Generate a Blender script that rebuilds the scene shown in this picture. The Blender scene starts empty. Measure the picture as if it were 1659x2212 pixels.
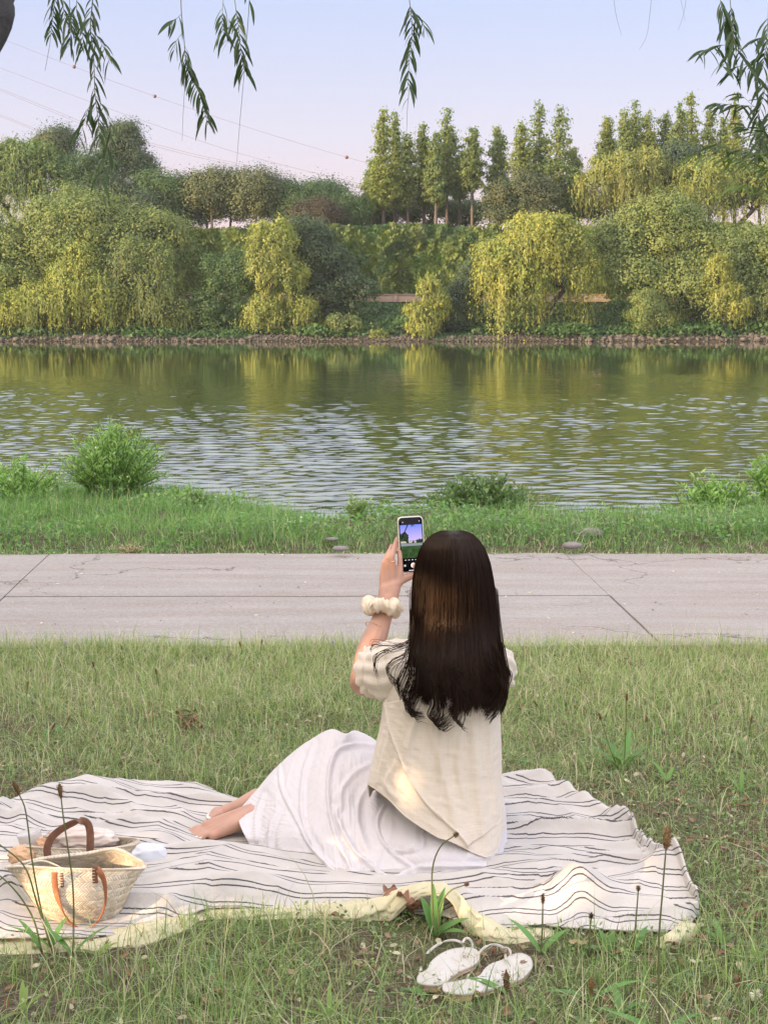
import bpy, bmesh, math, random
import numpy as np
from mathutils import Vector, Matrix
C = bpy.context.scene.collection
sc = bpy.context.scene
RG = np.random.default_rng(7)
random.seed(7)
R = math.radians

# ------------------------------------------------------------ camera
F, PX0, PY0, PITCH, CAMZ = 3322.0, 829.5, 1106.0, R(7.477), 1.31
cam = bpy.data.cameras.new('camera'); camo = bpy.data.objects.new('camera', cam); C.objects.link(camo)
camo.location = (0, 0, CAMZ); camo.rotation_euler = (R(90) - PITCH, 0, 0)
cam.sensor_fit = 'VERTICAL'; cam.sensor_height = 36.0; cam.lens = 36 * F / 2212
cam.clip_start = 0.05; cam.clip_end = 3000
sc.camera = camo

# ------------------------------------------------------------ sun direction and sky
SUN_EL, SUN_AZ = R(9.0), R(60.0)          # azimuth measured from behind the camera towards its left
TOSUN = Vector((-math.sin(SUN_AZ) * math.cos(SUN_EL), -math.cos(SUN_AZ) * math.cos(SUN_EL), math.sin(SUN_EL)))
world = bpy.data.worlds.new('World'); sc.world = world; world.use_nodes = True
wt = world.node_tree; wt.nodes.clear()
def wn(t, **k):
    n = wt.nodes.new(t)
    for a, b in k.items(): setattr(n, a, b)
    return n
sky = wn('ShaderNodeTexSky', sky_type='NISHITA', sun_disc=False)
sky.sun_elevation = SUN_EL
sky.sun_rotation = math.atan2(TOSUN.x, TOSUN.y)
sky.air_density = 1.0; sky.dust_density = 0.6; sky.ozone_density = 2.0
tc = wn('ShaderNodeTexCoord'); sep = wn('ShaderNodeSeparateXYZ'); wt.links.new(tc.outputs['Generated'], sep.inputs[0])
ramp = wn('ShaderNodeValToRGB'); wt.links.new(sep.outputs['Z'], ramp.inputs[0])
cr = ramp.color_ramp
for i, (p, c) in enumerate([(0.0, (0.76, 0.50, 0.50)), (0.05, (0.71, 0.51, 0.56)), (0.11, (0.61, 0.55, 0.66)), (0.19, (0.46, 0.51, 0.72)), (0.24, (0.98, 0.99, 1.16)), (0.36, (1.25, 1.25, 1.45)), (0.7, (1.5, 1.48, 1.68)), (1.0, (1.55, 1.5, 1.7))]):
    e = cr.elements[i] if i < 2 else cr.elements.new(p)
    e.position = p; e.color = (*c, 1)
bg1 = wn('ShaderNodeBackground'); bg1.inputs[1].default_value = 0.02
wt.links.new(sky.outputs[0], bg1.inputs[0])
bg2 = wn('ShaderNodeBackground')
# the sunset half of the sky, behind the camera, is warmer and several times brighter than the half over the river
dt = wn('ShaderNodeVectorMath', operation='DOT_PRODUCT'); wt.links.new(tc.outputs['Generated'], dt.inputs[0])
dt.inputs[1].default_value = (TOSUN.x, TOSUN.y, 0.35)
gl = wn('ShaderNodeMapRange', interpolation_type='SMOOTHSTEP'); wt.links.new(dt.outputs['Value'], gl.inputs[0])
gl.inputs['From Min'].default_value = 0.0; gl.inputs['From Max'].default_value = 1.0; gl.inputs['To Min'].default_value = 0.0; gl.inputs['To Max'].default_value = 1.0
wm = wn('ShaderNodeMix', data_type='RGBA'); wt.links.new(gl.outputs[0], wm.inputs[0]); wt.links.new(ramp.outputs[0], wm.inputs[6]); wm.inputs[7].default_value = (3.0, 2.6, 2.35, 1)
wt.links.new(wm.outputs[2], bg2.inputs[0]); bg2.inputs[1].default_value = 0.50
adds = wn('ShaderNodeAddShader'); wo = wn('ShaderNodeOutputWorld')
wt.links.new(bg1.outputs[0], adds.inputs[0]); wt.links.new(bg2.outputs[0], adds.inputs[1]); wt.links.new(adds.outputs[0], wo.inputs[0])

sl = bpy.data.lights.new('sun', 'SUN'); sl.energy = 5.0; sl.angle = R(0.5); sl.color = (1.0, 0.67, 0.40)
so = bpy.data.objects.new('sun', sl); C.objects.link(so)
so.rotation_euler = TOSUN.to_track_quat('Z', 'Y').to_euler()
sc.view_settings.view_transform = 'Standard'; sc.view_settings.look = 'None'
sc.view_settings.gamma = 1.0; sc.view_settings.exposure = 1.18
sc.render.engine = 'CYCLES'

# ------------------------------------------------------------ projection helpers (pixel frame 1659 x 2212)
def ang(py): return math.atan((PY0 - py) / F) - PITCH
def ray(px, py):
    x, y = (px - PX0) / F, (PY0 - py) / F
    c, s = math.cos(PITCH), math.sin(PITCH)
    return np.array([x, c + y * s, -s + y * c])
def onz(px, py, z=0.0):
    d = ray(px, py); t = (z - CAMZ) / d[2]
    return np.array([0, 0, CAMZ]) + t * d
def ony(px, py, Y):
    d = ray(px, py); t = Y / d[1]
    return np.array([0, 0, CAMZ]) + t * d
def proj(P):
    P = np.asarray(P, float)
    c, s = math.cos(PITCH), math.sin(PITCH)
    x = P[..., 0]; y = P[..., 1]; z = P[..., 2] - CAMZ
    d = y * c - z * s; u = y * s + z * c
    return np.stack([PX0 + F * x / d, PY0 - F * u / d], -1)
def mpp(Y): return Y / F            # metres per pixel at distance Y

# ------------------------------------------------------------ mesh helpers
def mesh_np(name, V, Fc, mat=None, parent=None, col=None, smooth=False, uv=None, attrs=None):
    V = np.asarray(V, np.float32).reshape(-1, 3); Fc = np.asarray(Fc, np.int32)
    me = bpy.data.meshes.new(name)
    k = Fc.shape[1]
    me.vertices.add(len(V)); me.vertices.foreach_set('co', V.ravel())
    me.loops.add(Fc.size); me.loops.foreach_set('vertex_index', Fc.ravel())
    me.polygons.add(len(Fc)); me.polygons.foreach_set('loop_start', np.arange(0, Fc.size, k, dtype=np.int32))
    me.update(calc_edges=True)
    if smooth: me.polygons.foreach_set('use_smooth', np.ones(len(Fc), bool))
    if col is not None:
        a = me.color_attributes.new('Col', 'FLOAT_COLOR', 'POINT')
        cc = np.ones((len(V), 4), np.float32); cc[:, :3] = col
        a.data.foreach_set('color', cc.ravel())
    if attrs:
        for an, av in attrs.items():
            a = me.attributes.new(an, 'FLOAT', 'POINT'); a.data.foreach_set('value', np.asarray(av, np.float32).ravel())
    if uv is not None:
        l = me.uv_layers.new(name='UVMap'); l.data.foreach_set('uv', np.asarray(uv, np.float32)[Fc.ravel()].ravel())
    if mat: me.materials.append(mat)
    o = bpy.data.objects.new(name, me); C.objects.link(o)
    if parent: o.parent = parent
    return o
def tag(o, label=None, cat=None, group=None, kind=None):
    if label: o['label'] = label
    if cat: o['category'] = cat
    if group: o['group'] = group
    if kind: o['kind'] = kind
    return o
def empty(name, loc=(0, 0, 0), label=None, cat=None, group=None):
    o = bpy.data.objects.new(name, None); C.objects.link(o); o.location = loc; o.empty_display_size = 0.1
    return tag(o, label, cat, group)
def grid_faces(nu, nv, wrap=False):
    """vertices indexed i*nv+j, i<nu, j<nv"""
    i = np.arange(nu if wrap else nu - 1); j = np.arange(nv - 1)
    I, J = np.meshgrid(i, j, indexing='ij'); I2 = (I + 1) % nu
    return np.stack([I * nv + J, I2 * nv + J, I2 * nv + J + 1, I * nv + J + 1], -1).reshape(-1, 4)
def tube_arr(path, rad, n=8, cap=True, flat=None, up=None):
    """tube along a path; rad scalar/array, flat = (a,b) scales of the section axes"""
    P = np.asarray(path, float); m = len(P)
    rad = np.broadcast_to(np.asarray(rad, float), (m,))
    T = np.gradient(P, axis=0); T /= np.linalg.norm(T, axis=1)[:, None] + 1e-12
    ref = np.array(up if up is not None else (0, 0, 1.0), float)
    if up is None and abs(T[0] @ ref) > 0.9: ref = np.array([1.0, 0, 0])
    N = np.zeros_like(P); n0 = ref - (ref @ T[0]) * T[0]; n0 /= np.linalg.norm(n0)
    for i in range(m):
        n0 = n0 - (n0 @ T[i]) * T[i]; n0 /= np.linalg.norm(n0) + 1e-12; N[i] = n0
    B = np.cross(T, N)
    a = np.linspace(0, 2 * math.pi, n, endpoint=False)
    fa, fb = flat if flat else (1, 1)
    V = P[:, None] + rad[:, None, None] * (fa * np.cos(a)[None, :, None] * N[:, None] + fb * np.sin(a)[None, :, None] * B[:, None])
    V = V.reshape(-1, 3)
    i = np.arange(m - 1); j = np.arange(n); I, J = np.meshgrid(i, j, indexing='ij'); J2 = (J + 1) % n
    Fq = np.stack([I * n + J, I * n + J2, (I + 1) * n + J2, (I + 1) * n + J], -1).reshape(-1, 4)
    if cap:
        V = np.vstack([V, P[:1], P[-1:]]); c0, c1 = m * n, m * n + 1
        jj = np.arange(n); j2 = (jj + 1) % n
        c0f = np.stack([np.full(n, c0), j2, jj, np.full(n, c0)], -1)
        c1f = np.stack([np.full(n, c1), (m - 1) * n + jj, (m - 1) * n + j2, np.full(n, c1)], -1)
        return V, Fq, np.vstack([c0f, c1f])[:, :3]
    return V, Fq, np.zeros((0, 3), int)
class MB:
    """collects shapes for ONE mesh"""
    def __init__(s): s.V = []; s.Q = []; s.T = []; s.n = 0; s.c = []
    def add(s, V, Q=None, T=None, col=(1, 1, 1)):
        V = np.asarray(V, float).reshape(-1, 3); s.V.append(V)
        if Q is not None and len(Q): s.Q.append(np.asarray(Q) + s.n)
        if T is not None and len(T): s.T.append(np.asarray(T) + s.n)
        s.c.append(np.broadcast_to(np.asarray(col, float), (len(V), 3))); s.n += len(V); return s
    def tube(s, path, rad, n=8, col=(1, 1, 1), **k):
        V, Q, T = tube_arr(path, rad, n, **k); return s.add(V, Q, T, col)
    def box(s, c, size, rot=None, col=(1, 1, 1)):
        x, y, z = np.array(size) / 2
        V = np.array([[sx * x, sy * y, sz * z] for sx in (-1, 1) for sy in (-1, 1) for sz in (-1, 1)])
        if rot is not None: V = V @ np.array(rot).T
        return s.add(V + np.array(c), [[0, 1, 3, 2], [4, 6, 7, 5], [0, 4, 5, 1], [2, 3, 7, 6], [0, 2, 6, 4], [1, 5, 7, 3]], None, col)
    def ball(s, c, r, nu=12, nv=8, col=(1, 1, 1)):
        th = np.linspace(0, 2 * math.pi, nu, endpoint=False); ph = np.linspace(0, math.pi, nv)
        V = np.array([[math.cos(t) * math.sin(p), math.sin(t) * math.sin(p), math.cos(p)] for t in th for p in ph]) * np.array(r) + np.array(c)
        return s.add(V, grid_faces(nu, nv, True), None, col)
    def build(s, name, mat=None, parent=None, smooth=True):
        me = bpy.data.meshes.new(name)
        V = np.vstack(s.V)
        Q = np.vstack(s.Q) if s.Q else np.zeros((0, 4), int); T = np.vstack(s.T) if s.T else np.zeros((0, 3), int)
        me.vertices.add(len(V)); me.vertices.foreach_set('co', V.astype(np.float32).ravel())
        me.loops.add(Q.size + T.size); me.loops.foreach_set('vertex_index', np.concatenate([Q.ravel(), T.ravel()]).astype(np.int32))
        ls = np.concatenate([np.arange(len(Q)) * 4, Q.size + np.arange(len(T)) * 3]).astype(np.int32)
        me.polygons.add(len(ls)); me.polygons.foreach_set('loop_start', ls); me.update(calc_edges=True)
        if smooth: me.polygons.foreach_set('use_smooth', np.ones(len(ls), bool))
        a = me.color_attributes.new('Col', 'FLOAT_COLOR', 'POINT'); cc = np.ones((len(V), 4), np.float32); cc[:, :3] = np.vstack(s.c)
        a.data.foreach_set('color', cc.ravel())
        me.validate()
        if mat: me.materials.append(mat)
        o = bpy.data.objects.new(name, me); C.objects.link(o)
        if parent: o.parent = parent
        return o
def spline(pts, n):
    """Catmull-Rom through pts -> n samples"""
    P = np.asarray(pts, float); m = len(P)
    if m == 2:
        t = np.linspace(0, 1, n)[:, None]; return P[0] * (1 - t) + P[1] * t
    E = np.vstack([2 * P[0] - P[1], P, 2 * P[-1] - P[-2]])
    t = np.linspace(0, m - 1 - 1e-9, n); k = t.astype(int); f = (t - k)[:, None]
    p0, p1, p2, p3 = E[k], E[k + 1], E[k + 2], E[k + 3]
    return 0.5 * (2 * p1 + (p2 - p0) * f + (2 * p0 - 5 * p1 + 4 * p2 - p3) * f ** 2 + (3 * p1 - p0 - 3 * p2 + p3) * f ** 3)
def vnoise(P, seed=0):
    """smooth value noise, vectorised, P (...,3) or (...,2)"""
    P = np.asarray(P, float)
    if P.shape[-1] == 2: P = np.concatenate([P, np.zeros(P.shape[:-1] + (1,))], -1)
    i = np.floor(P).astype(np.int64); f = P - i; f = f * f * (3 - 2 * f)
    def h(x, y, z):
        n = (x * 374761393 + y * 668265263 + z * 2147483647 + seed * 1274126177) & 0xFFFFFFFF
        n = ((n ^ (n >> 13)) * 1274126177) & 0xFFFFFFFF
        n = n ^ (n >> 16)
        return (n & 0xFFFF) / 65535.0 * 2 - 1
    r = 0
    for dx in (0, 1):
        for dy in (0, 1):
            for dz in (0, 1):
                w = (f[..., 0] if dx else 1 - f[..., 0]) * (f[..., 1] if dy else 1 - f[..., 1]) * (f[..., 2] if dz else 1 - f[..., 2])
                r = r + w * h(i[..., 0] + dx, i[..., 1] + dy, i[..., 2] + dz)
    return r
def fbm(P, seed=0, o=3):
    r = 0; a = 1
    for k in range(o): r = r + a * vnoise(np.asarray(P) * 2 ** k + 17.3 * k, seed + k); a *= 0.5
    return r

# ------------------------------------------------------------ material helpers
def newmat(name):
    m = bpy.data.materials.new(name); m.use_nodes = True; nt = m.node_tree; nt.nodes.clear()
    out = nt.nodes.new('ShaderNodeOutputMaterial'); return m, nt, out
def nd(nt, t, **k):
    n = nt.nodes.new(t)
    for a, b in k.items():
        if a.startswith('i_'): n.inputs[a[2:].replace('_', ' ')].default_value = b
        else: setattr(n, a, b)
    return n
def mixc(nt, fac, a, b, mode='MIX'):
    n = nt.nodes.new('ShaderNodeMix'); n.data_type = 'RGBA'; n.blend_type = mode
    for idx, v in ((0, fac), (6, a), (7, b)):
        if hasattr(v, 'links'): nt.links.new(v, n.inputs[idx])
        elif isinstance(v, (int, float)): n.inputs[idx].default_value = v
        else: n.inputs[idx].default_value = (*v[:3], 1)
    return n.outputs[2]
def ramp_n(nt, src, stops):
    n = nt.nodes.new('ShaderNodeValToRGB'); nt.links.new(src, n.inputs[0])
    for i, (p, c) in enumerate(stops):
        e = n.color_ramp.elements[i] if i < 2 else n.color_ramp.elements.new(p)
        e.position = p; e.color = (*c, 1) if len(c) == 3 else c
    return n.outputs[0]
def noise_n(nt, scale, vec=None, detail=4, rough=0.55, out='Fac'):
    n = nt.nodes.new('ShaderNodeTexNoise'); n.inputs['Scale'].default_value = scale; n.inputs['Detail'].default_value = detail
    n.inputs['Roughness'].default_value = rough
    if vec is not None: nt.links.new(vec, n.inputs['Vector'])
    return n.outputs[out]
def bump_n(nt, h, strength, dist, prev=None):
    n = nt.nodes.new('ShaderNodeBump'); n.inputs['Strength'].default_value = strength; n.inputs['Distance'].default_value = dist
    nt.links.new(h, n.inputs['Height'])
    if prev is not None: nt.links.new(prev, n.inputs['Normal'])
    return n.outputs[0]
def leafmat(name, base, rough=0.55, trans=0.35, tcol=None, spec=0.3, noise=None):
    """leaf: base colour times the per-leaf attribute, part of the light passes through"""
    m, nt, out = newmat(name)
    at = nd(nt, 'ShaderNodeAttribute', attribute_name='Col')
    c = mixc(nt, 1.0, at.outputs['Color'], base, 'MULTIPLY')
    p = nd(nt, 'ShaderNodeBsdfPrincipled'); p.inputs['Roughness'].default_value = rough; p.inputs['Specular IOR Level'].default_value = spec
    nt.links.new(c, p.inputs['Base Color'])
    t = nd(nt, 'ShaderNodeBsdfTranslucent')
    tcol = tcol or tuple(min(1, v * k) for v, k in zip(base, (1.3, 1.5, 0.6)))
    c2 = mixc(nt, 1.0, at.outputs['Color'], tcol, 'MULTIPLY'); nt.links.new(c2, t.inputs['Color'])
    mx = nd(nt, 'ShaderNodeMixShader'); mx.inputs[0].default_value = trans
    nt.links.new(p.outputs[0], mx.inputs[1]); nt.links.new(t.outputs[0], mx.inputs[2]); nt.links.new(mx.outputs[0], out.inputs[0])
    return m
def plain(name, base, rough=0.6, spec=0.4, noise=0.15, nscale=20, bump=0.0, bscale=60, usecol=False, sheen=0, metallic=0, sss=0, trans=0, coat=0):
    m, nt, out = newmat(name)
    tcn = nd(nt, 'ShaderNodeTexCoord')
    n = noise_n(nt, nscale, tcn.outputs['Object'])
    c = ramp_n(nt, n, [(0.25, tuple(v * (1 - noise) for v in base)), (0.75, tuple(min(1, v * (1 + noise)) for v in base))])
    if usecol:
        at = nd(nt, 'ShaderNodeAttribute', attribute_name='Col'); c = mixc(nt, 1.0, c, at.outputs['Color'], 'MULTIPLY')
    p = nd(nt, 'ShaderNodeBsdfPrincipled'); nt.links.new(c, p.inputs['Base Color'])
    p.inputs['Roughness'].default_value = rough; p.inputs['Specular IOR Level'].default_value = spec; p.inputs['Metallic'].default_value = metallic
    p.inputs['Sheen Weight'].default_value = sheen; p.inputs['Coat Weight'].default_value = coat
    if sss:
        p.inputs['Subsurface Weight'].default_value = sss; p.inputs['Subsurface Radius'].default_value = (0.012, 0.005, 0.003); p.inputs['Subsurface Scale'].default_value = 1.0
    if bump:
        b = noise_n(nt, bscale, tcn.outputs['Object']); nt.links.new(bump_n(nt, b, bump, 0.01), p.inputs['Normal'])
    sh = p.outputs[0]
    if trans:
        t = nd(nt, 'ShaderNodeBsdfTranslucent'); nt.links.new(c, t.inputs['Color'])
        mx = nd(nt, 'ShaderNodeMixShader'); mx.inputs[0].default_value = trans
        nt.links.new(p.outputs[0], mx.inputs[1]); nt.links.new(t.outputs[0], mx.inputs[2]); sh = mx.outputs[0]
    nt.links.new(sh, out.inputs[0])
    return m
WATER_Z = -1.1
# ------------------------------------------------------------ ground sheet (lawn, river bed, far bank, plateau)
def crest_y(x):
    return 9.05 + 1.35 / (1 + np.exp((x + 0.95) * 2.6)) + 0.08 * np.sin(x * 2.7) + 0.6 / (1 + np.exp(-(x - 1.75) * 4)) + 0.35 * np.exp(-((x - .65) / .4) ** 2)
def smooth01(t): t = np.clip(t, 0, 1); return t * t * (3 - 2 * t)
FAR = [(118.0, -2.4), (119.4, -1.6), (119.75, -1.0), (121.4, -0.5), (124, 0.15), (130.5, 1.7), (133.6, 1.8), (134.6, 1.85), (135.4, 2.3), (138.6, 8.2), (140, 8.5), (200, 8.7), (900, 9.0)]
def ground_z(x, y):
    x = np.asarray(x, float); y = np.asarray(y, float)
    lawn = 0.012 * fbm(np.stack([x * 2.2, y * 2.2], -1), 3) + 0.02 * vnoise(np.stack([x * .5, y * .5], -1), 5)
    lawn = lawn * np.where((y > 5.6) & (y < 8.3), 0.15, 1.0) - np.where((y > 5.95) & (y < 8.1), 0.02, 0)
    cy = crest_y(x)
    verge = np.where(y > 8.2, 0.05 * smooth01((y - 8.2) / 0.6) + 0.02 * fbm(np.stack([x * 3, y * 3], -1), 9), 0)
    z = lawn + verge
    drop = smooth01((y - cy) / 2.6)
    z = z * (1 - drop) + (-1.9) * drop
    fy = np.array([a for a, b in FAR]); fz = np.array([b for a, b in FAR])
    zf = np.interp(y, fy, fz) + np.where(y > 121.5, 0.25, 0.03) * vnoise(np.stack([x * .35, y * .35], -1), 11)
    return np.where(y > 60, np.where(y > 117.9, zf, -1.9), z)
ys = np.concatenate([np.linspace(-60, 0, 13)[:-1], np.linspace(0, 13, 300)[:-1], np.linspace(13, 116, 12)[:-1], np.linspace(116, 142, 90)[:-1], np.linspace(142, 900, 16)])
# x spacing: fine within +-4 m, coarse outside
xs = np.concatenate([-np.geomspace(600, 5, 40), np.linspace(-4.6, 4.6, 200), np.geomspace(5, 600, 40)])
X, Y = np.meshgrid(xs, ys, indexing='ij')
Vg = np.stack([X, Y, ground_z(X, Y)], -1).reshape(-1, 3)
m, nt, out = newmat('soil_and_turf')
geo = nd(nt, 'ShaderNodeNewGeometry')
n1 = noise_n(nt, 3.0, geo.outputs['Position'], 6, 0.65); n2 = noise_n(nt, 40.0, geo.outputs['Position'], 5, 0.7)
soil = ramp_n(nt, n2, [(0.2, (0.045, 0.034, 0.024)), (0.5, (0.11, 0.088, 0.062)), (0.62, (0.16, 0.13, 0.095)), (0.8, (0.25, 0.21, 0.15))])
moss = ramp_n(nt, n2, [(0.25, (0.055, 0.075, 0.028)), (0.75, (0.13, 0.165, 0.065))])
lawnc = mixc(nt, ramp_n(nt, n1, [(0.44, (0, 0, 0)), (0.60, (1, 1, 1))]), soil, moss)
sp = nd(nt, 'ShaderNodeSeparateXYZ'); nt.links.new(geo.outputs['Position'], sp.inputs[0])
far = nd(nt, 'ShaderNodeMapRange'); far.inputs['From Min'].default_value = 20; far.inputs['From Max'].default_value = 60; nt.links.new(sp.outputs['Y'], far.inputs[0])
nf = noise_n(nt, 0.8, geo.outputs['Position'], 5)
farc = ramp_n(nt, nf, [(0.3, (0.030, 0.045, 0.016)), (0.7, (0.085, 0.095, 0.04))])
shore = nd(nt, 'ShaderNodeMapRange'); shore.inputs['From Min'].default_value = 121.6; shore.inputs['From Max'].default_value = 122.6; nt.links.new(sp.outputs['Y'], shore.inputs[0])
nsh = noise_n(nt, 5.0, geo.outputs['Position'], 4)
farc = mixc(nt, shore.outputs[0], ramp_n(nt, nsh, [(0.3, (0.02, 0.02, 0.015)), (0.7, (0.065, 0.058, 0.045))]), farc)
cc = mixc(nt, far.outputs[0], lawnc, farc)
p = nd(nt, 'ShaderNodeBsdfPrincipled'); p.inputs['Roughness'].default_value = 0.95; p.inputs['Specular IOR Level'].default_value = 0.15
nt.links.new(cc, p.inputs['Base Color']); nt.links.new(bump_n(nt, n2, 0.8, 0.02), p.inputs['Normal']); nt.links.new(p.outputs[0], out.inputs[0])
ground = tag(mesh_np('ground', Vg, grid_faces(len(xs), len(ys)), m, smooth=True), kind='structure')

# ------------------------------------------------------------ concrete riverside path, cast in slabs
PA, PB, PM = 5.86, 8.16, 6.92                     # near edge, far edge, lengthwise joint
SL = 0.008
def path_y(x, y): return y + SL * x
m, nt, out = newmat('worn_concrete')
geo = nd(nt, 'ShaderNodeNewGeometry')
mp = nd(nt, 'ShaderNodeMapping'); mp.inputs['Scale'].default_value = (0.35, 3.0, 1); nt.links.new(geo.outputs['Position'], mp.inputs[0])
a1 = noise_n(nt, 1.6, geo.outputs['Position'], 6, 0.6); a2 = noise_n(nt, 90, geo.outputs['Position'], 4, 0.7); a3 = noise_n(nt, 2.2, mp.outputs[0], 5, 0.6)
base = ramp_n(nt, a1, [(0.3, (0.285, 0.268, 0.245)), (0.7, (0.385, 0.366, 0.338))])
base = mixc(nt, ramp_n(nt, a3, [(0.38, (1, 1, 1)), (0.60, (0, 0, 0))]), base, (0.27, 0.225, 0.19))
base = mixc(nt, 0.5, base, ramp_n(nt, a2, [(0.3, (0.20, 0.185, 0.17)), (0.7, (0.47, 0.445, 0.42))]))
vo = nd(nt, 'ShaderNodeTexVoronoi', feature='DISTANCE_TO_EDGE'); vo.inputs['Scale'].default_value = 0.75
wv = noise_n(nt, 2.5, geo.outputs['Position'], 5, 0.6, 'Color')
wadd = nd(nt, 'ShaderNodeVectorMath', operation='ADD'); nt.links.new(geo.outputs['Position'], wadd.inputs[0])
wsc = nd(nt, 'ShaderNodeVectorMath', operation='SCALE'); wsc.inputs['Scale'].default_value = 0.55; nt.links.new(wv, wsc.inputs[0]); nt.links.new(wsc.outputs[0], wadd.inputs[1])
nt.links.new(wadd.outputs[0], vo.inputs['Vector'])
crk = ramp_n(nt, vo.outputs['Distance'], [(0.0, (1, 1, 1)), (0.006, (0, 0, 0))])
cm = noise_n(nt, 0.7, geo.outputs['Position'], 2); cmask = mixc(nt, 1.0, crk, ramp_n(nt, cm, [(0.44, (0, 0, 0)), (0.50, (1, 1, 1))]), 'MULTIPLY')
base = mixc(nt, cmask, base, (0.10, 0.085, 0.07))
p = nd(nt, 'ShaderNodeBsdfPrincipled'); p.inputs['Roughness'].default_value = 0.85; p.inputs['Specular IOR Level'].default_value = 0.3
nt.links.new(base, p.inputs['Base Color']); nt.links.new(bump_n(nt, a2, 0.35, 0.006), p.inputs['Normal']); nt.links.new(p.outputs[0], out.inputs[0])
mb = MB()
gap = 0.0030
for k in range(-22, 23):
    for (ya, yb) in ((PA, PM), (PM, PB)):
        xa, xb = 1.03 + 2.76 * k + gap, 1.03 + 2.76 * (k + 1) - gap
        lean = lambda x, y: x - 0.05 * (y - PM)
        dz = 0.002 * RG.standard_normal()
        nx = 40 if abs(k) < 4 else 4
        uu = np.linspace(0, 1, nx); vv = np.linspace(0, 1, 16)
        U, W = np.meshgrid(uu, vv, indexing='ij')
        yy = ya + gap + (yb - ya - 2 * gap) * W
        rag = 0.02 * vnoise(np.stack([(xa + (xb - xa) * U) * 6, yy], -1), 2)
        if ya == PA: yy = yy + rag * (1 - W)
        else: yy = yy + rag * W
        xx = lean(xa + (xb - xa) * U, yy)
        zz = 0.018 + dz + 0 * xx + 0.002 * vnoise(np.stack([xx * 3, yy * 3], -1), 4)
        edge = (np.minimum(W, 1 - W) == 0) | (np.minimum(U, 1 - U) == 0)
        zz = zz - 0.003 * edge
        V = np.stack([xx, path_y(xx, yy), zz], -1).reshape(-1, 3)
        mb.add(V, grid_faces(nx, 16))
        # skirt
        idx = [i * 16 for i in range(nx)] + [(nx - 1) * 16 + j for j in range(1, 16)] + [i * 16 + 15 for i in range(nx - 2, -1, -1)] + [j for j in range(14, 0, -1)]
        top = V[idx]; bot = top.copy(); bot[:, 2] -= 0.06; L = len(idx)
        j = np.arange(L); mb.add(np.vstack([top, bot]), np.stack([j, j + L, (j + 1) % L + L, (j + 1) % L], -1))
tag(mb.build('path', m, smooth=False), kind='structure')

# ------------------------------------------------------------ river
m, nt, out = newmat('river_water')
geo = nd(nt, 'ShaderNodeNewGeometry')
def wmap(sx, sy, rz=0.0):
    mp = nd(nt, 'ShaderNodeMapping'); mp.inputs['Scale'].default_value = (sx, sy, 1); mp.inputs['Rotation'].default_value = (0, 0, rz)
    nt.links.new(geo.outputs['Position'], mp.inputs[0]); return mp.outputs[0]
w1 = noise_n(nt, 1.0, wmap(1.8, 3.0, 0.12), 1, 0.5)
w2 = noise_n(nt, 1.0, wmap(4.5, 6.5, -0.2), 1, 0.5)
w3 = noise_n(nt, 1.0, wmap(0.25, 0.5, 0.35), 2, 0.5)
gust = noise_n(nt, 1.0, wmap(0.035, 0.06, 0.2), 3, 0.5)
gmask = ramp_n(nt, gust, [(0.38, (0.45, 0.45, 0.45)), (0.60, (1, 1, 1))])
hs = nd(nt, 'ShaderNodeMath', operation='MULTIPLY'); nt.links.new(w2, hs.inputs[0]); hs.inputs[1].default_value = 0.14
hh = nd(nt, 'ShaderNodeMath', operation='ADD'); nt.links.new(w1, hh.inputs[0]); nt.links.new(hs.outputs[0], hh.inputs[1])
hm = nd(nt, 'ShaderNodeMath', operation='MULTIPLY'); nt.links.new(hh.outputs[0], hm.inputs[0]); nt.links.new(gmask, hm.inputs[1])
sy = nd(nt, 'ShaderNodeSeparateXYZ'); nt.links.new(geo.outputs['Position'], sy.inputs[0])
fd = nd(nt, 'ShaderNodeMapRange'); fd.inputs['From Min'].default_value = 36; fd.inputs['From Max'].default_value = 66; fd.inputs['To Min'].default_value = 1; fd.inputs['To Max'].default_value = 0.12
nt.links.new(sy.outputs['Y'], fd.inputs[0])                 # the lee of the far trees is calm, ripples grow towards the near bank
hf = nd(nt, 'ShaderNodeMath', operation='MULTIPLY'); nt.links.new(hm.outputs[0], hf.inputs[0]); nt.links.new(fd.outputs[0], hf.inputs[1])
b1 = bump_n(nt, hf.outputs[0], 1.0, 0.010)
w3f = nd(nt, 'ShaderNodeMath', operation='MULTIPLY'); nt.links.new(w3, w3f.inputs[0]); nt.links.new(fd.outputs[0], w3f.inputs[1])
b2 = bump_n(nt, w3f.outputs[0], 1.0, 0.03, b1)
p = nd(nt, 'ShaderNodeBsdfPrincipled'); p.inputs['Base Color'].default_value = (0.045, 0.065, 0.016, 1)
p.inputs['Specular IOR Level'].default_value = 0.8; p.inputs['Roughness'].default_value = 0.03; p.inputs['IOR'].default_value = 1.6
nt.links.new(b2, p.inputs['Normal']); nt.links.new(p.outputs[0], out.inputs[0])
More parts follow.
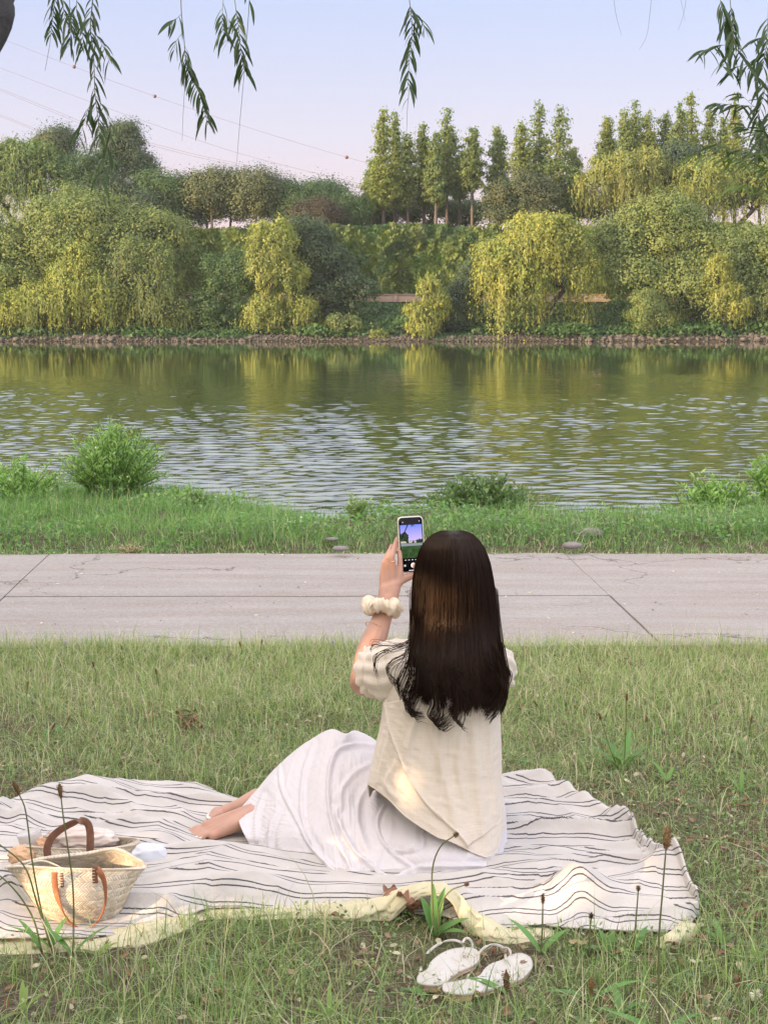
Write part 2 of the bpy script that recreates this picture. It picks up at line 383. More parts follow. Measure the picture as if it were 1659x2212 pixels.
# wind ripples are real waves in the mesh where the river is near enough to show them; the sheet beyond is flat
wy = np.exp(np.linspace(math.log(9.6), math.log(119.9), 1100)); sx_ = np.linspace(-1, 1, 560)
Sx, Y = np.meshgrid(sx_, wy, indexing='ij'); X = Sx * (.27 * Y + 3.0)
gustn = fbm(np.stack([X * .05 + 3, Y * .07], -1), 501, 2)
act = (1 - smooth01((Y - 40 - 9 * gustn - 2 * vnoise(np.stack([X * .4, Y * .3], -1), 502)) / 16)) * (.40 + .85 * np.clip(.5 + 1.2 * gustn, 0, 1)) + .045
wav = np.zeros_like(X)
for k in range(46):
    lam = .12 * (.60 / .12) ** RG.random(); th = RG.normal(math.pi / 2 + .25, .55); kk_ = 2 * math.pi / lam; ph0 = RG.uniform(0, 6.28)
    wob_ = .35 * vnoise(np.stack([X * .5 / lam ** .5, Y * .5 / lam ** .5], -1), 510 + k % 5) if k < 24 else 0
    wav += (.0100 * lam ** .75 / kk_ ** .25 * .35) * np.sin(kk_ * (X * math.cos(th) + Y * math.sin(th)) + ph0 + 2.5 * wob_)
slope = np.gradient(wav, axis=1) / np.gradient(Y, axis=1); sel = Y < 30; wav *= .080 / slope[sel].std()
W_ = np.stack([X, Y, WATER_Z + wav * act], -1)
side = [W_]
tag(mesh_np('river_water', W_.reshape(-1, 3), grid_faces(560, 1100), m, smooth=True), kind='structure')
m_side = m.copy(); m_side.name = 'river_water_rippled'
for nn_ in m_side.node_tree.nodes:
    if nn_.bl_idname == 'ShaderNodeBump' and nn_.inputs['Distance'].default_value < .02: nn_.inputs['Distance'].default_value = .050
for sgn in (-1, 1):
    q = np.stack([np.stack([sgn * (.27 * wy + 3.0), wy, 0 * wy + WATER_Z], -1), np.stack([sgn * np.maximum(.27 * wy + 3.0, 400), wy, 0 * wy + WATER_Z], -1)], 0)
    tag(mesh_np('river_water', q.reshape(-1, 3), grid_faces(2, 1100), m_side), kind='structure')

# ------------------------------------------------------------ far bank: low kerb wall along the promenade
wallm = plain('tan_stone', (0.25, 0.195, 0.15), rough=0.9, noise=0.25, nscale=0.6)
mb = MB(); mb.box((0, 134.35, 2.12), (420, 0.5, 1.0)); mb.box((0, 134.35, 2.66), (420, 0.62, 0.08))
for k in range(-30, 31): mb.box((k * 7.0 + 1, 134.06, 2.12), (0.35, 0.1, 0.92))
tag(mb.build('retaining_wall', wallm, smooth=False), 'low tan retaining wall along the far bank walkway, seen through gaps between shrubs', 'wall')
m = plain('walkway_earth', (0.33, 0.26, 0.20), rough=0.95, noise=0.2, nscale=2)
pv = np.array([[x, y, z] for x in np.linspace(-200, 200, 81) for y, z in ((130.9, 2.02), (134.1, 2.06))])
tag(mesh_np('walkway', pv, grid_faces(81, 2), m), kind='structure')
# ------------------------------------------------------------ foliage generators
def quads(Pc, A, N, L, W, col, bend=None):
    """one diamond-shaped leaf per centre: A long axis, N facing"""
    n = len(Pc)
    A = A / (np.linalg.norm(A, axis=1)[:, None] + 1e-9)
    B = np.cross(N, A); B /= (np.linalg.norm(B, axis=1)[:, None] + 1e-9)
    L = np.broadcast_to(L, (n,))[:, None]; W = np.broadcast_to(W, (n,))[:, None]
    V = np.stack([Pc - A * L / 2, Pc + B * W / 2 + A * L * .05, Pc + A * L / 2, Pc - B * W / 2 + A * L * .05], 1).reshape(-1, 3)
    Fq = np.arange(n * 4).reshape(n, 4)
    return V, Fq, np.repeat(col, 4, axis=0)
def randdir(n):
    d = RG.standard_normal((n, 3)); return d / np.linalg.norm(d, axis=1)[:, None]
def crown(lobes, n, size, clump=0.5, weep=0.0, aspect=1.6, tint=((1, 1, 1), (1, 1, 1)), airy=0.0, jitter=0.5, droopvar=0.6, shell=0.82, cut=None):
    """lobes: (centre3, radii3). returns V, F, col"""
    lobes = [(np.array(c, float), np.array(r, float)) for c, r in lobes]
    area = np.array([(r[0] * r[2] + r[1] * r[2] + r[0] * r[1]) for c, r in lobes]); area /= area.sum()
    P_, N_, A_, C_ = [], [], [], []
    t0, t1 = np.array(tint[0]), np.array(tint[1])
    for (c, r), a in zip(lobes, area):
        m = max(20, int(n * a))
        K = max(6, int(2.0 * (r[0] * r[2] * 4 + r[0] * r[1] * 2) / (clump ** 2) * (1 - airy)))
        d = randdir(K); d[:, 2] = np.abs(d[:, 2]) * np.where(RG.random(K) < 0.72, 1, -1)
        d /= np.linalg.norm(d, axis=1)[:, None]
        rad = RG.uniform(shell, 1.10, K)
        cen = c + d * r * rad[:, None]
        nr = d / r; nr /= np.linalg.norm(nr, axis=1)[:, None]
        ct = RG.random(K); cs = RG.uniform(0.6, 1.35, K) * clump
        kk = RG.integers(0, K, m)
        if weep > 0:
            S = K * 9; sk = RG.integers(0, K, S)
            so_ = cen[sk] + RG.standard_normal((S, 3)) * (cs[sk] * 0.42)[:, None]
            sl_ = weep * RG.uniform(1 - droopvar, 1.0, S) * (0.5 + 0.7 * RG.random(K)[sk])
            ss = RG.integers(0, S, m); kk = sk[ss]; t = RG.random(m) ** 0.85
            hor = nr[kk] * np.array([1, 1, 0])
            pos = so_[ss] + hor * (0.12 * sl_[ss] * np.sqrt(t))[:, None]
            pos[:, 2] -= sl_[ss] * t
            pos += RG.standard_normal((m, 3)) * 0.06 * clump
            A = RG.standard_normal((m, 3)) * 0.35; A[:, 2] -= 1
            N = hor + nr[kk] * 0.3 + RG.standard_normal((m, 3)) * jitter * .5
            br = (0.55 + 0.65 * RG.random(S)[ss]) * (.8 + .35 * ct[kk])
        else:
            pos = cen[kk] + RG.standard_normal((m, 3)) * (cs[kk] * 0.5)[:, None] * np.array([1, 1, 0.75])
            loc = (pos - cen[kk]); loc /= np.linalg.norm(loc, axis=1)[:, None] + 1e-9
            N = nr[kk] * 0.5 + loc * 1.3 + RG.standard_normal((m, 3)) * jitter * .35; N[:, 2] += 0.25
            A = RG.standard_normal((m, 3)); br = np.ones(m)
        N /= np.linalg.norm(N, axis=1)[:, None] + 1e-9
        A = A - (A * N).sum(1)[:, None] * N
        col = (t0 + (t1 - t0) * ct[kk][:, None]) * (br * RG.uniform(0.88, 1.12, m))[:, None]
        P_.append(pos); N_.append(N); A_.append(A); C_.append(col)
    P = np.vstack(P_); N = np.vstack(N_); A = np.vstack(A_); col = np.vstack(C_)
    if cut is not None:
        k = cut(P); P, N, A, col = P[k], N[k], A[k], col[k]
    s = size * RG.uniform(0.6, 1.3, len(P))
    return quads(P, A, N, s * (aspect if weep > 0 else 1.25), s * (0.42 if weep > 0 else 0.85), col)
def trunk_mesh(name, base, top, r0, limbs, mat, parent, bend=0.15, n=8):
    mb = MB(); base = np.array(base, float); top = np.array(top, float)
    path = spline([base, base * .5 + top * .5 + RG.standard_normal(3) * bend * np.array([1, 1, 0.2]), top], 9)
    mb.tube(path, np.linspace(r0, r0 * 0.35, 9) * (1 + np.array([.35] + [0] * 8)), n)
    for e in limbs:
        k = RG.integers(3, 8); s = path[k]; e = np.array(e, float)
        mid = (s + e) / 2 + np.array([0, 0, 0.12 * np.linalg.norm(e - s)])
        pp = spline([s, mid, e], 7); mb.tube(pp, np.linspace(r0 * .45, r0 * .08, 7), 6)
    return mb.build(name, mat, parent)
bark = plain('bark', (0.10, 0.085, 0.068), rough=0.95, noise=0.4, nscale=6, bump=0.6, bscale=20)
darkbark = plain('dark_bark', (0.045, 0.038, 0.032), rough=0.95, noise=0.4, nscale=8, bump=0.6, bscale=30)
M_WILLOW = leafmat('willow_leaves', (0.205, 0.255, 0.075), trans=0.30)
M_WILLOW2 = leafmat('silver_willow_leaves', (0.135, 0.185, 0.068), trans=0.30)
M_GREEN = leafmat('broad_leaves', (0.058, 0.115, 0.042), trans=0.28)
M_DARK = leafmat('dark_leaves', (0.045, 0.080, 0.042), trans=0.2)
M_POP = leafmat('redwood_needles', (0.125, 0.175, 0.065), trans=0.4)
M_IVY = leafmat('ivy_leaves', (0.070, 0.118, 0.034), trans=0.25)
M_OLIVE = leafmat('pine_needles', (0.075, 0.100, 0.045), trans=0.15)

def far_tree(name, label, cat, Y, lobes_px, n, size, mat, clump=0.6, weep=0.0, base_px=None, base_z=None, trunk_r=0.2, group=None, tmat=None, depth=0.8, **k):
    """lobes_px: (px, py, rx, ry[, dY]) in photo pixels, turned into metres at distance Y"""
    lobes = []
    fr_ = []
    for L in lobes_px:
        for q_ in range(4 if L[2] > 26 else 2):
            a_ = RG.uniform(.1, .9) * math.pi; fr_.append((L[0] + math.cos(a_) * L[2] * .98, L[1] - math.sin(a_) * L[3] * .98, L[2] * RG.uniform(.18, .30), L[3] * RG.uniform(.18, .32)) + tuple(L[4:]))
    for L in list(lobes_px) + fr_:
        yy = Y + (L[4] if len(L) > 4 else 0); c = ony(L[0], L[1], yy); s = mpp(yy) * 1.0
        lobes.append((c, (L[2] * s, max(L[2] * s * depth, 0.6), L[3] * s)))
    c0 = np.mean([l[0] for l in lobes], 0)
    bx = ony(base_px, 500, Y)[0] if base_px is not None else c0[0]
    bz = base_z if base_z is not None else float(ground_z(bx, Y)) - 0.1
    e = empty(name, (0, 0, 0), label, cat, group)
    limbs = [l[0] + np.array([0, 0, -0.2 * l[1][2]]) for l in lobes[:6]]
    big = max(lobes, key=lambda l: l[1][2])
    topz = big[0][2] + 0.4 * big[1][2]
    trunk_mesh('trunk', (bx, Y, bz), (big[0][0], big[0][1], topz), trunk_r, limbs, tmat or darkbark, e)
    if weep:
        parts = [crown(lobes, int(n * 1.5), size * .55, clump * 1.35, weep * mpp(Y), airy=.25, **k), crown([(c, (r[0] * .92, r[1] * .92, r[2] * .9)) for c, r in lobes], int(n * .9), size * .55, clump * .9, 0, **{a: b for a, b in k.items() if a != 'droopvar'})]
        V = np.vstack([q[0] for q in parts]); col = np.vstack([q[2] for q in parts]); Fq = np.arange(len(V)).reshape(-1, 4)
    else: V, Fq, col = crown(lobes, int(n * 3.4), size * .43, clump * 1.5, 0, **{**dict(shell=.62), **k})
    g = ground_z(V[:, 0], V[:, 1]); V[:, 2] = np.maximum(V[:, 2], np.maximum(g, WATER_Z) + 0.05)
    mesh_np('crown', V, Fq, mat, e, col)
    return e
YEL = ((0.85, 0.95, 0.9), (1.25, 1.12, 0.8))
GRN = ((0.75, 0.85, 0.9), (1.25, 1.15, 0.9))
# --- willows and shrubs at the water's edge
far_tree('willow_tree', 'broad pale willow with a domed crown at the left end of the far shore', 'tree', 125.5,
   [(175, 545, 115, 115), (60, 620, 95, 95, -1), (300, 560, 90, 95, .5), (130, 500, 60, 55), (215, 480, 60, 50), (30, 530, 60, 60, 1), (370, 545, 45, 60, 1.5), (250, 620, 80, 70, -2), (10, 680, 60, 50, -2)],
   30000, 0.36, M_WILLOW2, clump=0.75, trunk_r=.4, tint=YEL)
far_tree('willow_tree', 'weeping yellow willow over the stones in front of the domed pale willow', 'tree', 121.6,
   [(170, 615, 60, 50), (110, 650, 60, 40), (225, 645, 45, 45), (40, 660, 50, 35), (175, 560, 35, 30)],
   15000, 0.26, M_WILLOW, clump=0.55, weep=85, trunk_r=.22, tint=YEL)
far_tree('willow_tree', 'grey-green willow with drooping skirts left of the dark round shrub', 'tree', 122.2,
   [(340, 610, 45, 70), (280, 580, 45, 55), (345, 665, 45, 30), (390, 680, 28, 25), (300, 660, 30, 40)],
   13000, 0.26, M_WILLOW2, clump=0.5, weep=60, trunk_r=.2, tint=GRN)
far_tree('shrub', 'dark green rounded shrub between the left willows and the upright yellow willow', 'shrub', 123.0,
   [(485, 640, 48, 75), (450, 680, 30, 45), (520, 610, 30, 55)], 9000, 0.26, M_GREEN, clump=0.5, trunk_r=.12, tint=GRN)
far_tree('willow_tree', 'upright yellow-lit willow with a ragged crown standing right of the dark round shrub', 'tree', 122.0,
   [(600, 520, 45, 42), (575, 580, 40, 50), (615, 600, 45, 50), (565, 680, 35, 38, -.5), (610, 690, 40, 35), (550, 530, 22, 22), (655, 680, 28, 30)],
   15000, 0.26, M_WILLOW, clump=0.5, weep=42, trunk_r=.2, tint=((.8, .9, .9), (1.2, 1.05, .8)))
far_tree('broadleaf_tree', 'dark bluish-green tree leaning right behind the upright yellow willow', 'tree', 124.5,
   [(690, 570, 55, 60), (730, 620, 45, 60), (660, 520, 45, 40), (770, 640, 32, 35), (695, 650, 60, 50)],
   13000, 0.30, M_DARK, clump=0.6, trunk_r=.22, tint=GRN)
far_tree('shrub', 'small light green shrub at the water below the dark leaning tree', 'shrub', 120.9,
   [(745, 708, 32, 22), (730, 700, 20, 18)], 2600, 0.22, M_WILLOW2, clump=0.35, weep=14, trunk_r=.06)
far_tree('shrub', 'low tussock shrub over the dark hollow at the waterline', 'shrub', 120.5,
   [(820, 725, 20, 9)], 900, 0.2, M_WILLOW, clump=0.3, weep=8, trunk_r=.05)
far_tree('willow_tree', 'small narrow yellow willow standing alone at the waterline left of the big weeping willow', 'tree', 120.8,
   [(925, 630, 22, 28), (915, 680, 32, 28), (945, 665, 25, 25), (910, 712, 32, 16)], 6500, 0.24, M_WILLOW, clump=0.4, weep=20, trunk_r=.1, tint=((.9, .95, .9), (1.3, 1.1, .8)))
far_tree('shrub', 'dark green shrub wedged between the small yellow willow and the big weeping willow', 'shrub', 123.0,
   [(995, 670, 42, 55), (965, 700, 30, 35), (1020, 620, 30, 40)], 7000, 0.26, M_DARK, clump=0.5, trunk_r=.1, tint=GRN)
far_tree('willow_tree', 'big weeping willow with long golden strands reaching the water, right of centre', 'tree', 122.0,
   [(1160, 530, 80, 50), (1090, 560, 55, 45, -.5), (1225, 540, 55, 55, .5), (1170, 490, 60, 28), (1060, 600, 35, 40, -.8), (1120, 620, 60, 50, -1.2), (1255, 600, 30, 60)],
   26000, 0.28, M_WILLOW, clump=0.6, weep=120, trunk_r=.32, tint=((.85, .95, .9), (1.4, 1.15, .75)), droopvar=.8)
far_tree('broadleaf_tree', 'large spreading leafy tree with clumped crown on the far shore at the right', 'tree', 125.5,
   [(1420, 530, 85, 85), (1340, 540, 55, 65), (1500, 570, 80, 80), (1590, 580, 75, 75), (1440, 470, 60, 38), (1380, 610, 70, 60, -1), (1480, 640, 75, 60, -1.5), (1650, 620, 60, 80), (1555, 650, 60, 55, -2), (1700, 560, 70, 80)],
   34000, 0.36, M_WILLOW2, clump=0.75, trunk_r=.4, tint=YEL)
far_tree('willow_tree', 'bright yellow drooping clump in front of the large spreading tree at the right', 'tree', 121.6,
   [(1570, 640, 32, 34), (1550, 600, 28, 40), (1590, 665, 30, 22)], 6000, 0.24, M_WILLOW, clump=0.4, weep=24, trunk_r=.12, tint=((.9, .95, .9), (1.35, 1.12, .75)))
far_tree('shrub', 'pale green bush at the waterline under the large spreading tree', 'shrub', 121.0,
   [(1395, 690, 38, 36), (1390, 655, 24, 22), (1425, 705, 25, 22)], 5200, 0.24, M_WILLOW2, clump=0.4, trunk_r=.08, tint=YEL)
far_tree('willow_tree', 'soft green weeping willow at the right edge of the far shore', 'tree', 123.0,
   [(1660, 660, 50, 45), (1620, 690, 35, 30), (1740, 650, 60, 60)], 8000, 0.26, M_WILLOW2, clump=0.5, weep=45, trunk_r=.18, tint=GRN)
for i, (px, py, rx, ry) in enumerate([(-90, 590, 90, 120), (-230, 600, 110, 110), (1850, 600, 100, 110), (2000, 590, 90, 120)]):
    far_tree('willow_tree', ['pale willow beyond the left edge of the view', 'farthest pale willow beyond the left edge', 'pale willow beyond the right edge of the view', 'farthest pale willow beyond the right edge'][i], 'tree', 125.0,
       [(px, py, rx, ry)], 5000, 0.45, M_WILLOW2, clump=0.9, trunk_r=.3, tint=YEL)

# --- trees on top of the embankment
def conifer_lobes(px, top, bot, w):
    """narrow spire: stack of lobes"""
    h = bot - top; out_ = []
    for f in np.linspace(.05, .95, 13):
        ww = min(1, .14 + 1.25 * f ** .85) * (1 if f < .8 else 1 - (f - .8) * 1.6)
        out_.append((px + RG.uniform(-.13, .13) * w * ww, top + h * f, w / 2 * ww * RG.uniform(.75, 1.25) * 1.25, h * RG.uniform(0.045, .075)))
    return out_
spires = [(828, 233, 455, 60, 0), (854, 244, 450, 42, 3), (881, 292, 450, 42, 1), (915, 268, 445, 46, 3), (941, 290, 440, 38, 0), (966, 239, 425, 54, 2), (992, 337, 430, 34, 4), (1020, 277, 410, 48, 1),
          (1074, 275, 450, 58, 3), (1127, 265, 460, 56, 0), (1164, 220, 470, 66, 2), (1208, 230, 470, 70, 0), (1240, 320, 455, 40, 4), (804, 345, 450, 30, 5)]
spires2 = [(1311, 255, 400, 44, 4), (1350, 239, 420, 46, 2), (1371, 224, 420, 50, 5), (1398, 241, 420, 46, 3), (1437, 241, 420, 52, 4), (1467, 226, 430, 50, 2), (1492, 199, 440, 52, 5), (1531, 228, 440, 48, 3), (1562, 252, 440, 44, 6), (1586, 202, 450, 58, 2), (1640, 260, 440, 50, 4), (1700, 240, 440, 55, 3)]
words = ['first', 'second', 'third', 'fourth', 'fifth', 'sixth', 'seventh', 'eighth', 'ninth', 'tenth', 'eleventh', 'twelfth', 'thirteenth', 'fourteenth']
order1 = sorted(range(len(spires)), key=lambda i: spires[i][0]); order2 = sorted(range(len(spires2)), key=lambda i: spires2[i][0])
def spire(i, s, label, group):
    px, top, bot, w, dy = s; Y = 145 + dy
    e = empty('conifer_tree', (0, 0, 0), label, 'tree', group)
    lob = [(ony(a, b, Y), (c * mpp(Y), c * mpp(Y), d * mpp(Y))) for a, b, c, d in conifer_lobes(px, top, bot, w)]
    base = ony(px, 500, Y); base[2] = float(ground_z(base[0], Y)) - .1; tp = ony(px, top + 12, Y)
    trunk_mesh('trunk', base, tp, 0.17, [], bark, e, bend=.05)
    V, Fq, col = crown(lob, 6500, 0.19, 0.45, 0, airy=0.3, jitter=0.8, tint=((.75, .9, 1.0), (1.25, 1.1, .8)) if i % 3 else ((.95, 1.0, .8), (1.45, 1.2, .7)), shell=0.25)
    mesh_np('crown', V, Fq, M_POP, e, col)
for r, i in enumerate(order1): spire(i, spires[i], 'slim redwood with bare lower trunk, %s from the left in the centre row' % words[r], 'redwood spires on the embankment, centre row')
for r, i in enumerate(order2): spire(i, spires2[i], 'slim redwood behind the hilltop willows, %s from the left' % words[r], 'redwood spires behind the hilltop willows')
far_tree('pine_tree', 'dark spreading pine with a rusty left side in front of the tall spires', 'tree', 141.5,
   [(1110, 430, 55, 35), (1160, 440, 45, 38), (1080, 450, 40, 25), (1140, 400, 35, 22), (1075, 475, 28, 18), (1130, 465, 50, 20)], 9000, 0.30, M_OLIVE, clump=0.6, trunk_r=.2, tint=((.45, .7, .8), (1.2, 1, .8)))
far_tree('willow_tree', 'hilltop weeping willow left of the right-hand spires', 'tree', 141.0,
   [(1345, 370, 70, 35), (1290, 400, 45, 30), (1400, 370, 50, 40), (1380, 410, 60, 35)], 14000, 0.30, M_WILLOW, clump=0.6, weep=60, trunk_r=.25, tint=((.75, .8, .9), (1.1, .95, .75)))
far_tree('willow_tree', 'hilltop weeping willow below the right-hand spires at the right', 'tree', 140.5,
   [(1540, 380, 80, 40), (1480, 430, 40, 30), (1620, 400, 60, 40), (1530, 440, 55, 30), (1690, 400, 60, 50)], 16000, 0.30, M_WILLOW, clump=0.6, weep=60, trunk_r=.25, tint=((.65, .8, .9), (1.1, 1, .75)))
far_tree('broadleaf_tree', 'dark green tree between the two hilltop willows', 'tree', 143.5,
   [(1460, 400, 50, 70), (1420, 440, 60, 40)], 6000, 0.36, M_DARK, clump=0.7, trunk_r=.2)
far_tree('willow_tree', 'hilltop willow at the left edge of the view with long green strands', 'tree', 142.0,
   [(60, 340, 55, 35), (20, 370, 60, 50), (100, 385, 50, 50), (40, 420, 60, 40), (-40, 370, 60, 60)], 15000, 0.32, M_WILLOW2, clump=0.65, weep=60, trunk_r=.25, tint=((.6, .85, .8), (1.1, 1.1, .8)))
far_tree('pine_tree', 'tall dark grey-green pine rising above the left treetops', 'tree', 146.0,
   [(265, 310, 32, 38), (245, 345, 30, 45), (290, 345, 38, 40), (305, 375, 32, 28), (235, 300, 18, 20), (265, 285, 14, 18)], 9000, 0.32, M_DARK, clump=0.6, trunk_r=.25, tint=((.8, .9, 1.0), (1.5, 1.3, 1.1)), airy=.2)
left_row = [(185, 375, 55, 45, 2, 0), (170, 440, 60, 40, 0, 1), (230, 430, 45, 50, 1, 1), (340, 420, 50, 48, 2, 0), (300, 455, 40, 35, 0, 1), (405, 430, 40, 52, 3, 1), (455, 410, 34, 44, 1, 2), (445, 430, 45, 40, 4, 0), (500, 425, 40, 55, 3, 1), (548, 420, 44, 56, 1, 2), (590, 425, 38, 48, 4, 1), (650, 440, 52, 45, 2, 0), (700, 435, 55, 42, 4, 0), (690, 462, 45, 26, 0, 3), (745, 460, 40, 32, 2, 0), (130, 320, 26, 45, 9, 1), (100, 330, 22, 40, 8, 2)]
left_lab = ['rounded green treetop right of the left hilltop willow', 'dark low tree under the left pine', 'bushy dark tree just below the tall pine', 'light green bushy tree right of the tall pine', 'shadowy tree behind the dome of the shore willow', 'dark slender-trunked tree in the middle of the left grove', 'rusty conifer with a leaning pale trunk in the left grove', 'green crown behind the rusty conifer', 'deep green tree right of the rusty conifer', 'tall olive conifer at the middle of the left grove', 'dark tree at the right of the olive conifer', 'round green dome of a tree before the gap in the skyline', 'broad green tree at the right end of the left grove', 'low purplish-brown tree under the round green domes', 'smaller green tree sloping down towards the gap', 'distant pale treetop behind the left hilltop willow', 'distant narrow treetop at the far left skyline']
for (px, py, rx, ry, dy, k), lb in zip(left_row, left_lab):
    mt = [M_GREEN, M_DARK, M_OLIVE, leafmat('purple_leaves', (.060, .055, .042))][k]
    rx *= 1.15; lob = [(px, py + ry * .55, rx * 1.0, ry * .5), (px, py, rx, ry * .8), (px - rx * .4, py + ry * .3, rx * .6, ry * .5), (px + rx * .45, py + ry * .2, rx * .6, ry * .55), (px + rx * .1, py - ry * .45, rx * .5, ry * .4)]
    far_tree('conifer_tree' if k == 2 else 'broadleaf_tree', lb, 'tree', 141.5 + dy, lob, 5200, 0.32, mt, clump=0.75, trunk_r=.12, tint=GRN, tmat=bark, shell=.5, airy=.15)
for i, (px, py, rx, ry) in enumerate([(790, 465, 30, 25), (850, 462, 45, 24), (930, 460, 50, 26), (1010, 462, 45, 24), (-60, 430, 60, 60), (-180, 420, 90, 70), (1800, 430, 90, 60), (1950, 420, 90, 70), (1250, 455, 40, 30), (1330, 455, 60, 30)]):
    far_tree('shrub', ['low hedge shrub at the foot of the skyline gap', 'low shrub behind the first slim spires', 'low shrub behind the middle spires', 'low shrub behind the last bare trunks', 'treetop just outside the left edge', 'treetop far outside the left edge', 'treetop just outside the right edge', 'treetop far outside the right edge', 'low shrub right of the tallest spires', 'low shrub under the left of the hilltop willows'][i], 'shrub', 152.0, [(px, py, rx, ry)], 2600, 0.34, M_GREEN, clump=0.6, trunk_r=.1, tint=GRN)

# --- ivy-covered embankment wall
def leaf_sheet(n, x0, x1, zf, seed, size, yfun, tint=GRN):
    x = RG.uniform(x0, x1, n); v = RG.random(n)
    z = zf[0] + (zf[1] - zf[0]) * v
    q = np.stack([x * .45, z * .45], -1)
    b = fbm(q, seed, 3)
    z = z + 0.25 * b * (v > .8)
    y = yfun(v) - 0.9 * b + RG.standard_normal(n) * 0.12
    P = np.stack([x, y, z], -1)
    e = 0.15
    bx = fbm(q + np.array([e, 0]), seed, 3) - b; bz = fbm(q + np.array([0, e]), seed, 3) - b
    N = np.stack([bx * 3.0, -np.ones(n), bz * 3.0 + .25], -1) + RG.standard_normal((n, 3)) * .4
    N /= np.linalg.norm(N, axis=1)[:, None]
    A = RG.standard_normal((n, 3)); A[:, 2] -= .8; A -= (A * N).sum(1)[:, None] * N
    t = np.clip(.5 + .6 * vnoise(q * 2.3, seed + 5), 0, 1)[:, None]
    col = (np.array(tint[0]) + (np.array(tint[1]) - np.array(tint[0])) * t) * RG.uniform(.75, 1.25, n)[:, None]
    s = size * RG.uniform(.6, 1.3, n)
    return quads(P, A, N, s * 1.2, s * .9, col)
V, Fq, col = leaf_sheet(110000, -60, 60, (2.3, 8.75), 21, .26, lambda v: 134.5 + 3.1 * v, ((.6, .8, .8), (1.6, 1.3, .85)))
tag(mesh_np('ivy_hedge', V, Fq, M_IVY, None, col), 'long ivy-covered embankment wall running below the skyline trees', 'hedge')
# --- undergrowth on the lower slope
n = 60000
x = RG.uniform(-60, 60, n); y = np.where(RG.random(n) < .12, RG.uniform(119.8, 121.2, n), RG.uniform(120.7, 131.2, n)); x = np.where((y < 120.8) & (vnoise(np.stack([x * .35, x * 0], -1), 33) < .05), x + 4, x); hb = fbm(np.stack([x * .4, y * .4], -1), 31)
z = ground_z(x, y) + np.clip(.45 + .55 * hb, .02, 2) * RG.random(n) ** .5 * np.where(y < 129.5, 1, .45)
P = np.stack([x, y, z], -1); N = RG.standard_normal((n, 3)) * .6 + np.array([0, -.5, 1]); N /= np.linalg.norm(N, axis=1)[:, None]
A = RG.standard_normal((n, 3)); s = .26 * RG.uniform(.6, 1.3, n)
V, Fq, col = quads(P, A, N, s * 1.2, s * .8, (np.array([.6, .75, .75]) + np.clip(.5 + .5 * hb, 0, 1)[:, None] * np.array([.5, .4, .2])) * RG.uniform(.8, 1.2, n)[:, None])
tag(mesh_np('undergrowth', V, Fq, M_GREEN, None, col), 'low dark undergrowth covering the slope of the far bank', 'ground cover', kind='stuff')
# --- rocks along the waterline
rockm = plain('riverside_stone', (0.085, 0.078, 0.067), rough=.9, noise=.35, nscale=1.5, bump=.5, bscale=4)
protos = []
for k in range(6):
    bm = bmesh.new(); bmesh.ops.create_icosphere(bm, subdivisions=2, radius=1)
    sx = RG.uniform(.7, 1.2, 3)
    for v in bm.verts:
        p_ = np.array(v.co); nn = float(fbm(p_ * 1.1 + k * 9, k)); v.co = Vector(p_ * sx * (1 + .28 * nn))
    me = bpy.data.meshes.new('rock'); bm.to_mesh(me); bm.free(); me.materials.append(rockm); protos.append(me)
nr_ = 0
for px in np.sort(np.concatenate([RG.uniform(-10, 560, 135), RG.uniform(560, 1220, 50), RG.uniform(1220, 1675, 100)])):
    Yr = RG.uniform(119.7, 120.7); xw = (px - PX0) / F * Yr
    o = bpy.data.objects.new('rock', protos[RG.integers(0, 6)]); C.objects.link(o)
    s = RG.uniform(.09, .24) * (1 if px < 560 or px > 1220 else .75)
    o.location = (xw, Yr, float(ground_z(xw, Yr)) + s * .25); o.scale = (s * 1.2, s, s * .8); o.rotation_euler = (0, 0, RG.uniform(0, 6.3))
    if px < 560: lb = 'pale round stone in the rubble along the far waterline below the left willows'
    elif px < 1220: lb = 'small stone along the far waterline in the middle of the shore'
    else: lb = 'grey-brown stone in the rubble along the far waterline at the right'
    tag(o, lb, 'rock', ['stones along the far waterline, left', 'stones along the far waterline, middle', 'stones along the far waterline, right'][0 if px < 560 else (1 if px < 1220 else 2)])

# --- small rubble between the stones
n = 5200; x = RG.uniform(-36, 36, n); y = RG.uniform(119.65, 120.9, n); r = RG.uniform(.04, .13, n); z = ground_z(x, y) + r * .3
octv = np.array([(1, 0, 0), (0, 1, 0), (-1, 0, 0), (0, -1, 0), (0, 0, .8), (0, 0, -.8)]); octf = np.array([(0, 1, 4), (1, 2, 4), (2, 3, 4), (3, 0, 4), (1, 0, 5), (2, 1, 5), (3, 2, 5), (0, 3, 5)])
V = np.stack([x, y, z], -1)[:, None] + (octv[None] * RG.uniform(.6, 1.3, (n, 6, 1))) * r[:, None, None]
tag(mesh_np('rubble', V.reshape(-1, 3), (np.arange(n)[:, None, None] * 6 + octf[None]).reshape(-1, 3), rockm), 'fine brown rubble between the stones of the far shore', 'rubble', kind='stuff')
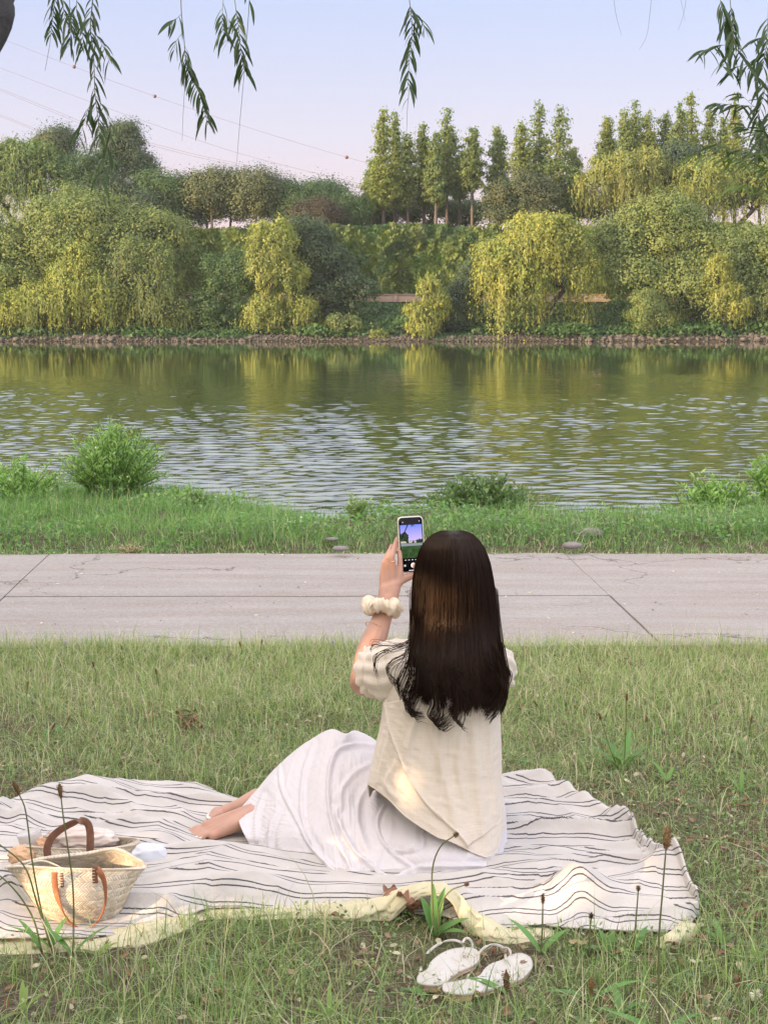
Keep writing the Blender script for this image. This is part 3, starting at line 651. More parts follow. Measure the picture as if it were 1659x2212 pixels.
# ------------------------------------------------------------ blanket outline (needed by the lawn), ground pixels -> metres
BL_PX = [(-60, 1830), (0, 1795), (60, 1762), (130, 1742), (200, 1733), (300, 1722), (430, 1716), (480, 1735), (530, 1752), (640, 1757), (760, 1752), (900, 1738), (1000, 1722), (1085, 1712),
         (1140, 1706), (1185, 1722), (1232, 1748), (1290, 1775), (1345, 1802), (1380, 1850), (1420, 1890), (1465, 1935), (1512, 2005), (1490, 2032), (1440, 2046),
         (1300, 2040), (1180, 2034), (1100, 2040), (1030, 2032), (960, 2010), (840, 2002), (640, 1996), (450, 1992), (380, 2012), (330, 2038), (200, 2052), (0, 2060), (-120, 2070), (-180, 1950)]
BL = np.array([onz(a, b)[:2] for a, b in BL_PX])
def inpoly(P, poly):
    x, y = P[:, 0], P[:, 1]; r = np.zeros(len(P), bool); j = len(poly) - 1
    for i in range(len(poly)):
        xi, yi, xj, yj = *poly[i], *poly[j]
        c = ((yi > y) != (yj > y)) & (x < (xj - xi) * (y - yi) / (yj - yi + 1e-12) + xi); r ^= c; j = i
    return r
M_GRASS = leafmat('grass_blades', (1, 1, 1), rough=.6, trans=.35, tcol=(1.1, 1.25, .7))
FRESH = np.array([.240, .355, .130]); LIME = np.array([.385, .49, .205]); STRAW = np.array([.64, .59, .41]); BROWN = np.array([.24, .155, .10]); BLUEG = np.array([.18, .275, .14])
def blades(x, y, h, w, col, lean=.6, seg=3, z=None, curl=1.0):
    n = len(x); z = ground_z(x, y) if z is None else z
    B0 = np.stack([x, y, z - .004], -1); th = RG.uniform(0, 2 * np.pi, n)
    D = np.stack([np.cos(th), np.sin(th), 0 * th], -1)
    fth = th + np.pi / 2 + RG.uniform(-.9, .9, n); S = np.stack([np.cos(fth), np.sin(fth), 0 * fth], -1)
    L = np.abs(RG.normal(0, lean, n))[:, None]
    V = []
    for k in range(seg + 1):
        t = k / seg
        a = L * t ** 1.2 * (0.8 + curl * .5 * t)
        up = np.sqrt(np.clip(1 - (L * .55 * t) ** 2, .12, 1)) if True else 1
        c = B0 + h[:, None] * (D * a * t ** .5 * .8 + np.array([0, 0, 1.0]) * t * up)
        ww = (w * (1 - t ** 1.8 * .93) * (.7 + .6 * t * (1 - t) * 4 * .5))[:, None]
        V += [c - S * ww / 2, c + S * ww / 2]
    V = np.stack(V, 1).reshape(-1, 3); m = 2 * (seg + 1)
    f = np.array([[2 * k, 2 * k + 1, 2 * k + 3, 2 * k + 2] for k in range(seg)])
    Fq = (np.arange(n)[:, None, None] * m + f[None]).reshape(-1, 4)
    return V, Fq, np.repeat(col, m, axis=0)
def join(lst):
    V, Fq, Cc, o = [], [], [], 0
    for a, b, c in lst: V.append(a); Fq.append(b + o); Cc.append(c); o += len(a)
    return np.vstack(V), np.vstack(Fq), np.vstack(Cc)
def mixcol(n, w, var=.22):
    """w: list of (colour, weight array or number)"""
    W = np.stack([np.broadcast_to(b, (n,)) for a, b in w], -1); W = W / W.sum(1)[:, None]
    k = (RG.random(n)[:, None] > np.cumsum(W, 1)).sum(1).clip(0, len(w) - 1)
    return np.array([a for a, b in w])[k] * RG.uniform(1 - var, 1 + var, n)[:, None]
def shrink(poly, d):
    c = poly.mean(0); v = poly - c; l = np.linalg.norm(v, axis=1)[:, None]; return c + v * (1 - d / l)
BLin = shrink(BL, .03)
def lawn_pts(n, y0, y1, ex=.55, k=.26):
    y = RG.uniform(y0 ** 2, y1 ** 2, n) ** .5; x = RG.uniform(-1, 1, n) * (k * y + ex)
    return x, y
L = []
# main lawn
x, y = lawn_pts(150000, 2.15, 5.95)
sandz = (np.abs(x - .17) < .15) & (y > 2.80) & (y < 3.06); soilp = np.exp(-(((x + .02) / .17) ** 2 + ((y - 2.74) / .10) ** 2)); dens = -.62 * sandz - .5 * soilp - .10 * (y < 3.1) + .56 + .62 * fbm(np.stack([x * 1.7, y * 1.3], -1), 41) + .35 * vnoise(np.stack([x * 7, y * 7], -1), 42) + .30 * smooth01((y - 3.6) / 1.2) + .25 * smooth01((-x - .2) / 1.0) * smooth01((y - 3.8) / .5)
keep = (RG.random(len(x)) < dens) & ~inpoly(np.stack([x, y], -1), BLin) & (y < PA + .07 + .04 * vnoise(np.stack([x * 5, x * 0], -1), 3))
x, y = x[keep], y[keep]; n = len(x)
q = vnoise(np.stack([x * 1.1, y * 1.1], -1), 44); farw = smooth01((y - 4.2) / 1.3)
h = RG.gamma(4, .0088, n) * (1 + .35 * vnoise(np.stack([x * 2, y * 2], -1), 45)) * (.85 + .25 * farw)
dry = np.clip(.40 + .35 * farw + .35 * q + .25 * farw * (x > .8), .05, .9)
col = mixcol(n, [(FRESH, 1.1 - dry * .6), (LIME, .75), (BLUEG, .35 * (1 - farw)), (STRAW, dry * .78), (BROWN, .05)])
L.append(blades(x, y, h, RG.uniform(.0016, .0036, n), col, lean=1.05))
# long thin arching blades
x, y = lawn_pts(9500, 2.15, 5.7, .3); keep = ~inpoly(np.stack([x, y], -1), shrink(BL, -.05)) & ~((np.abs(x - .17) < .22) & (y > 2.70) & (y < 3.10)) & (RG.random(9500) < .55 + .6 * vnoise(np.stack([x * 2.6, y * 2.6], -1), 47)); x, y = x[keep], y[keep]; n = len(x)
L.append(blades(x, y, RG.gamma(8, .0125, n) * np.interp(y, [2.2, 5.5], [1.05, .75]), RG.uniform(.0011, .0026, n), mixcol(n, [(FRESH, .5), (LIME, .8), (STRAW, .5)]), lean=1.5, seg=5, curl=1.3))
# flattened dry thatch
x, y = lawn_pts(60000, 2.15, 5.9); keep = ~inpoly(np.stack([x, y], -1), BLin); x, y = x[keep], y[keep]; n = len(x)
L.append(blades(x, y, RG.uniform(.02, .05, n), RG.uniform(.001, .0022, n), mixcol(n, [(STRAW * .8, .5), (BROWN, .25), (FRESH * .8, .35)]), lean=1.7))
# taller tufts in the near foreground and along the front edge of the blanket
for (cnt, y0, y1, hh) in ((5200, 2.2, 2.9, .066), (3600, 2.75, 3.14, .052)):
    x, y = lawn_pts(cnt, y0, y1, .3); keep = (RG.random(cnt) < .55 + .8 * vnoise(np.stack([x * 3.3, y * 3.3], -1), 51)) & ~inpoly(np.stack([x, y], -1), BL)
    sand = (np.abs(x - .17) < .17) & (y > 2.74) & (y < 3.08); keep &= ~sand | (RG.random(cnt) < .10); keep &= RG.random(cnt) > .75 * np.exp(-(((x + .02) / .17) ** 2 + ((y - 2.74) / .10) ** 2))
    x, y = x[keep], y[keep]; n = len(x)
    L.append(blades(x, y, hh * RG.gamma(6, 1 / 6, n), RG.uniform(.0015, .0034, n), mixcol(n, [(FRESH, .6), (LIME, .5), (BLUEG, .2), (STRAW, .15)]), lean=.75, seg=4))
# sparse surroundings outside the view
x = RG.uniform(-6, 6, 60000); y = RG.uniform(-3, 5.85, 60000); keep = (np.abs(x) > .26 * np.maximum(y, 0) + .5) | (y < 2.15); x, y = x[keep], y[keep]; n = len(x)
L.append(blades(x, y, RG.gamma(5, .012, n), RG.uniform(.003, .006, n), mixcol(n, [(FRESH, .6), (LIME, .5), (STRAW, .4)]), lean=.8, seg=2))
# fringe along the near edge of the path
x = RG.uniform(-2.4, 2.4, 9000); y = PA + RG.normal(-.03, .045, 9000) + .03 * vnoise(np.stack([x * 4, x * 0], -1), 6); n = len(x)
L.append(blades(x, y, RG.gamma(5, .011, n), RG.uniform(.0015, .003, n), mixcol(n, [(FRESH, .35), (LIME, .5), (STRAW, .6)]), lean=.75))
V, Fq, col = join(L)
tag(mesh_np('grass', V, Fq, M_GRASS, None, col), 'patchy lawn of green and straw-coloured blades around the blanket', 'grass', kind='stuff')

# clover and small broad leaves near the soil
def oval_leaves(x, y, z, s, col, tilt=.5, asp=.6):
    n = len(x); N = RG.standard_normal((n, 3)) * tilt; N[:, 2] += 1; N /= np.linalg.norm(N, axis=1)[:, None]
    A = RG.standard_normal((n, 3)); A -= (A * N).sum(1)[:, None] * N; A /= np.linalg.norm(A, axis=1)[:, None]; B = np.cross(N, A)
    c = np.stack([x, y, z], -1); s = s[:, None]
    pts = [(-.5, 0, 0), (-.2, .42, .05), (.25, .36, .04), (.5, 0, -.06), (.25, -.36, .04), (-.2, -.42, .05)]
    V = np.stack([c + A * s * a + B * s * b * asp * 1.2 + N * s * (cz + .05) for a, b, cz in pts], 1).reshape(-1, 3)
    f = np.array([[0, 1, 2, 5], [5, 2, 3, 4]]); f = np.array([[0, 1, 4, 5], [1, 2, 3, 4]])
    return V, (np.arange(n)[:, None, None] * 6 + f[None]).reshape(-1, 4), np.repeat(col, 6, axis=0)
x, y = lawn_pts(30000, 2.15, 5.9); keep = ~inpoly(np.stack([x, y], -1), BLin) & ~((np.abs(x - .17) < .13) & (y > 2.84) & (y < 3.06)) & (RG.random(len(x)) < .35 + .9 * vnoise(np.stack([x * 2.3, y * 2.3], -1), 61)); x, y = x[keep], y[keep]; n = len(x)
V, Fq, col = oval_leaves(x, y, ground_z(x, y) + RG.uniform(.004, .03, n), RG.uniform(.006, .014, n), mixcol(n, [(FRESH * .9, .6), (BLUEG, .5), (LIME * .8, .3)]))
tag(mesh_np('clover', V, Fq, M_GRASS, None, col), 'small round clover and weed leaves scattered through the lawn', 'ground cover', kind='stuff')
# leaf litter: small brown curled bits
x, y = lawn_pts(9000, 2.15, 5.9); keep = ~inpoly(np.stack([x, y], -1), BLin); x, y = x[keep], y[keep]; n = len(x)
V, Fq, col = oval_leaves(x, y, ground_z(x, y) + RG.uniform(.002, .012, n), RG.uniform(.006, .026, n), mixcol(n, [(BROWN, .6), (STRAW * .8, .25), (np.array([.22, .11, .06]), .35)]), tilt=.35, asp=.45)
x2 = RG.uniform(-2.3, 2.3, 500); y2 = np.where(RG.random(500) < .6, PB - np.abs(RG.normal(0, .06, 500)), RG.uniform(PA, PB, 500)); n = 500
V2, F2, c2 = oval_leaves(x2, y2, np.full(n, .022), RG.uniform(.006, .022, n), mixcol(n, [(BROWN, .6), (STRAW, .5), (np.array([.6, .55, .45]), .12)]), tilt=.2, asp=.45)
V, Fq, col = join([(V, Fq, col), (V2, F2, c2)])
tag(mesh_np('leaf_litter', V, Fq, leafmat('dry_litter', (1, 1, 1), trans=.1, tcol=(1, .8, .6)), None, col), 'brown dry leaf litter over the bare soil and the path edge', 'leaf litter', kind='stuff')

# ------------------------------------------------------------ verge between path and river
L = []
nn = 120000; x = RG.uniform(-4.2, 4.2, nn); y = RG.uniform(PB - .03, 11.3, nn)
cy = crest_y(x)
keep = (y < cy + .55) & (RG.random(nn) < .75 + .4 * fbm(np.stack([x * 1.5, y * 1.5], -1), 71) + .2)
bare = np.exp(-((x + .10) / .45) ** 2) * smooth01((y - 8.5) / .3)          # thin worn gap behind the phone
keep &= RG.random(nn) > bare * .75
x, y = x[keep], y[keep]; n = len(x); edge = smooth01((y - PB) / .35)
hf = (.35 + .65 * edge) * (1 + .5 * fbm(np.stack([x * 1.1, y * 2], -1), 72)) * np.where(x < -.2, 1.15, .9) * (1 - .5 * bare[keep])
h = RG.gamma(4, .017, n) * np.clip(hf, .25, 2)
mead = vnoise(np.stack([x * 1.3, y * 1.7], -1), 73)
col = mixcol(n, [(FRESH * np.array([.85, 1.1, .9]), .8), (BLUEG, .5 + .3 * mead), (LIME * np.array([.85, 1, .9]), .35), (STRAW, .10 + .5 * (1 - edge) + .12 * np.clip(mead, 0, 1))])
L.append(blades(x, y, h, RG.uniform(.0025, .0055, n), col, lean=.85))
x = RG.uniform(-9, 9, 30000); y = RG.uniform(PB, 11.5, 30000); keep = (np.abs(x) > 4.1) & (y < crest_y(x) + 1); x, y = x[keep], y[keep]; n = len(x)
L.append(blades(x, y, RG.gamma(6, .018, n), RG.uniform(.006, .01, n), mixcol(n, [(FRESH, .8), (BLUEG, .5), (STRAW, .15)]), lean=.6, seg=2))
V, Fq, col = join(L)
tag(mesh_np('verge_grass', V, Fq, M_GRASS, None, col), 'dense green grass strip between the concrete path and the river', 'grass', kind='stuff')
nn = 60000; x = RG.uniform(-3.6, 3.6, nn); y = RG.uniform(PB, 11.0, nn); cl = fbm(np.stack([x * 2.2, y * 2.2], -1), 81)
keep = (RG.random(nn) < .3 + .8 * cl) & (y < crest_y(x) + .5); x, y, cl = x[keep], y[keep], cl[keep]; n = len(x); e = smooth01((y - PB) / .4)
V, Fq, col = oval_leaves(x, y, ground_z(x, y) + RG.uniform(.0, .10, n) * e * (.6 + .6 * np.clip(cl, 0, 1)), RG.uniform(.012, .032, n), mixcol(n, [(FRESH * np.array([.8, 1.05, .9]), .7), (BLUEG, .5), (LIME * .8, .25)]), tilt=.8)
tag(mesh_np('verge_weeds', V, Fq, M_GRASS, None, col), 'low leafy weeds mixed into the grass strip by the river', 'ground cover', kind='stuff')

# leafy stem plants on the verge
def leafy(name, label, cat, px, py, wpx, hpx, Y, stems, leaves, ls, cols, flowers=0, spread=.55, fl_col=(.85, .86, .8), group=None, droop=.25, lw=.32):
    sc_ = mpp(Y); base = ony(px, py, Y); gz = float(ground_z(base[0], Y)); W = wpx * sc_ / 2; H = hpx * sc_ + max(0, base[2] - gz)
    e = empty(name, (base[0], Y, gz), label, cat, group)
    sm = MB(); Pc, A = [], []; tips = []
    for s in range(stems):
        th = RG.uniform(0, 6.28); r = W * RG.random() ** .6
        b = np.array([math.cos(th), math.sin(th), 0]) * r * .35; hh = H * RG.uniform(.35, 1.12) * (1 - .45 * (r / W) ** 2)
        tip = np.array([math.cos(th) * r, math.sin(th) * r * .8, hh]); mid = (b * .7 + tip * .3); mid[2] = hh * .55
        pth = spline([b, mid, tip], 7); sm.tube(pth, np.linspace(.0028, .0010, 7) * (1 + wpx / 300), 3, cap=False, col=(1, 1, 1)); tips.append(tip)
        t = RG.uniform(.12, 1, leaves); k = (t * 5.99).astype(int); f = (t * 6 - k)[:, None]
        pp = pth[k] * (1 - f) + pth[k + 1] * f
        a = randdir(leaves) * np.array([1, 1, .35]) + np.array([0, 0, .95 - droop]); a /= np.linalg.norm(a, axis=1)[:, None]
        Pc.append(pp + a * ls * .5); A.append(a)
    Pc = np.vstack(Pc); A = np.vstack(A); n = len(Pc); N = RG.standard_normal((n, 3)) * .6 + np.array([0, -.3, 1]); N -= (N * A).sum(1)[:, None] * A; N /= np.linalg.norm(N, axis=1)[:, None]
    l = ls * RG.uniform(.6, 1.3, n)
    V, Fq, c = quads(Pc, A, N, l, l * lw, mixcol(n, cols)); mesh_np('foliage', V, Fq, M_GRASS, e, c)
    sm.build('stem', plain('green_stem', (.13, .19, .06), rough=.7), e)
    if flowers:
        fb = MB(); tp = np.array(tips)[RG.integers(0, len(tips), flowers)] * RG.uniform(.55, 1.0, flowers)[:, None] + RG.standard_normal((flowers, 3)) * .03 * W / .3
        fb.ball((0, 0, 0), .0055, 6, 5); f0 = fb.build('flower', plain('white_petal', fl_col, rough=.6), e); f0.location = tp[0]
        for q_ in tp[1:]: f1 = f0.copy(); C.objects.link(f1); f1.parent = e; f1.location = q_
    return e
gcol = [(FRESH * np.array([.95, 1.15, .8]), .6), (LIME * np.array([.95, 1.1, .9]), .8), (BLUEG, .15)]
leafy('bush', 'large feathery bush with tiny white flowers on the river verge at the left', 'bush', 245, 1078, 240, 158, 10.15, 330, 40, .042, gcol, flowers=45, lw=.2)
leafy('bush', 'lower leafy weed clump with white flowers at the left edge of the verge', 'bush', 50, 1105, 220, 92, 10.0, 110, 24, .045, gcol, flowers=40, lw=.24)
leafy('cushion_plant', 'small round olive cushion plant on the verge right of the feathery bush', 'plant', 425, 1112, 62, 34, 9.7, 120, 22, .016, [(np.array([.12, .15, .03]), 1), (np.array([.08, .12, .03]), .5)], spread=.4)
leafy('leafy_weed', 'upright star-leaved weed standing against the water left of the phone', 'plant', 688, 1125, 46, 48, 9.75, 4, 14, .055, [(FRESH * np.array([.7, 1.0, .8]), 1)], lw=.3)
leafy('bush', 'dark green mounded bush on the verge just right of the phone', 'bush', 1040, 1140, 265, 82, 9.75, 190, 32, .035, [(BLUEG * .85, .7), (FRESH * .9, .5)], lw=.5)
leafy('bush', 'light green leafy bush on the verge near the right edge', 'bush', 1545, 1140, 225, 112, 9.95, 130, 30, .05, gcol, lw=.28)
leafy('bush', 'bright bush cut off by the right edge of the picture on the verge', 'bush', 1680, 1140, 160, 150, 10.0, 110, 30, .05, gcol, lw=.28)
leafy('leafy_weed', 'low weed clump between the mounded bush and the right-hand bush', 'plant', 1290, 1130, 150, 42, 9.8, 60, 18, .035, gcol)
leafy('leafy_weed', 'clump of small white flowers beside the worn gap in the verge', 'plant', 630, 1165, 70, 26, 8.75, 26, 14, .022, gcol, flowers=34)
leafy('leafy_weed', 'feathery tall weed left of the phone on the verge', 'plant', 770, 1150, 50, 60, 9.1, 26, 18, .04, [(LIME, .6), (FRESH, .5)], lw=.16)
leafy('leafy_weed', 'thin weeds standing above the verge right of the cushion plant', 'plant', 500, 1100, 90, 40, 9.9, 16, 12, .035, gcol)
leafy('leafy_weed', 'tall thin weed cluster right of the feathery bush', 'plant', 390, 1090, 100, 50, 9.95, 26, 14, .04, gcol)
leafy('dry_weed', 'pale dry straw tuft at the path edge below the feathery bush', 'plant', 285, 1198, 70, 24, 8.2, 40, 10, .03, [(STRAW, .8), (np.array([.32, .22, .14]), .5)], lw=.1)
# flat grey stones on the verge
stm = plain('grey_stone', (.24, .22, .21), rough=.9, noise=.25, nscale=15, bump=.5, bscale=60)
for (px, py, w_, lb) in ((1272, 1152, 34, 'flat grey stone in the verge grass right of the mounded bush'), (1235, 1178, 22, 'smaller half-buried stone on the verge nearer the path'), (735, 1185, 18, 'flat pale stone in the worn gap left of the phone'), (718, 1165, 14, 'little grey stone beside the white-flowered clump')):
    c = onz(px, py, .06); mb = MB(); mb.ball((0, 0, 0), (1, .7, .35), 14, 9); mb.V[-1] *= (1 + .12 * fbm(mb.V[-1] * 2.2 + px, 5)[:, None])
    mb.V[-1] *= w_ * c[1] / F
    o = mb.build('stone', stm); o.location = c; tag(o, lb, 'stone')

# ------------------------------------------------------------ single weeds of the lawn
M_PLANT = leafmat('plantain_leaf', (1, 1, 1), rough=.5, trans=.25, tcol=(1.1, 1.2, .5))
headm = plain('seed_head', (.23, .16, .09), rough=.95, noise=.4, nscale=300, bump=1, bscale=500, usecol=True)
stalkm = plain('stalk', (.13, .155, .055), rough=.7)
def leaf_strap(base, dir2, L_, W_, col, lift=.8, fold=.25, n=9, droop=.5):
    t = np.linspace(0, 1, n); d = np.array([dir2[0], dir2[1]]) / (np.hypot(*dir2) + 1e-9)
    out_ = L_ * (t * math.cos(lift) + droop * .35 * t ** 2); up = L_ * (t * math.sin(lift) - droop * .45 * t ** 2.2)
    c = np.array(base) + np.stack([d[0] * out_, d[1] * out_, up], -1); s = np.array([-d[1], d[0], 0])
    w = W_ / 2 * np.sin(np.pi * np.clip(t * .93 + .07, 0, 1)) ** .8 * (1 - .25 * t); w[-1] = .0003
    V = np.stack([c - s * w[:, None] + np.array([0, 0, 1]) * (w * fold)[:, None], c, c + s * w[:, None] + np.array([0, 0, 1]) * (w * fold)[:, None]], 1).reshape(-1, 3)
    return V, grid_faces(n, 3), np.tile(np.array(col) * RG.uniform(.85, 1.15), (len(V), 1))
def plantain(label, stalks, leaves, name='plantain', gr=None):
    """stalks: list of (pixel path bottom->top at distance Y, head pixels length, head radius m); leaves: (angle, length, width)"""
    Yb = stalks[0][1]; b = ony(*stalks[0][0][0], Yb); bz = float(ground_z(b[0], Yb)); e = empty(name, (b[0], Yb, bz), label, 'plant', gr)
    org = np.array([b[0], Yb, bz])
    for pts, Y, hl, hr, hc in stalks:
        W = [ony(px, py, Y) for px, py in pts]; W[0] = np.array([W[0][0], Y, float(ground_z(W[0][0], Y))])
        pth = spline(np.array(W) - org, 16); mb = MB(); mb.tube(pth, np.linspace(.0022, .0014, 16), 5)
        st = mb.build('stalk', stalkm, e)
        d = pth[-1] - pth[-2]; d /= np.linalg.norm(d); hb = MB(); tt = np.linspace(0, 1, 14); hp = pth[-1] + d * (tt * hl)[:, None]
        V, Q, T = tube_arr(hp, hr * .78 * np.sin(np.pi * np.clip(tt * .92 + .06, 0, 1)) ** .6, 10); V += RG.standard_normal(V.shape) * hr * .12; hb.add(V, Q, T, hc)
        for k in range(60):          # little florets sticking out
            i = RG.integers(1, 13); a = RG.uniform(0, 6.28); r_ = randdir(1)[0]; r_ -= (r_ @ d) * d; r_ /= np.linalg.norm(r_) + 1e-9
            c0 = hp[i] + r_ * hr * .8; hb.tube([c0, c0 + r_ * hr * .55], [.0006, .0003], 3, col=(1.6, 1.5, 1.2), cap=False)
        hb.build('seed_head', headm, e)
    for (a, l_, w_, lf) in leaves:
        V, Fq, c = leaf_strap((0, 0, .002), (math.cos(a), math.sin(a)), l_, w_, FRESH * np.array([.55, .8, .6]), lift=lf)
        mesh_np('leaf', V, Fq, M_PLANT, e, c, smooth=True)
    return e
TAN = (1.9, 1.7, 1.4); DK = (1.0, .9, .75)
plantain('tall pale plantain seed head on a long stalk at the lower right', [([(1424, 2262), (1422, 2050), (1430, 1930), (1438, 1832)], 2.62, .040, .0095, TAN)], [(2.6, .1, .02, .5), (.4, .09, .02, .6)])
plantain('brown-headed stalk nearest the left edge, leaning over the front basket', [([(112, 2075), (95, 1990), (72, 1870), (57, 1755), (42, 1715)], 3.02, .030, .0055, DK)], [(1.2, .08, .014, .9), (3, .1, .014, .7), (-.6, .09, .014, .8)])
plantain('brown-headed stalk rising straight in front of the front basket', [([(158, 2090), (160, 1990), (157, 1900), (139, 1774), (133, 1725)], 2.98, .032, .0055, (1.3, 1.1, .9))], [(.3, .1, .016, .9), (2.5, .1, .016, .7)])
plantain('stalk bending left across the front basket with its tip outside the picture', [([(116, 2072), (81, 1951), (55, 1873), (5, 1828), (-14, 1820)], 3.0, .016, .005, DK)], [(2.0, .09, .014, .9)])
plantain('low stalk arching left at the base of the front basket', [([(92, 2070), (75, 1990), (44, 1936), (5, 1895), (-12, 1890)], 3.0, .014, .005, DK)], [(2.4, .1, .014, .8)])
plantain('curved stalk with small head rising from the leafy clump in front of the skirt', [([(938, 2025), (933, 1930), (935, 1870), (952, 1828), (980, 1806)], 3.06, .012, .0045, (1.0, .85, .7)), ([(946, 2025), (950, 1960), (972, 1925), (1003, 1912)], 3.06, .010, .0038, (1.0, .85, .7))],
         [(2.2, .10, .024, 1.25), (1.1, .12, .022, 1.3), (.2, .08, .03, .7), (-.6, .08, .03, .6), (1.6, .13, .018, 1.42)])
plantain('thin stalk with a dark head over the right front edge of the blanket', [([(1168, 2080), (1171, 2000), (1172, 1952)], 2.98, .022, .0042, DK)], [(.5, .08, .02, .8), (2.5, .1, .02, .9)])
plantain('short stalk with a nearly black head above the two big pointed leaves', [([(1272, 2085), (1273, 2020), (1276, 1985)], 2.97, .014, .0042, (.45, .4, .4))], [])
plantain('leaning thin stalk before the right corner of the blanket', [([(1366, 2085), (1372, 2000), (1378, 1925)], 2.98, .011, .004, DK)], [(1, .08, .018, .7)])
plantain('fat brown seed head hanging in front of the right sandal', [([(1093, 2215), (1095, 2170), (1094, 2138)], 2.80, .040, .007, (1.2, 1.0, .8))], [(2.8, .08, .02, .5)])
plantain('pale brown seed head at the bottom, right of the sandals', [([(1277, 2245), (1277, 2190), (1277, 2150)], 2.78, .036, .0062, (1.7, 1.45, 1.1))], [(.1, .1, .02, .6), (3.3, .09, .02, .5)])
plantain('tall upright stalk on the lawn right of the blanket', [([(1346, 1700), (1350, 1600), (1353, 1515)], 4.25, .022, .004, DK)], [(.3, .1, .022, .9), (2.2, .12, .024, .9), (4, .12, .02, .8), (1.2, .14, .022, 1.1), (5.2, .1, .02, .9)])
plantain('stalk leaning left beside the tall upright stalk on the lawn', [([(1336, 1700), (1318, 1620), (1298, 1556)], 4.22, .022, .004, DK)], [(2.9, .12, .024, .9), (3.8, .1, .02, .8)])
for k, (px, py, hp_) in enumerate([(206, 1480, 40), (57, 1520, 36), (140, 1590, 30), (108, 1600, 26), (345, 1490, 34), (520, 1425, 28), (563, 1418, 26), (1165, 1555, 30), (1400, 1600, 40), (1252, 1480, 26), (1530, 1540, 38), (1620, 1600, 40), (262, 1430, 24)]):
    g_ = onz(px, py)
    plantain(['slim dark-headed stalk in the lawn above the left end of the blanket', 'dark-headed stalk near the left picture edge', 'short stalk in the left lawn', 'shorter stalk left of the short stalk in the left lawn', 'dark stalk left of the dandelion clock', 'small stalk by the path edge at left of centre', 'second small stalk by the path edge at left of centre', 'small stalk just right of the woman in the lawn', 'stalk in the lawn right of the tall pair', 'small stalk near the path right of the woman', 'stalk in the right lawn near the picture edge', 'stalk at the far right edge of the lawn', 'small stalk near the path above the left lawn'][k],
             [([(px, py + 6), (px + RG.uniform(-4, 4), py - hp_ * .6), (px + RG.uniform(-8, 8), py - hp_)], g_[1], .02, .0035, DK)], [(RG.uniform(0, 6.3), .06, .014, .8), (RG.uniform(0, 6.3), .06, .014, .7)])
def rosette(label, px, py, lv, tint=(.8, 1.05, .85), cat='plant', name='broadleaf_weed'):
    g_ = onz(px, py); e = empty(name, (g_[0], g_[1], float(ground_z(g_[0], g_[1]))), label, cat)
    for a, l_, w_, lf in lv:
        l_ *= .50 * RG.uniform(.6, 1.3); w_ *= .62; a += RG.normal(0, .4); lf = lf * RG.uniform(.6, 1.05)
        V, Fq, c = leaf_strap((0, 0, .002), (math.cos(a), math.sin(a)), l_, w_, FRESH * np.array(tint) * .72, lift=lf, n=11); mesh_np('leaf', V, Fq, M_PLANT, e, c, smooth=True)
rosette('pair of big pointed leaves rising before the right part of the blanket', 1312, 2068, [(2.6, .13, .026, 1.2), (.5, .11, .028, 1.05), (3.4, .10, .03, .5), (5.5, .12, .03, .3), (2.9, .08, .02, .8)])
rosette('broad upright leaves at the left, below the front basket', 215, 2075, [(.3, .11, .024, 1.0), (.8, .1, .02, 1.2), (3, .08, .02, .8), (5, .07, .02, .6)], (1.2, 1.25, .8))
rosette('broad pale leaves at the bottom edge, right of centre', 1340, 2200, [(.2, .13, .03, .8), (2.2, .12, .03, .9), (3.2, .13, .03, .5), (5.6, .1, .03, .6), (4.3, .1, .03, .5)])
rosette('leafy weed beside the right corner of the blanket', 1560, 2060, [(1.8, .11, .026, 1.3), (2.7, .12, .024, .9), (.4, .1, .024, .8), (4.4, .08, .02, .6)])
rosette('pointed leaves at the bottom edge left of the sandals', 712, 2225, [(.9, .12, .02, 1.1), (2.4, .11, .018, .9), (1.5, .13, .018, 1.3), (3.4, .1, .018, .5), (-.2, .1, .018, .6)], (1.1, 1.15, .8))
rosette('low leafy weed between the bottom edge and the left sandal', 905, 2165, [(.3, .05, .026, .4), (1.6, .05, .024, .7), (2.9, .05, .026, .4), (4.4, .05, .024, .3)])
rosette('bright upright leaves on the lawn behind the right end of the blanket', 1440, 1700, [(1.0, .13, .022, 1.2), (2.2, .13, .022, 1.1), (.2, .1, .02, .9), (3.4, .1, .02, .9), (1.6, .14, .02, 1.35)], (.9, 1.15, .8))
rosette('tuft of leaves at the right edge of the lawn', 1600, 1720, [(1.3, .14, .022, 1.3), (2.3, .13, .02, 1.0), (.4, .12, .02, 1.0), (2.9, .1, .02, .8)], (.9, 1.1, .8))
rosette('dark leafy weed beside the right edge of the skirt', 1125, 1660, [(.3, .07, .03, .5), (1.4, .07, .03, .7), (2.6, .07, .03, .5), (4, .06, .03, .4), (5.2, .06, .03, .3)], (.6, .95, .8))
rosette('leafy weed low at the left of the front sandal row', 455, 2110, [(.3, .1, .03, .3), (2.6, .1, .03, .4), (1.4, .09, .03, .6)], (.7, .95, .9))
rosette('pale leafy weed at the bottom left corner', 50, 2200, [(1.2, .12, .022, 1.2), (2.2, .12, .022, 1.0), (.3, .11, .022, .8), (4, .1, .022, .5)], (1.2, 1.2, .8))
rosette('sagging grass-like leaves at the right edge, low', 1625, 2110, [(1.9, .15, .016, 1.2), (2.6, .14, .016, 1.0), (1.2, .14, .016, 1.25), (.4, .12, .016, .9)], (1.1, 1.2, .8))
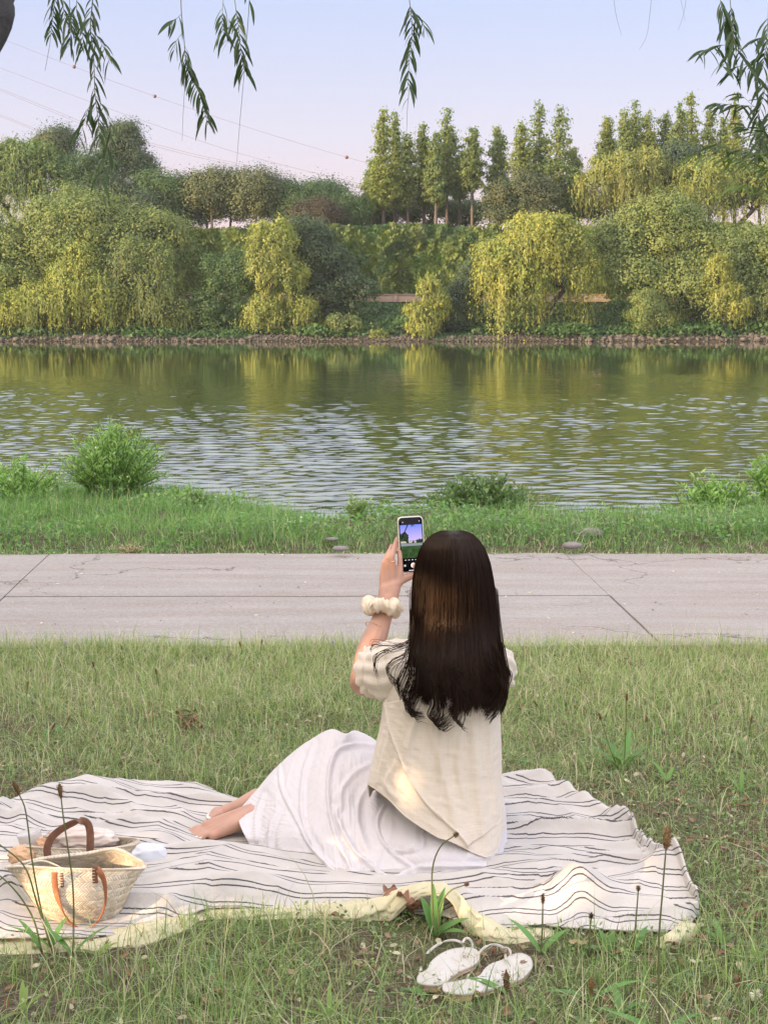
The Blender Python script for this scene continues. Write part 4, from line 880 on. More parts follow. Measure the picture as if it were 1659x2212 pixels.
# dandelion clocks
whitem = plain('dandelion_down', (.72, .72, .70), rough=.9)
for px, py, r_, lb in ((399, 1523, .0125, 'white dandelion clock in the lawn above the dry brown leaf heap'), (143, 1389, .010, 'dandelion clock at the path edge at the left'), (719, 1389, .010, 'dandelion clock at the path edge left of the woman')):
    Y = 5.0 if py > 1400 else 5.78; c = ony(px, py, Y); gz = float(ground_z(c[0], Y)); e = empty('dandelion', (c[0], Y, gz), lb, 'flower')
    hh = c[2] - gz; mb = MB(); mb.tube([(0, 0, 0), (.004, 0, hh * .5), (0, 0, hh)], .0012, 5); mb.build('stalk', stalkm, e)
    mb = MB(); mb.ball((0, 0, hh), r_ * .25, 8, 6, (.4, .35, .3))
    for d in randdir(260): mb.tube([np.array([0, 0, hh]) + d * r_ * .3, np.array([0, 0, hh]) + d * r_], [.0002, .0007], 3, cap=False)
    mb.build('seed_ball', whitem, e)
for px, py, lb in ((1632, 2150, 'round white clover flower at the lower right edge'), (1526, 2168, 'small white clover flower near the bottom right')):
    c = ony(px, py, 2.75); gz = float(ground_z(c[0], 2.75)); e = empty('clover_flower', (c[0], 2.75, gz), lb, 'flower'); hh = c[2] - gz
    mb = MB(); mb.tube([(0, 0, 0), (.003, 0, hh * .5), (0, 0, hh)], .0012, 5); mb.build('stalk', stalkm, e)
    mb = MB(); r_ = .010 if px > 1600 else .006
    for d in randdir(70):
        b = np.array([0, 0, hh]) + d * r_ * .3; mb.tube([b, b + d * r_ * .4, b + d * r_], [.0006, .0014, .0005], 4, cap=False)
    mb.build('blossom', plain('clover_petal', (.66, .66, .52), rough=.8, usecol=True), e)
# dry leaves: curled single leaves, each a thing of its own
drym = plain('dry_leaf', (.27, .145, .09), rough=.8, noise=.3, nscale=40, trans=.15)
tanm = plain('pale_dry_leaf', (.42, .34, .20), rough=.8, noise=.25, nscale=40, trans=.15)
def dry_leaf(px, py, l_, w_, a, mat, label, grp, lift=0, curl=1.0):
    g_ = onz(px, py); n, k = 13, 7; t = np.linspace(0, 1, n); s = np.linspace(-1, 1, k); T, S_ = np.meshgrid(t, s, indexing='ij')
    wd = w_ / 2 * np.sin(np.pi * np.clip(T * .94 + .03, 0, 1)) ** .8
    xx = (T - .5) * l_; yy = S_ * wd; zz = curl * (.5 * (yy / w_) ** 2 * w_ * 3 + .12 * l_ * np.sin(T * 4 + a)) + .002 * RG.standard_normal(T.shape)
    c, s2 = math.cos(a), math.sin(a); V = np.stack([xx * c - yy * s2, xx * s2 + yy * c, zz - zz.min() + .004 + lift], -1).reshape(-1, 3)
    o = mesh_np('dry_leaf', V, grid_faces(n, k), mat, None, smooth=True); o.location = (g_[0], g_[1], float(ground_z(g_[0], g_[1]))); tag(o, label, 'leaf', grp)
for k in range(16):
    px = 410 + RG.normal(0, 16); py = 1575 + RG.normal(0, 14)
    dry_leaf(px, py, RG.uniform(.03, .06), RG.uniform(.012, .02), RG.uniform(0, 6.3), drym, 'curled brown leaf in the heap of dry leaves on the lawn left of the woman', 'heap of dry leaves', RG.uniform(0, .022), 1.2)
for k, (px, py, l_, w_, a) in enumerate([(860, 1990, .09, .03, .3), (885, 2003, .08, .028, 2.4), (842, 1975, .07, .025, 1.2), (905, 2010, .06, .03, 4.0), (870, 2008, .08, .02, 5.0)]):
    dry_leaf(px, py, l_, w_, a, drym, 'curled reddish-brown leaf in the dry cluster under the yellow blanket edge', 'dry leaves under the blanket edge', .005 + .006 * k, 1.4)
for k in range(46):
    px = RG.uniform(420, 1650); py = RG.uniform(2050, 2205) if k % 2 else RG.uniform(1700, 2100)
    if inpoly(np.array([onz(px, py)[:2]]), BL)[0]: px = RG.uniform(1530, 1655)
    pale = k % 3 == 0
    dry_leaf(px, py, RG.uniform(.02, .045), RG.uniform(.008, .018), RG.uniform(0, 6.3), tanm if pale else drym, 'pale dry leaf lying loose in the grass' if pale else 'brown dry leaf lying loose in the grass', 'loose pale leaves in the grass' if pale else 'loose brown leaves in the grass', 0.003, .7)
# ------------------------------------------------------------ the woman: one continuous body, grown from tapered limbs and fused
def cone(mb, a, ra, b, rb, n=14, rings=7):
    """tapered limb with rounded ends"""
    a, b = np.array(a, float), np.array(b, float); d = b - a; l = np.linalg.norm(d); d = d / l
    t = np.concatenate([-ra / l * np.cos(np.linspace(0, np.pi / 2, 4))[:3], np.linspace(0, 1, rings), 1 + rb / l * np.sin(np.linspace(0, np.pi / 2, 4))[1:]])
    r = np.concatenate([ra * np.sin(np.linspace(0.05, np.pi / 2, 4))[:3], np.linspace(ra, rb, rings), rb * np.cos(np.linspace(0, np.pi / 2 - .05, 4))[1:]])
    V, Q, T = tube_arr(a + d * (t * l)[:, None], r, n); mb.add(V, Q, T)
def fuse(mb, name, mat, voxel, smooth=6, factor=.6, parent=None):
    o = mb.build(name, mat)
    md = o.modifiers.new('r', 'REMESH'); md.mode = 'VOXEL'; md.voxel_size = voxel
    if smooth:
        m2 = o.modifiers.new('s', 'SMOOTH'); m2.iterations = smooth; m2.factor = factor
    dg = bpy.context.evaluated_depsgraph_get(); me = bpy.data.meshes.new_from_object(o.evaluated_get(dg))
    old = o.data; o.modifiers.clear(); o.data = me; bpy.data.meshes.remove(old)
    me.materials.clear(); me.materials.append(mat)
    me.polygons.foreach_set('use_smooth', np.ones(len(me.polygons), bool)); me.update()
    if parent: o.parent = parent
    return o
m, nt, out = newmat('skin')
tcn = nd(nt, 'ShaderNodeTexCoord')
c = ramp_n(nt, noise_n(nt, 14, tcn.outputs['Object'], 4), [(.3, (.43, .245, .175)), (.7, (.53, .32, .235))])
p = nd(nt, 'ShaderNodeBsdfPrincipled'); p.inputs['Roughness'].default_value = .5; p.inputs['Specular IOR Level'].default_value = .35
p.inputs['Subsurface Weight'].default_value = .25; p.inputs['Subsurface Radius'].default_value = (.010, .004, .002); p.inputs['Subsurface Scale'].default_value = 1.0
nt.links.new(c, p.inputs['Base Color']); nt.links.new(bump_n(nt, noise_n(nt, 300, tcn.outputs['Object'], 3), .15, .001), p.inputs['Normal']); nt.links.new(p.outputs[0], out.inputs[0])
skin = m
Q3 = lambda px, py, Y: ony(px, py, Y)
mb = MB()
# torso, neck, head
HIPC = Q3(975, 1835, 3.56); WAIST = Q3(958, 1690, 3.60); CHEST = Q3(965, 1530, 3.56); NECKB = Q3(975, 1405, 3.57); HEADC = Q3(978, 1232, 3.60)
for dx in (-.045, 0, .035):
    cone(mb, HIPC + [dx, 0, 0], .085, WAIST + [dx * .7, 0, 0], .072); cone(mb, WAIST + [dx * .7, 0, 0], .072, CHEST + [dx, 0, 0], .085); cone(mb, CHEST + [dx, 0, 0], .08, NECKB + [dx * .8, 0, -.03], .05)
cone(mb, NECKB + [0, 0, -.02], .048, HEADC + [0, .0, -.04], .044)
mb.ball(HEADC + [0, 0, -.012], (.072, .088, .094), 28, 18)
cone(mb, HEADC + [0, .035, -.05], .052, HEADC + [0, .055, -.085], .030)
cone(mb, HEADC + [0, .085, .01], .009, HEADC + [0, .103, -.022], .012)            # nose
for s in (-1, 1):
    mb.ball(HEADC + [s * .076, .0, -.012], (.010, .020, .030), 12, 8)               # ears
    mb.ball(HEADC + [s * .03, .075, .012], (.016, .012, .011), 10, 8)               # closed eyelids
    cone(mb, HEADC + [s * .012, .088, -.052], .008, HEADC + [0, .092, -.052], .008)  # lips
# left arm and hand
SL_ = Q3(872, 1446, 3.56); EL_ = Q3(786, 1472, 3.70); WL_ = Q3(838, 1300, 3.84)
cone(mb, NECKB + [-.03, .01, -.035], .036, SL_, .034)
cone(mb, SL_, .035, EL_, .035)
MIDF = Q3(800, 1405, 3.755)
cone(mb, EL_, .036, MIDF, .035); cone(mb, MIDF, .035, Q3(826, 1335, 3.81), .0245); cone(mb, Q3(826, 1335, 3.81), .0245, WL_, .0215)
for dx in (-.009, .007): cone(mb, WL_ + [dx, 0, 0], .0165, Q3(842, 1275, 3.86) + [dx * 1.4, 0, 0], .0165)
HY = 3.885
KN = {'index': ((864, 1237), (864, 1205), (862, 1186), (861.5, 1171), .0066, (3.885, 3.90, 3.915, 3.925)), 'middle': ((850.5, 1234), (847, 1203), (852, 1180), (857.5, 1163), .0067, (3.88, 3.885, 3.91, 3.935)),
      'ring': ((838, 1236), (837, 1207), (841, 1192), (846, 1178), .0063, (3.88, 3.885, 3.91, 3.94)), 'little': ((827, 1242), (829, 1216), (834, 1201), (840, 1189), .0055, (3.88, 3.885, 3.905, 3.93))}
for kx, (a, b, c_, d_, r, Ys) in KN.items():
    base = Q3(842 + (a[0] - 846) * .75, 1278, 3.862)
    A_, B_, C_, D_ = Q3(*a, Ys[0]), Q3(*b, Ys[1]), Q3(*c_, Ys[2]), Q3(*d_, Ys[3])
    cone(mb, base, .0105, A_, .0092); cone(mb, A_, .0088, B_, r * 1.05); cone(mb, B_, r * 1.08, C_, r * .95); cone(mb, C_, r * .97, D_, r * .80)
cone(mb, Q3(848, 1268, 3.862), .014, Q3(868, 1252, 3.885), .0115); cone(mb, Q3(868, 1252, 3.885), .0115, Q3(886, 1245, 3.90), .0095); cone(mb, Q3(886, 1245, 3.90), .0095, Q3(906, 1240, 3.915), .0085)
# right arm reaching forward behind the hair, thumb over the bottom of the screen
SR_ = Q3(1046, 1444, 3.58); ER_ = Q3(1046, 1470, 3.80); WR_ = Q3(955, 1320, 3.88)
cone(mb, NECKB + [.03, .01, -.035], .036, SR_, .034); cone(mb, SR_, .034, ER_, .034); cone(mb, ER_, .036, (ER_ + WR_) / 2, .032); cone(mb, (ER_ + WR_) / 2, .032, WR_, .021)
for k, (tx, ty) in enumerate(((921, 1215), (925, 1225), (929, 1238), (932, 1250))):
    b_ = Q3(938 + k * 2, 1270 + k * 4, 3.90); cone(mb, WR_, .017, b_, .0105); cone(mb, b_, .0095, Q3(tx + 10, ty + 8, 3.94), .0075); cone(mb, Q3(tx + 10, ty + 8, 3.94), .0075, Q3(tx - 4, ty, 3.962), .0062)
cone(mb, Q3(940, 1285, 3.88), .013, Q3(917, 1250, 3.885), .0095); cone(mb, Q3(917, 1250, 3.885), .0095, Q3(896, 1222, 3.898), .0072)
# legs folded to the left
HL = HIPC + [-.08, .03, .0]; HR = HIPC + [.035, .09, 0]
K1 = Q3(715, 1640, 3.85); K2 = Q3(778, 1640, 3.95); A1 = np.array([*Q3(566, 1798, 3.73)[:2], .058]); A2 = np.array([*Q3(575, 1770, 3.86)[:2], .055])
cone(mb, HL, .088, K1, .050); cone(mb, K1, .046, (K1 + A1) / 2 + [.01, .04, -.01], .040); cone(mb, (K1 + A1) / 2 + [.01, .04, -.01], .040, A1, .032)
cone(mb, HR, .088, K2, .050); cone(mb, K2, .050, (K2 + A2) / 2, .048); cone(mb, (K2 + A2) / 2, .048, A2, .032)
nails = []
def foot(an, toe, s, lift):
    an = np.array(an, float); toe = np.array(toe, float); d = toe - an; d[2] = 0; d /= np.linalg.norm(d); side = np.array([-d[1], d[0], 0])
    heel = an - d * .03; heel[2] = .040 + lift
    cone(mb, an, .030, heel, .025); cone(mb, heel, .025, an + d * .02 - [0, 0, an[2] - .036 - lift], .024)
    L0 = np.linalg.norm((toe - an)[:2])
    for k, off in enumerate((-.026, -.009, .008, .023)):
        b_ = an + d * (L0 - .040) + side * off * s; b_[2] = .026 - .002 * k + lift + (.006 if k == 0 else 0)
        cone(mb, an + d * .02 + side * off * .5, .024, b_, .0135 - .001 * k)
    for k, (off, l_, r) in enumerate(((-.030, .044, .0095), (-.014, .044, .0070), (-.002, .040, .0066), (.010, .034, .0062), (.021, .027, .0060))):
        b_ = an + d * (L0 - .040) + side * off * s; b_[2] = .024 + lift; m_ = b_ + d * l_ * .55; m_[2] = .026 + lift; e_ = b_ + d * l_; e_[2] = .016 + lift
        cone(mb, b_, r * 1.15, m_, r * 1.02, 10, 4); cone(mb, m_, r * 1.02, e_, r, 10, 4)
        nails.append((e_ + d * r * .45 + np.array([0, 0, r * .68]), d, side, r))
foot(A1, (*Q3(420, 1818, 3.66)[:2], 0), 1, .004)
foot(A2, (*Q3(452, 1782, 3.80)[:2], 0), -1, .010)
body = fuse(mb, 'person', skin, .0030, smooth=3, factor=.5)
tag(body, 'barefoot long-haired woman in cream blouse and white skirt, sitting and holding up a phone', 'person')
nm = plain('white_nail', (.80, .78, .75), rough=.2, coat=.5)
nb = MB()
for c_, d_, s_, r in nails:
    up = np.array([0, 0, 1.0]); Rm = np.stack([d_, s_, up], 1)
    th = np.linspace(0, 2 * math.pi, 12, endpoint=False); ph = np.linspace(0, math.pi, 7)
    V = np.array([[math.cos(t) * math.sin(q) * r * .75, math.sin(t) * math.sin(q) * r * .72, math.cos(q) * r * .28] for t in th for q in ph]) @ Rm.T + c_
    nb.add(V, grid_faces(12, 7, True))
nb.build('toenails', nm, body)

# ------------------------------------------------------------ control-net surfaces
def net(G, nu, nv):
    """bicubic surface through a grid of control points G (a,b,3)"""
    G = np.asarray(G, float)
    T1 = np.stack([spline(G[i], nv) for i in range(G.shape[0])], 0)          # a,nv,3
    return np.stack([spline(T1[:, j], nu) for j in range(nv)], 1)            # nu,nv,3
def normals(S):
    du = np.gradient(S, axis=0); dv = np.gradient(S, axis=1); n = np.cross(du, dv); return n / (np.linalg.norm(n, axis=-1)[..., None] + 1e-12)
def seg_dist(P, line):
    """distance and signed side from 2D points to a polyline"""
    P = P.reshape(-1, 2); best = np.full(len(P), 1e9); sg = np.zeros(len(P)); tt = np.zeros(len(P))
    L_ = spline(np.array(line, float), 40)
    for i in range(39):
        a, b = L_[i], L_[i + 1]; ab = b - a; t = np.clip(((P - a) @ ab) / (ab @ ab + 1e-9), 0, 1); q = a + t[:, None] * ab; d = np.linalg.norm(P - q, axis=1)
        k = d < best; best[k] = d[k]; sg[k] = np.sign(ab[0] * (P[k, 1] - a[1]) - ab[1] * (P[k, 0] - a[0])); tt[k] = (i + t[k]) / 39
    return best, sg, tt
def skirt_px(rows):
    G = []
    for r in rows:
        g = [Q3(*c_) for c_ in r[:-1]]; g.append(onz(r[-1][0], r[-1][1], .016)); G.append(g)
    return np.array(G)
rows = [
 [(515, 1755, 3.74), (516, 1772, 3.68), (522, 1790, 3.62), (531, 1808, 3.59), (540, 1826, 3.585), (549, 1847)],
 [(553, 1711, 3.78), (550, 1745, 3.70), (553, 1775, 3.63), (559, 1805, 3.58), (565, 1835, 3.56), (573, 1860)],
 [(597, 1661, 3.82), (592, 1710, 3.69), (594, 1760, 3.60), (597, 1805, 3.55), (600, 1845, 3.52), (604, 1874)],
 [(655, 1610, 3.83), (650, 1665, 3.71), (648, 1730, 3.61), (650, 1790, 3.53), (655, 1850, 3.49), (664, 1895)],
 [(712, 1579, 3.82), (704, 1650, 3.68), (704, 1720, 3.58), (710, 1790, 3.51), (718, 1862, 3.44), (732, 1918)],
 [(746, 1588, 3.80), (740, 1655, 3.68), (744, 1725, 3.58), (752, 1800, 3.49), (762, 1870, 3.42), (775, 1928)],
 [(772, 1582, 3.88), (776, 1650, 3.70), (785, 1730, 3.60), (795, 1805, 3.48), (806, 1872, 3.40), (820, 1934)],
 [(825, 1612, 3.84), (830, 1675, 3.68), (838, 1740, 3.58), (848, 1805, 3.47), (858, 1875, 3.39), (868, 1935)],
 [(900, 1690, 3.68), (902, 1735, 3.52), (906, 1785, 3.47), (912, 1840, 3.41), (918, 1890, 3.37), (930, 1934)],
 [(990, 1690, 3.62), (992, 1740, 3.49), (995, 1795, 3.45), (998, 1850, 3.40), (1002, 1893, 3.37), (1006, 1926)],
 [(1050, 1690, 3.64), (1058, 1745, 3.53), (1064, 1800, 3.50), (1068, 1850, 3.45), (1066, 1888, 3.43), (1058, 1912)],
 [(1078, 1690, 3.70), (1089, 1750, 3.66), (1095, 1805, 3.62), (1101, 1848, 3.58), (1100, 1876, 3.53), (1090, 1896)],
 [(1070, 1690, 3.80), (1084, 1745, 3.80), (1090, 1790, 3.78), (1094, 1815, 3.74), (1092, 1830, 3.68), (1086, 1850)],
]
S = net(skirt_px(rows), 430, 210)
def cl(x, y): return (390 + x * .4703, 1532.5 + y * .4703)         # crop-3 pixels -> photo pixels
SEAMS = [
 ([cl(455, 265), cl(470, 380), cl(540, 520), cl(590, 620), cl(690, 730), cl(790, 800)], 3.0, .0045),
 ([cl(900, 165), cl(800, 160), cl(720, 190), cl(685, 280), cl(678, 400), cl(700, 540), cl(750, 660), cl(800, 780)], 3.6, .0060),
 ([cl(610, 150), cl(565, 300), cl(556, 440), cl(575, 560), cl(660, 690), cl(770, 780)], 4.0, .0045),
 ([cl(935, 440), cl(905, 520), cl(930, 610), cl(1010, 690), cl(1060, 720)], 3.0, .0050),
 ([cl(700, 440), cl(745, 560), cl(830, 680), cl(960, 770), cl(1100, 730), cl(1300, 720), cl(1480, 720)], 4.5, .0060),
 ([cl(450, 460), cl(415, 540), cl(410, 630), cl(440, 690)], 4.0, .0050),
 ([cl(380, 400), cl(350, 500), cl(345, 600)], 5.0, .0045),
 ([cl(870, 250), cl(790, 300), cl(735, 380), cl(730, 450)], 5.0, .0045),
 ([cl(860, 350), cl(820, 420), cl(815, 520), cl(850, 640)], 6.0, .0045),
 ([cl(1115, 560), cl(1110, 630), cl(1040, 655), cl(960, 640)], 3.0, .0040)]
def skirt_disp(S, edge_mask):
    N = normals(S); 
    if (N[..., 1]).mean() > 0: N = -N
    PP = proj(S).reshape(-1, 2); H = np.zeros(len(PP))
    for ln, w, a in SEAMS:
        a *= 1.25; w *= 1.0; d, sg, t = seg_dist(PP, ln); H += a * np.exp(-(d / w) ** 2) * np.sin(np.pi * np.clip(t, .04, .96)) ** .4 - a * .5 * np.exp(-((d - w * 2.3) / (w * 1.5)) ** 2)
        H += .0009 * vnoise(np.stack([t * 42 + d * .10, d * .05 + 3], -1), 98) * np.exp(-((d - 12) / 17) ** 2)
    nu, nv = S.shape[:2]; u = np.linspace(0, 1, nu)[:, None] * np.ones((1, nv)); v = np.ones((nu, 1)) * np.linspace(0, 1, nv)[None]
    wob = .10 * vnoise(np.stack([u * 6, v * 3], -1), 91)
    g = vnoise(np.stack([(u + wob * .25 + .10 * v) * 34, v * 2.2], -1), 92); g2 = vnoise(np.stack([(u + wob * .2 + .08 * v) * 85, v * 4], -1), 93); g3 = vnoise(np.stack([(u - .2 * v) * 15, v * 1.6], -1), 94)
    rid = (1 - np.abs(g)) ** 3
    amp = .35 + .65 * smooth01(v * 1.6)
    H2 = amp * (.0050 * g3 + .0036 * (rid - .4) + .0010 * g2) + .0010 * amp * smooth01((v - .72) * 4) * vnoise(np.stack([u * 150, v * 2], -1), 95)
    return S + N * ((H.reshape(nu, nv) + H2) * edge_mask)[..., None], N
nu, nv = S.shape[:2]
em = np.ones((nu, nv)) * smooth01(np.linspace(0, 1, nu) * 18)[:, None]; em = em * (.35 + .65 * smooth01(np.linspace(0, 1, nv) * 12))[None]
S, N = skirt_disp(S, em); S[..., 2] = np.maximum(S[..., 2], .014)
# hem at the ankle: curl the edge; pooled ruffle along the ground
pool = []
wid = np.interp(np.linspace(0, 12, nu), [0, 1.2, 2, 3, 4, 5, 6, 7, 8, 12], [.0, .02, .075, .06, .045, .05, .03, .02, .012, .008])
b = S[:, -1]; dirn = np.gradient(b, axis=0); dirn[:, 2] = 0; dirn /= np.linalg.norm(dirn, axis=1)[:, None]; outw = np.stack([dirn[:, 1], -dirn[:, 0], 0 * dirn[:, 0]], -1)
for t in np.linspace(0, 1, 26)[1:]:
    q = b + outw * (wid * t)[:, None] * (1 + .35 * vnoise(np.stack([np.linspace(0, 22, nu), np.full(nu, t * .5)], -1), 96))[:, None] + np.array([-.25, 0, 0]) * (wid * t)[:, None]
    q[:, 2] = .014 + (.010 * (1 - t) + .012 * np.sin(np.pi * t)) * (wid / .06).clip(.2, 1) * (.8 + .9 * vnoise(np.stack([np.linspace(0, 40, nu) + t * 3, np.full(nu, t * 2)], -1), 97)) * (t < 1); pool.append(q)
S = np.concatenate([S, np.stack(pool, 1)], 1)
# far side: the same ridge carried over to the ground behind, so the skirt is a closed volume
ridge = S[:, 0]; back = []
for t in np.linspace(0, 1, 24)[1:][::-1]:
    q = ridge.copy(); dep = np.interp(np.linspace(0, 12, nu), [0, 2, 5, 8, 12], [.06, .14, .17, .13, .02]); q[:, 1] += dep * np.sin(t * np.pi / 2); q[:, 2] = ridge[:, 2] * (1 - t ** 1.7) + .012 * t; back.append(q)
S = np.concatenate([np.stack(back, 1), S], 1)
m, nt, out = newmat('white_cotton')
tcn = nd(nt, 'ShaderNodeTexCoord'); mp = nd(nt, 'ShaderNodeMapping'); mp.inputs['Scale'].default_value = (1, 1, 1); nt.links.new(tcn.outputs['Object'], mp.inputs[0])
p = nd(nt, 'ShaderNodeBsdfPrincipled'); p.inputs['Base Color'].default_value = (.76, .74, .76, 1); p.inputs['Roughness'].default_value = .85; p.inputs['Specular IOR Level'].default_value = .2; p.inputs['Sheen Weight'].default_value = .3
cr1 = noise_n(nt, 55, mp.outputs[0], 5, .65); cr2 = noise_n(nt, 260, mp.outputs[0], 3, .6)
nt.links.new(bump_n(nt, cr2, .3, .002, bump_n(nt, cr1, .5, .006)), p.inputs['Normal'])
t = nd(nt, 'ShaderNodeBsdfTranslucent'); t.inputs['Color'].default_value = (.85, .78, .76, 1); mx = nd(nt, 'ShaderNodeMixShader'); mx.inputs[0].default_value = .18
nt.links.new(p.outputs[0], mx.inputs[1]); nt.links.new(t.outputs[0], mx.inputs[2]); nt.links.new(mx.outputs[0], out.inputs[0]); COTTON = m
def surf(name, S, mat, parent, thick=.0012, wrap=False, **k):
    o = mesh_np(name, S.reshape(-1, 3), grid_faces(S.shape[0], S.shape[1], wrap), mat, parent, smooth=True, **k)
    md = o.modifiers.new('thickness', 'SOLIDIFY'); md.thickness = thick; md.offset = 0
    return o
surf('skirt', S, COTTON, body)

# ------------------------------------------------------------ blouse: loose boxy shell round the torso, asymmetric hem
RW = np.array([  # py, x left, x right, centre Y, half depth
 (1388, 925, 1040, 3.585, .040), (1400, 880, 1075, 3.58, .060), (1418, 848, 1088, 3.575, .080), (1450, 836, 1090, 3.565, .104), (1500, 829, 1079, 3.56, .118), (1560, 822, 1078, 3.56, .120), (1620, 810, 1080, 3.56, .123),
 (1690, 797, 1083, 3.56, .130), (1760, 806, 1088, 3.555, .140), (1860, 840, 1090, 3.555, .160)])
na, nr = 360, 260
ang_ = np.linspace(0, 2 * np.pi, na, endpoint=False)       # 0 = right side, pi/2 = back of the woman (towards the camera), pi = left
hem_x = [770, 797, 835, 880, 940, 1000, 1033, 1065, 1088, 1100]; hem_y = [1690, 1694, 1720, 1762, 1810, 1842, 1852, 1842, 1790, 1760]
Sb = np.zeros((na, nr, 3))
for i, a in enumerate(ang_):
    px_edge = 943 + 146 * math.cos(a)
    hy = np.interp(px_edge, hem_x, hem_y) if math.sin(a) > -.05 else 1725 + 20 * math.sin(3 * a)
    py = 1388 + (hy - 1388) * np.linspace(0, 1, nr)
    xl, xr, Yc, dp = [np.interp(py, RW[:, 0], RW[:, k]) for k in (1, 2, 3, 4)]
    ca = np.sign(math.cos(a)) * abs(math.cos(a)) ** .80; sa = np.sign(math.sin(a)) * abs(math.sin(a)) ** .80
    pxs = (xl + xr) / 2 + (xr - xl) / 2 * ca
    # points sit at the pixel column for the mean distance, moved in depth by the ellipse
    base = np.array([ony(x_, y_, Y_) for x_, y_, Y_ in zip(pxs, py, Yc)])
    Sb[i] = base + np.stack([0 * py, -dp * sa, 0 * py], -1) + np.stack([0 * py, 0 * py, (-dp * sa) * math.tan(0) * 0], -1)
    # keep the silhouette height when moved towards the camera
    zc = Sb[i][:, 2] - CAMZ; Sb[i][:, 2] = CAMZ + zc * Sb[i][:, 1] / base[:, 1]
    Sb[i][:, 0] *= Sb[i][:, 1] / base[:, 1]
N = normals(np.concatenate([Sb[-1:], Sb, Sb[:1]], 0))[1:-1]
if (N[na // 4, :, 1]).mean() > 0: N = -N
PP = proj(Sb).reshape(-1, 2); camside = (Sb[..., 1] < 3.57).reshape(-1)
def c4(x, y): return (696.6 + x * .2855, 1086.7 + y * .2855)
H = np.zeros(len(PP))
panel = [(833, 1515), (846, 1580), (862, 1630), (890, 1690), (925, 1740), (987, 1799), (1010, 1830)]
d, sg, t = seg_dist(PP, panel)
H += np.where(camside, .0065 * smooth01((-sg * d + 1.0) / 2.5 * .5 + .5) * (t > .01) * (t < .99) * np.exp(-np.clip(-sg * d, 0, 999) / 60), 0)
H += np.where(camside, .004 * np.exp(-(d / 2.6) ** 2), 0)
for ln, w, a in (([(955, 1560), (952, 1640), (948, 1760)], 5, .004), ([(1020, 1560), (1030, 1680), (1040, 1800)], 9, .004), ([(905, 1540), (885, 1600), (880, 1660)], 6, .0035), ([(860, 1640), (835, 1690), (850, 1722)], 6, .004),
                 ([(1062, 1500), (1058, 1620), (1070, 1760)], 6, .0035), ([(940, 1480), (930, 1560), (965, 1700), (985, 1780)], 8, .003), ([(850, 1530), (838, 1600), (815, 1690)], 5, .003), ([(1000, 1570), (990, 1650), (1005, 1740)], 6, .003)):
    d, sg, t = seg_dist(PP, ln); a *= 1.5; H += np.where(camside, a * np.exp(-(d / w) ** 2) * np.sin(np.pi * np.clip(t, .03, .97)) ** .5 - a * .3 * np.exp(-((d - 2 * w) / (1.6 * w)) ** 2), 0)
A_, V_ = np.meshgrid(ang_, np.linspace(0, 1, nr), indexing='ij')
H = H.reshape(na, nr) + .0030 * vnoise(np.stack([A_ * 3.5, V_ * 2], -1), 101) + .0016 * vnoise(np.stack([A_ * 10 + V_ * 2, V_ * 5], -1), 102) + .0009 * vnoise(np.stack([A_ * 6, V_ * 42], -1), 103) * smooth01(V_ * 3)
Sb = Sb + N * H[..., None]
m, nt, out = newmat('cream_muslin')
tcn = nd(nt, 'ShaderNodeTexCoord'); mp = nd(nt, 'ShaderNodeMapping'); mp.inputs['Scale'].default_value = (22, 22, 260); nt.links.new(tcn.outputs['Object'], mp.inputs[0])
mp2 = nd(nt, 'ShaderNodeMapping'); mp2.inputs['Scale'].default_value = (240, 240, 16); nt.links.new(tcn.outputs['Object'], mp2.inputs[0])
slub = noise_n(nt, 1.0, mp.outputs[0], 3, .6); slub2 = noise_n(nt, 1.0, mp2.outputs[0], 3, .6)
c = mixc(nt, .5, ramp_n(nt, slub, [(.3, (.75, .67, .56)), (.7, (.85, .79, .69))]), ramp_n(nt, slub2, [(.3, (.76, .68, .57)), (.7, (.85, .78, .68))]))
p = nd(nt, 'ShaderNodeBsdfPrincipled'); p.inputs['Roughness'].default_value = .88; p.inputs['Specular IOR Level'].default_value = .2; p.inputs['Sheen Weight'].default_value = .25
nt.links.new(c, p.inputs['Base Color']); nt.links.new(bump_n(nt, slub2, .25, .0015, bump_n(nt, slub, .45, .003)), p.inputs['Normal'])
t = nd(nt, 'ShaderNodeBsdfTranslucent'); t.inputs['Color'].default_value = (.80, .68, .52, 1); mx = nd(nt, 'ShaderNodeMixShader'); mx.inputs[0].default_value = .15
nt.links.new(p.outputs[0], mx.inputs[1]); nt.links.new(t.outputs[0], mx.inputs[2]); nt.links.new(mx.outputs[0], out.inputs[0]); MUSLIN = m
blouse = surf('blouse', Sb, MUSLIN, body, wrap=True)
mb = MB(); hem = [Sb[i, -1] for i in range(na)] + [Sb[0, -1]]; mb.tube(np.array(hem), .0018, 5, cap=False); mb.build('hem', MUSLIN, blouse)
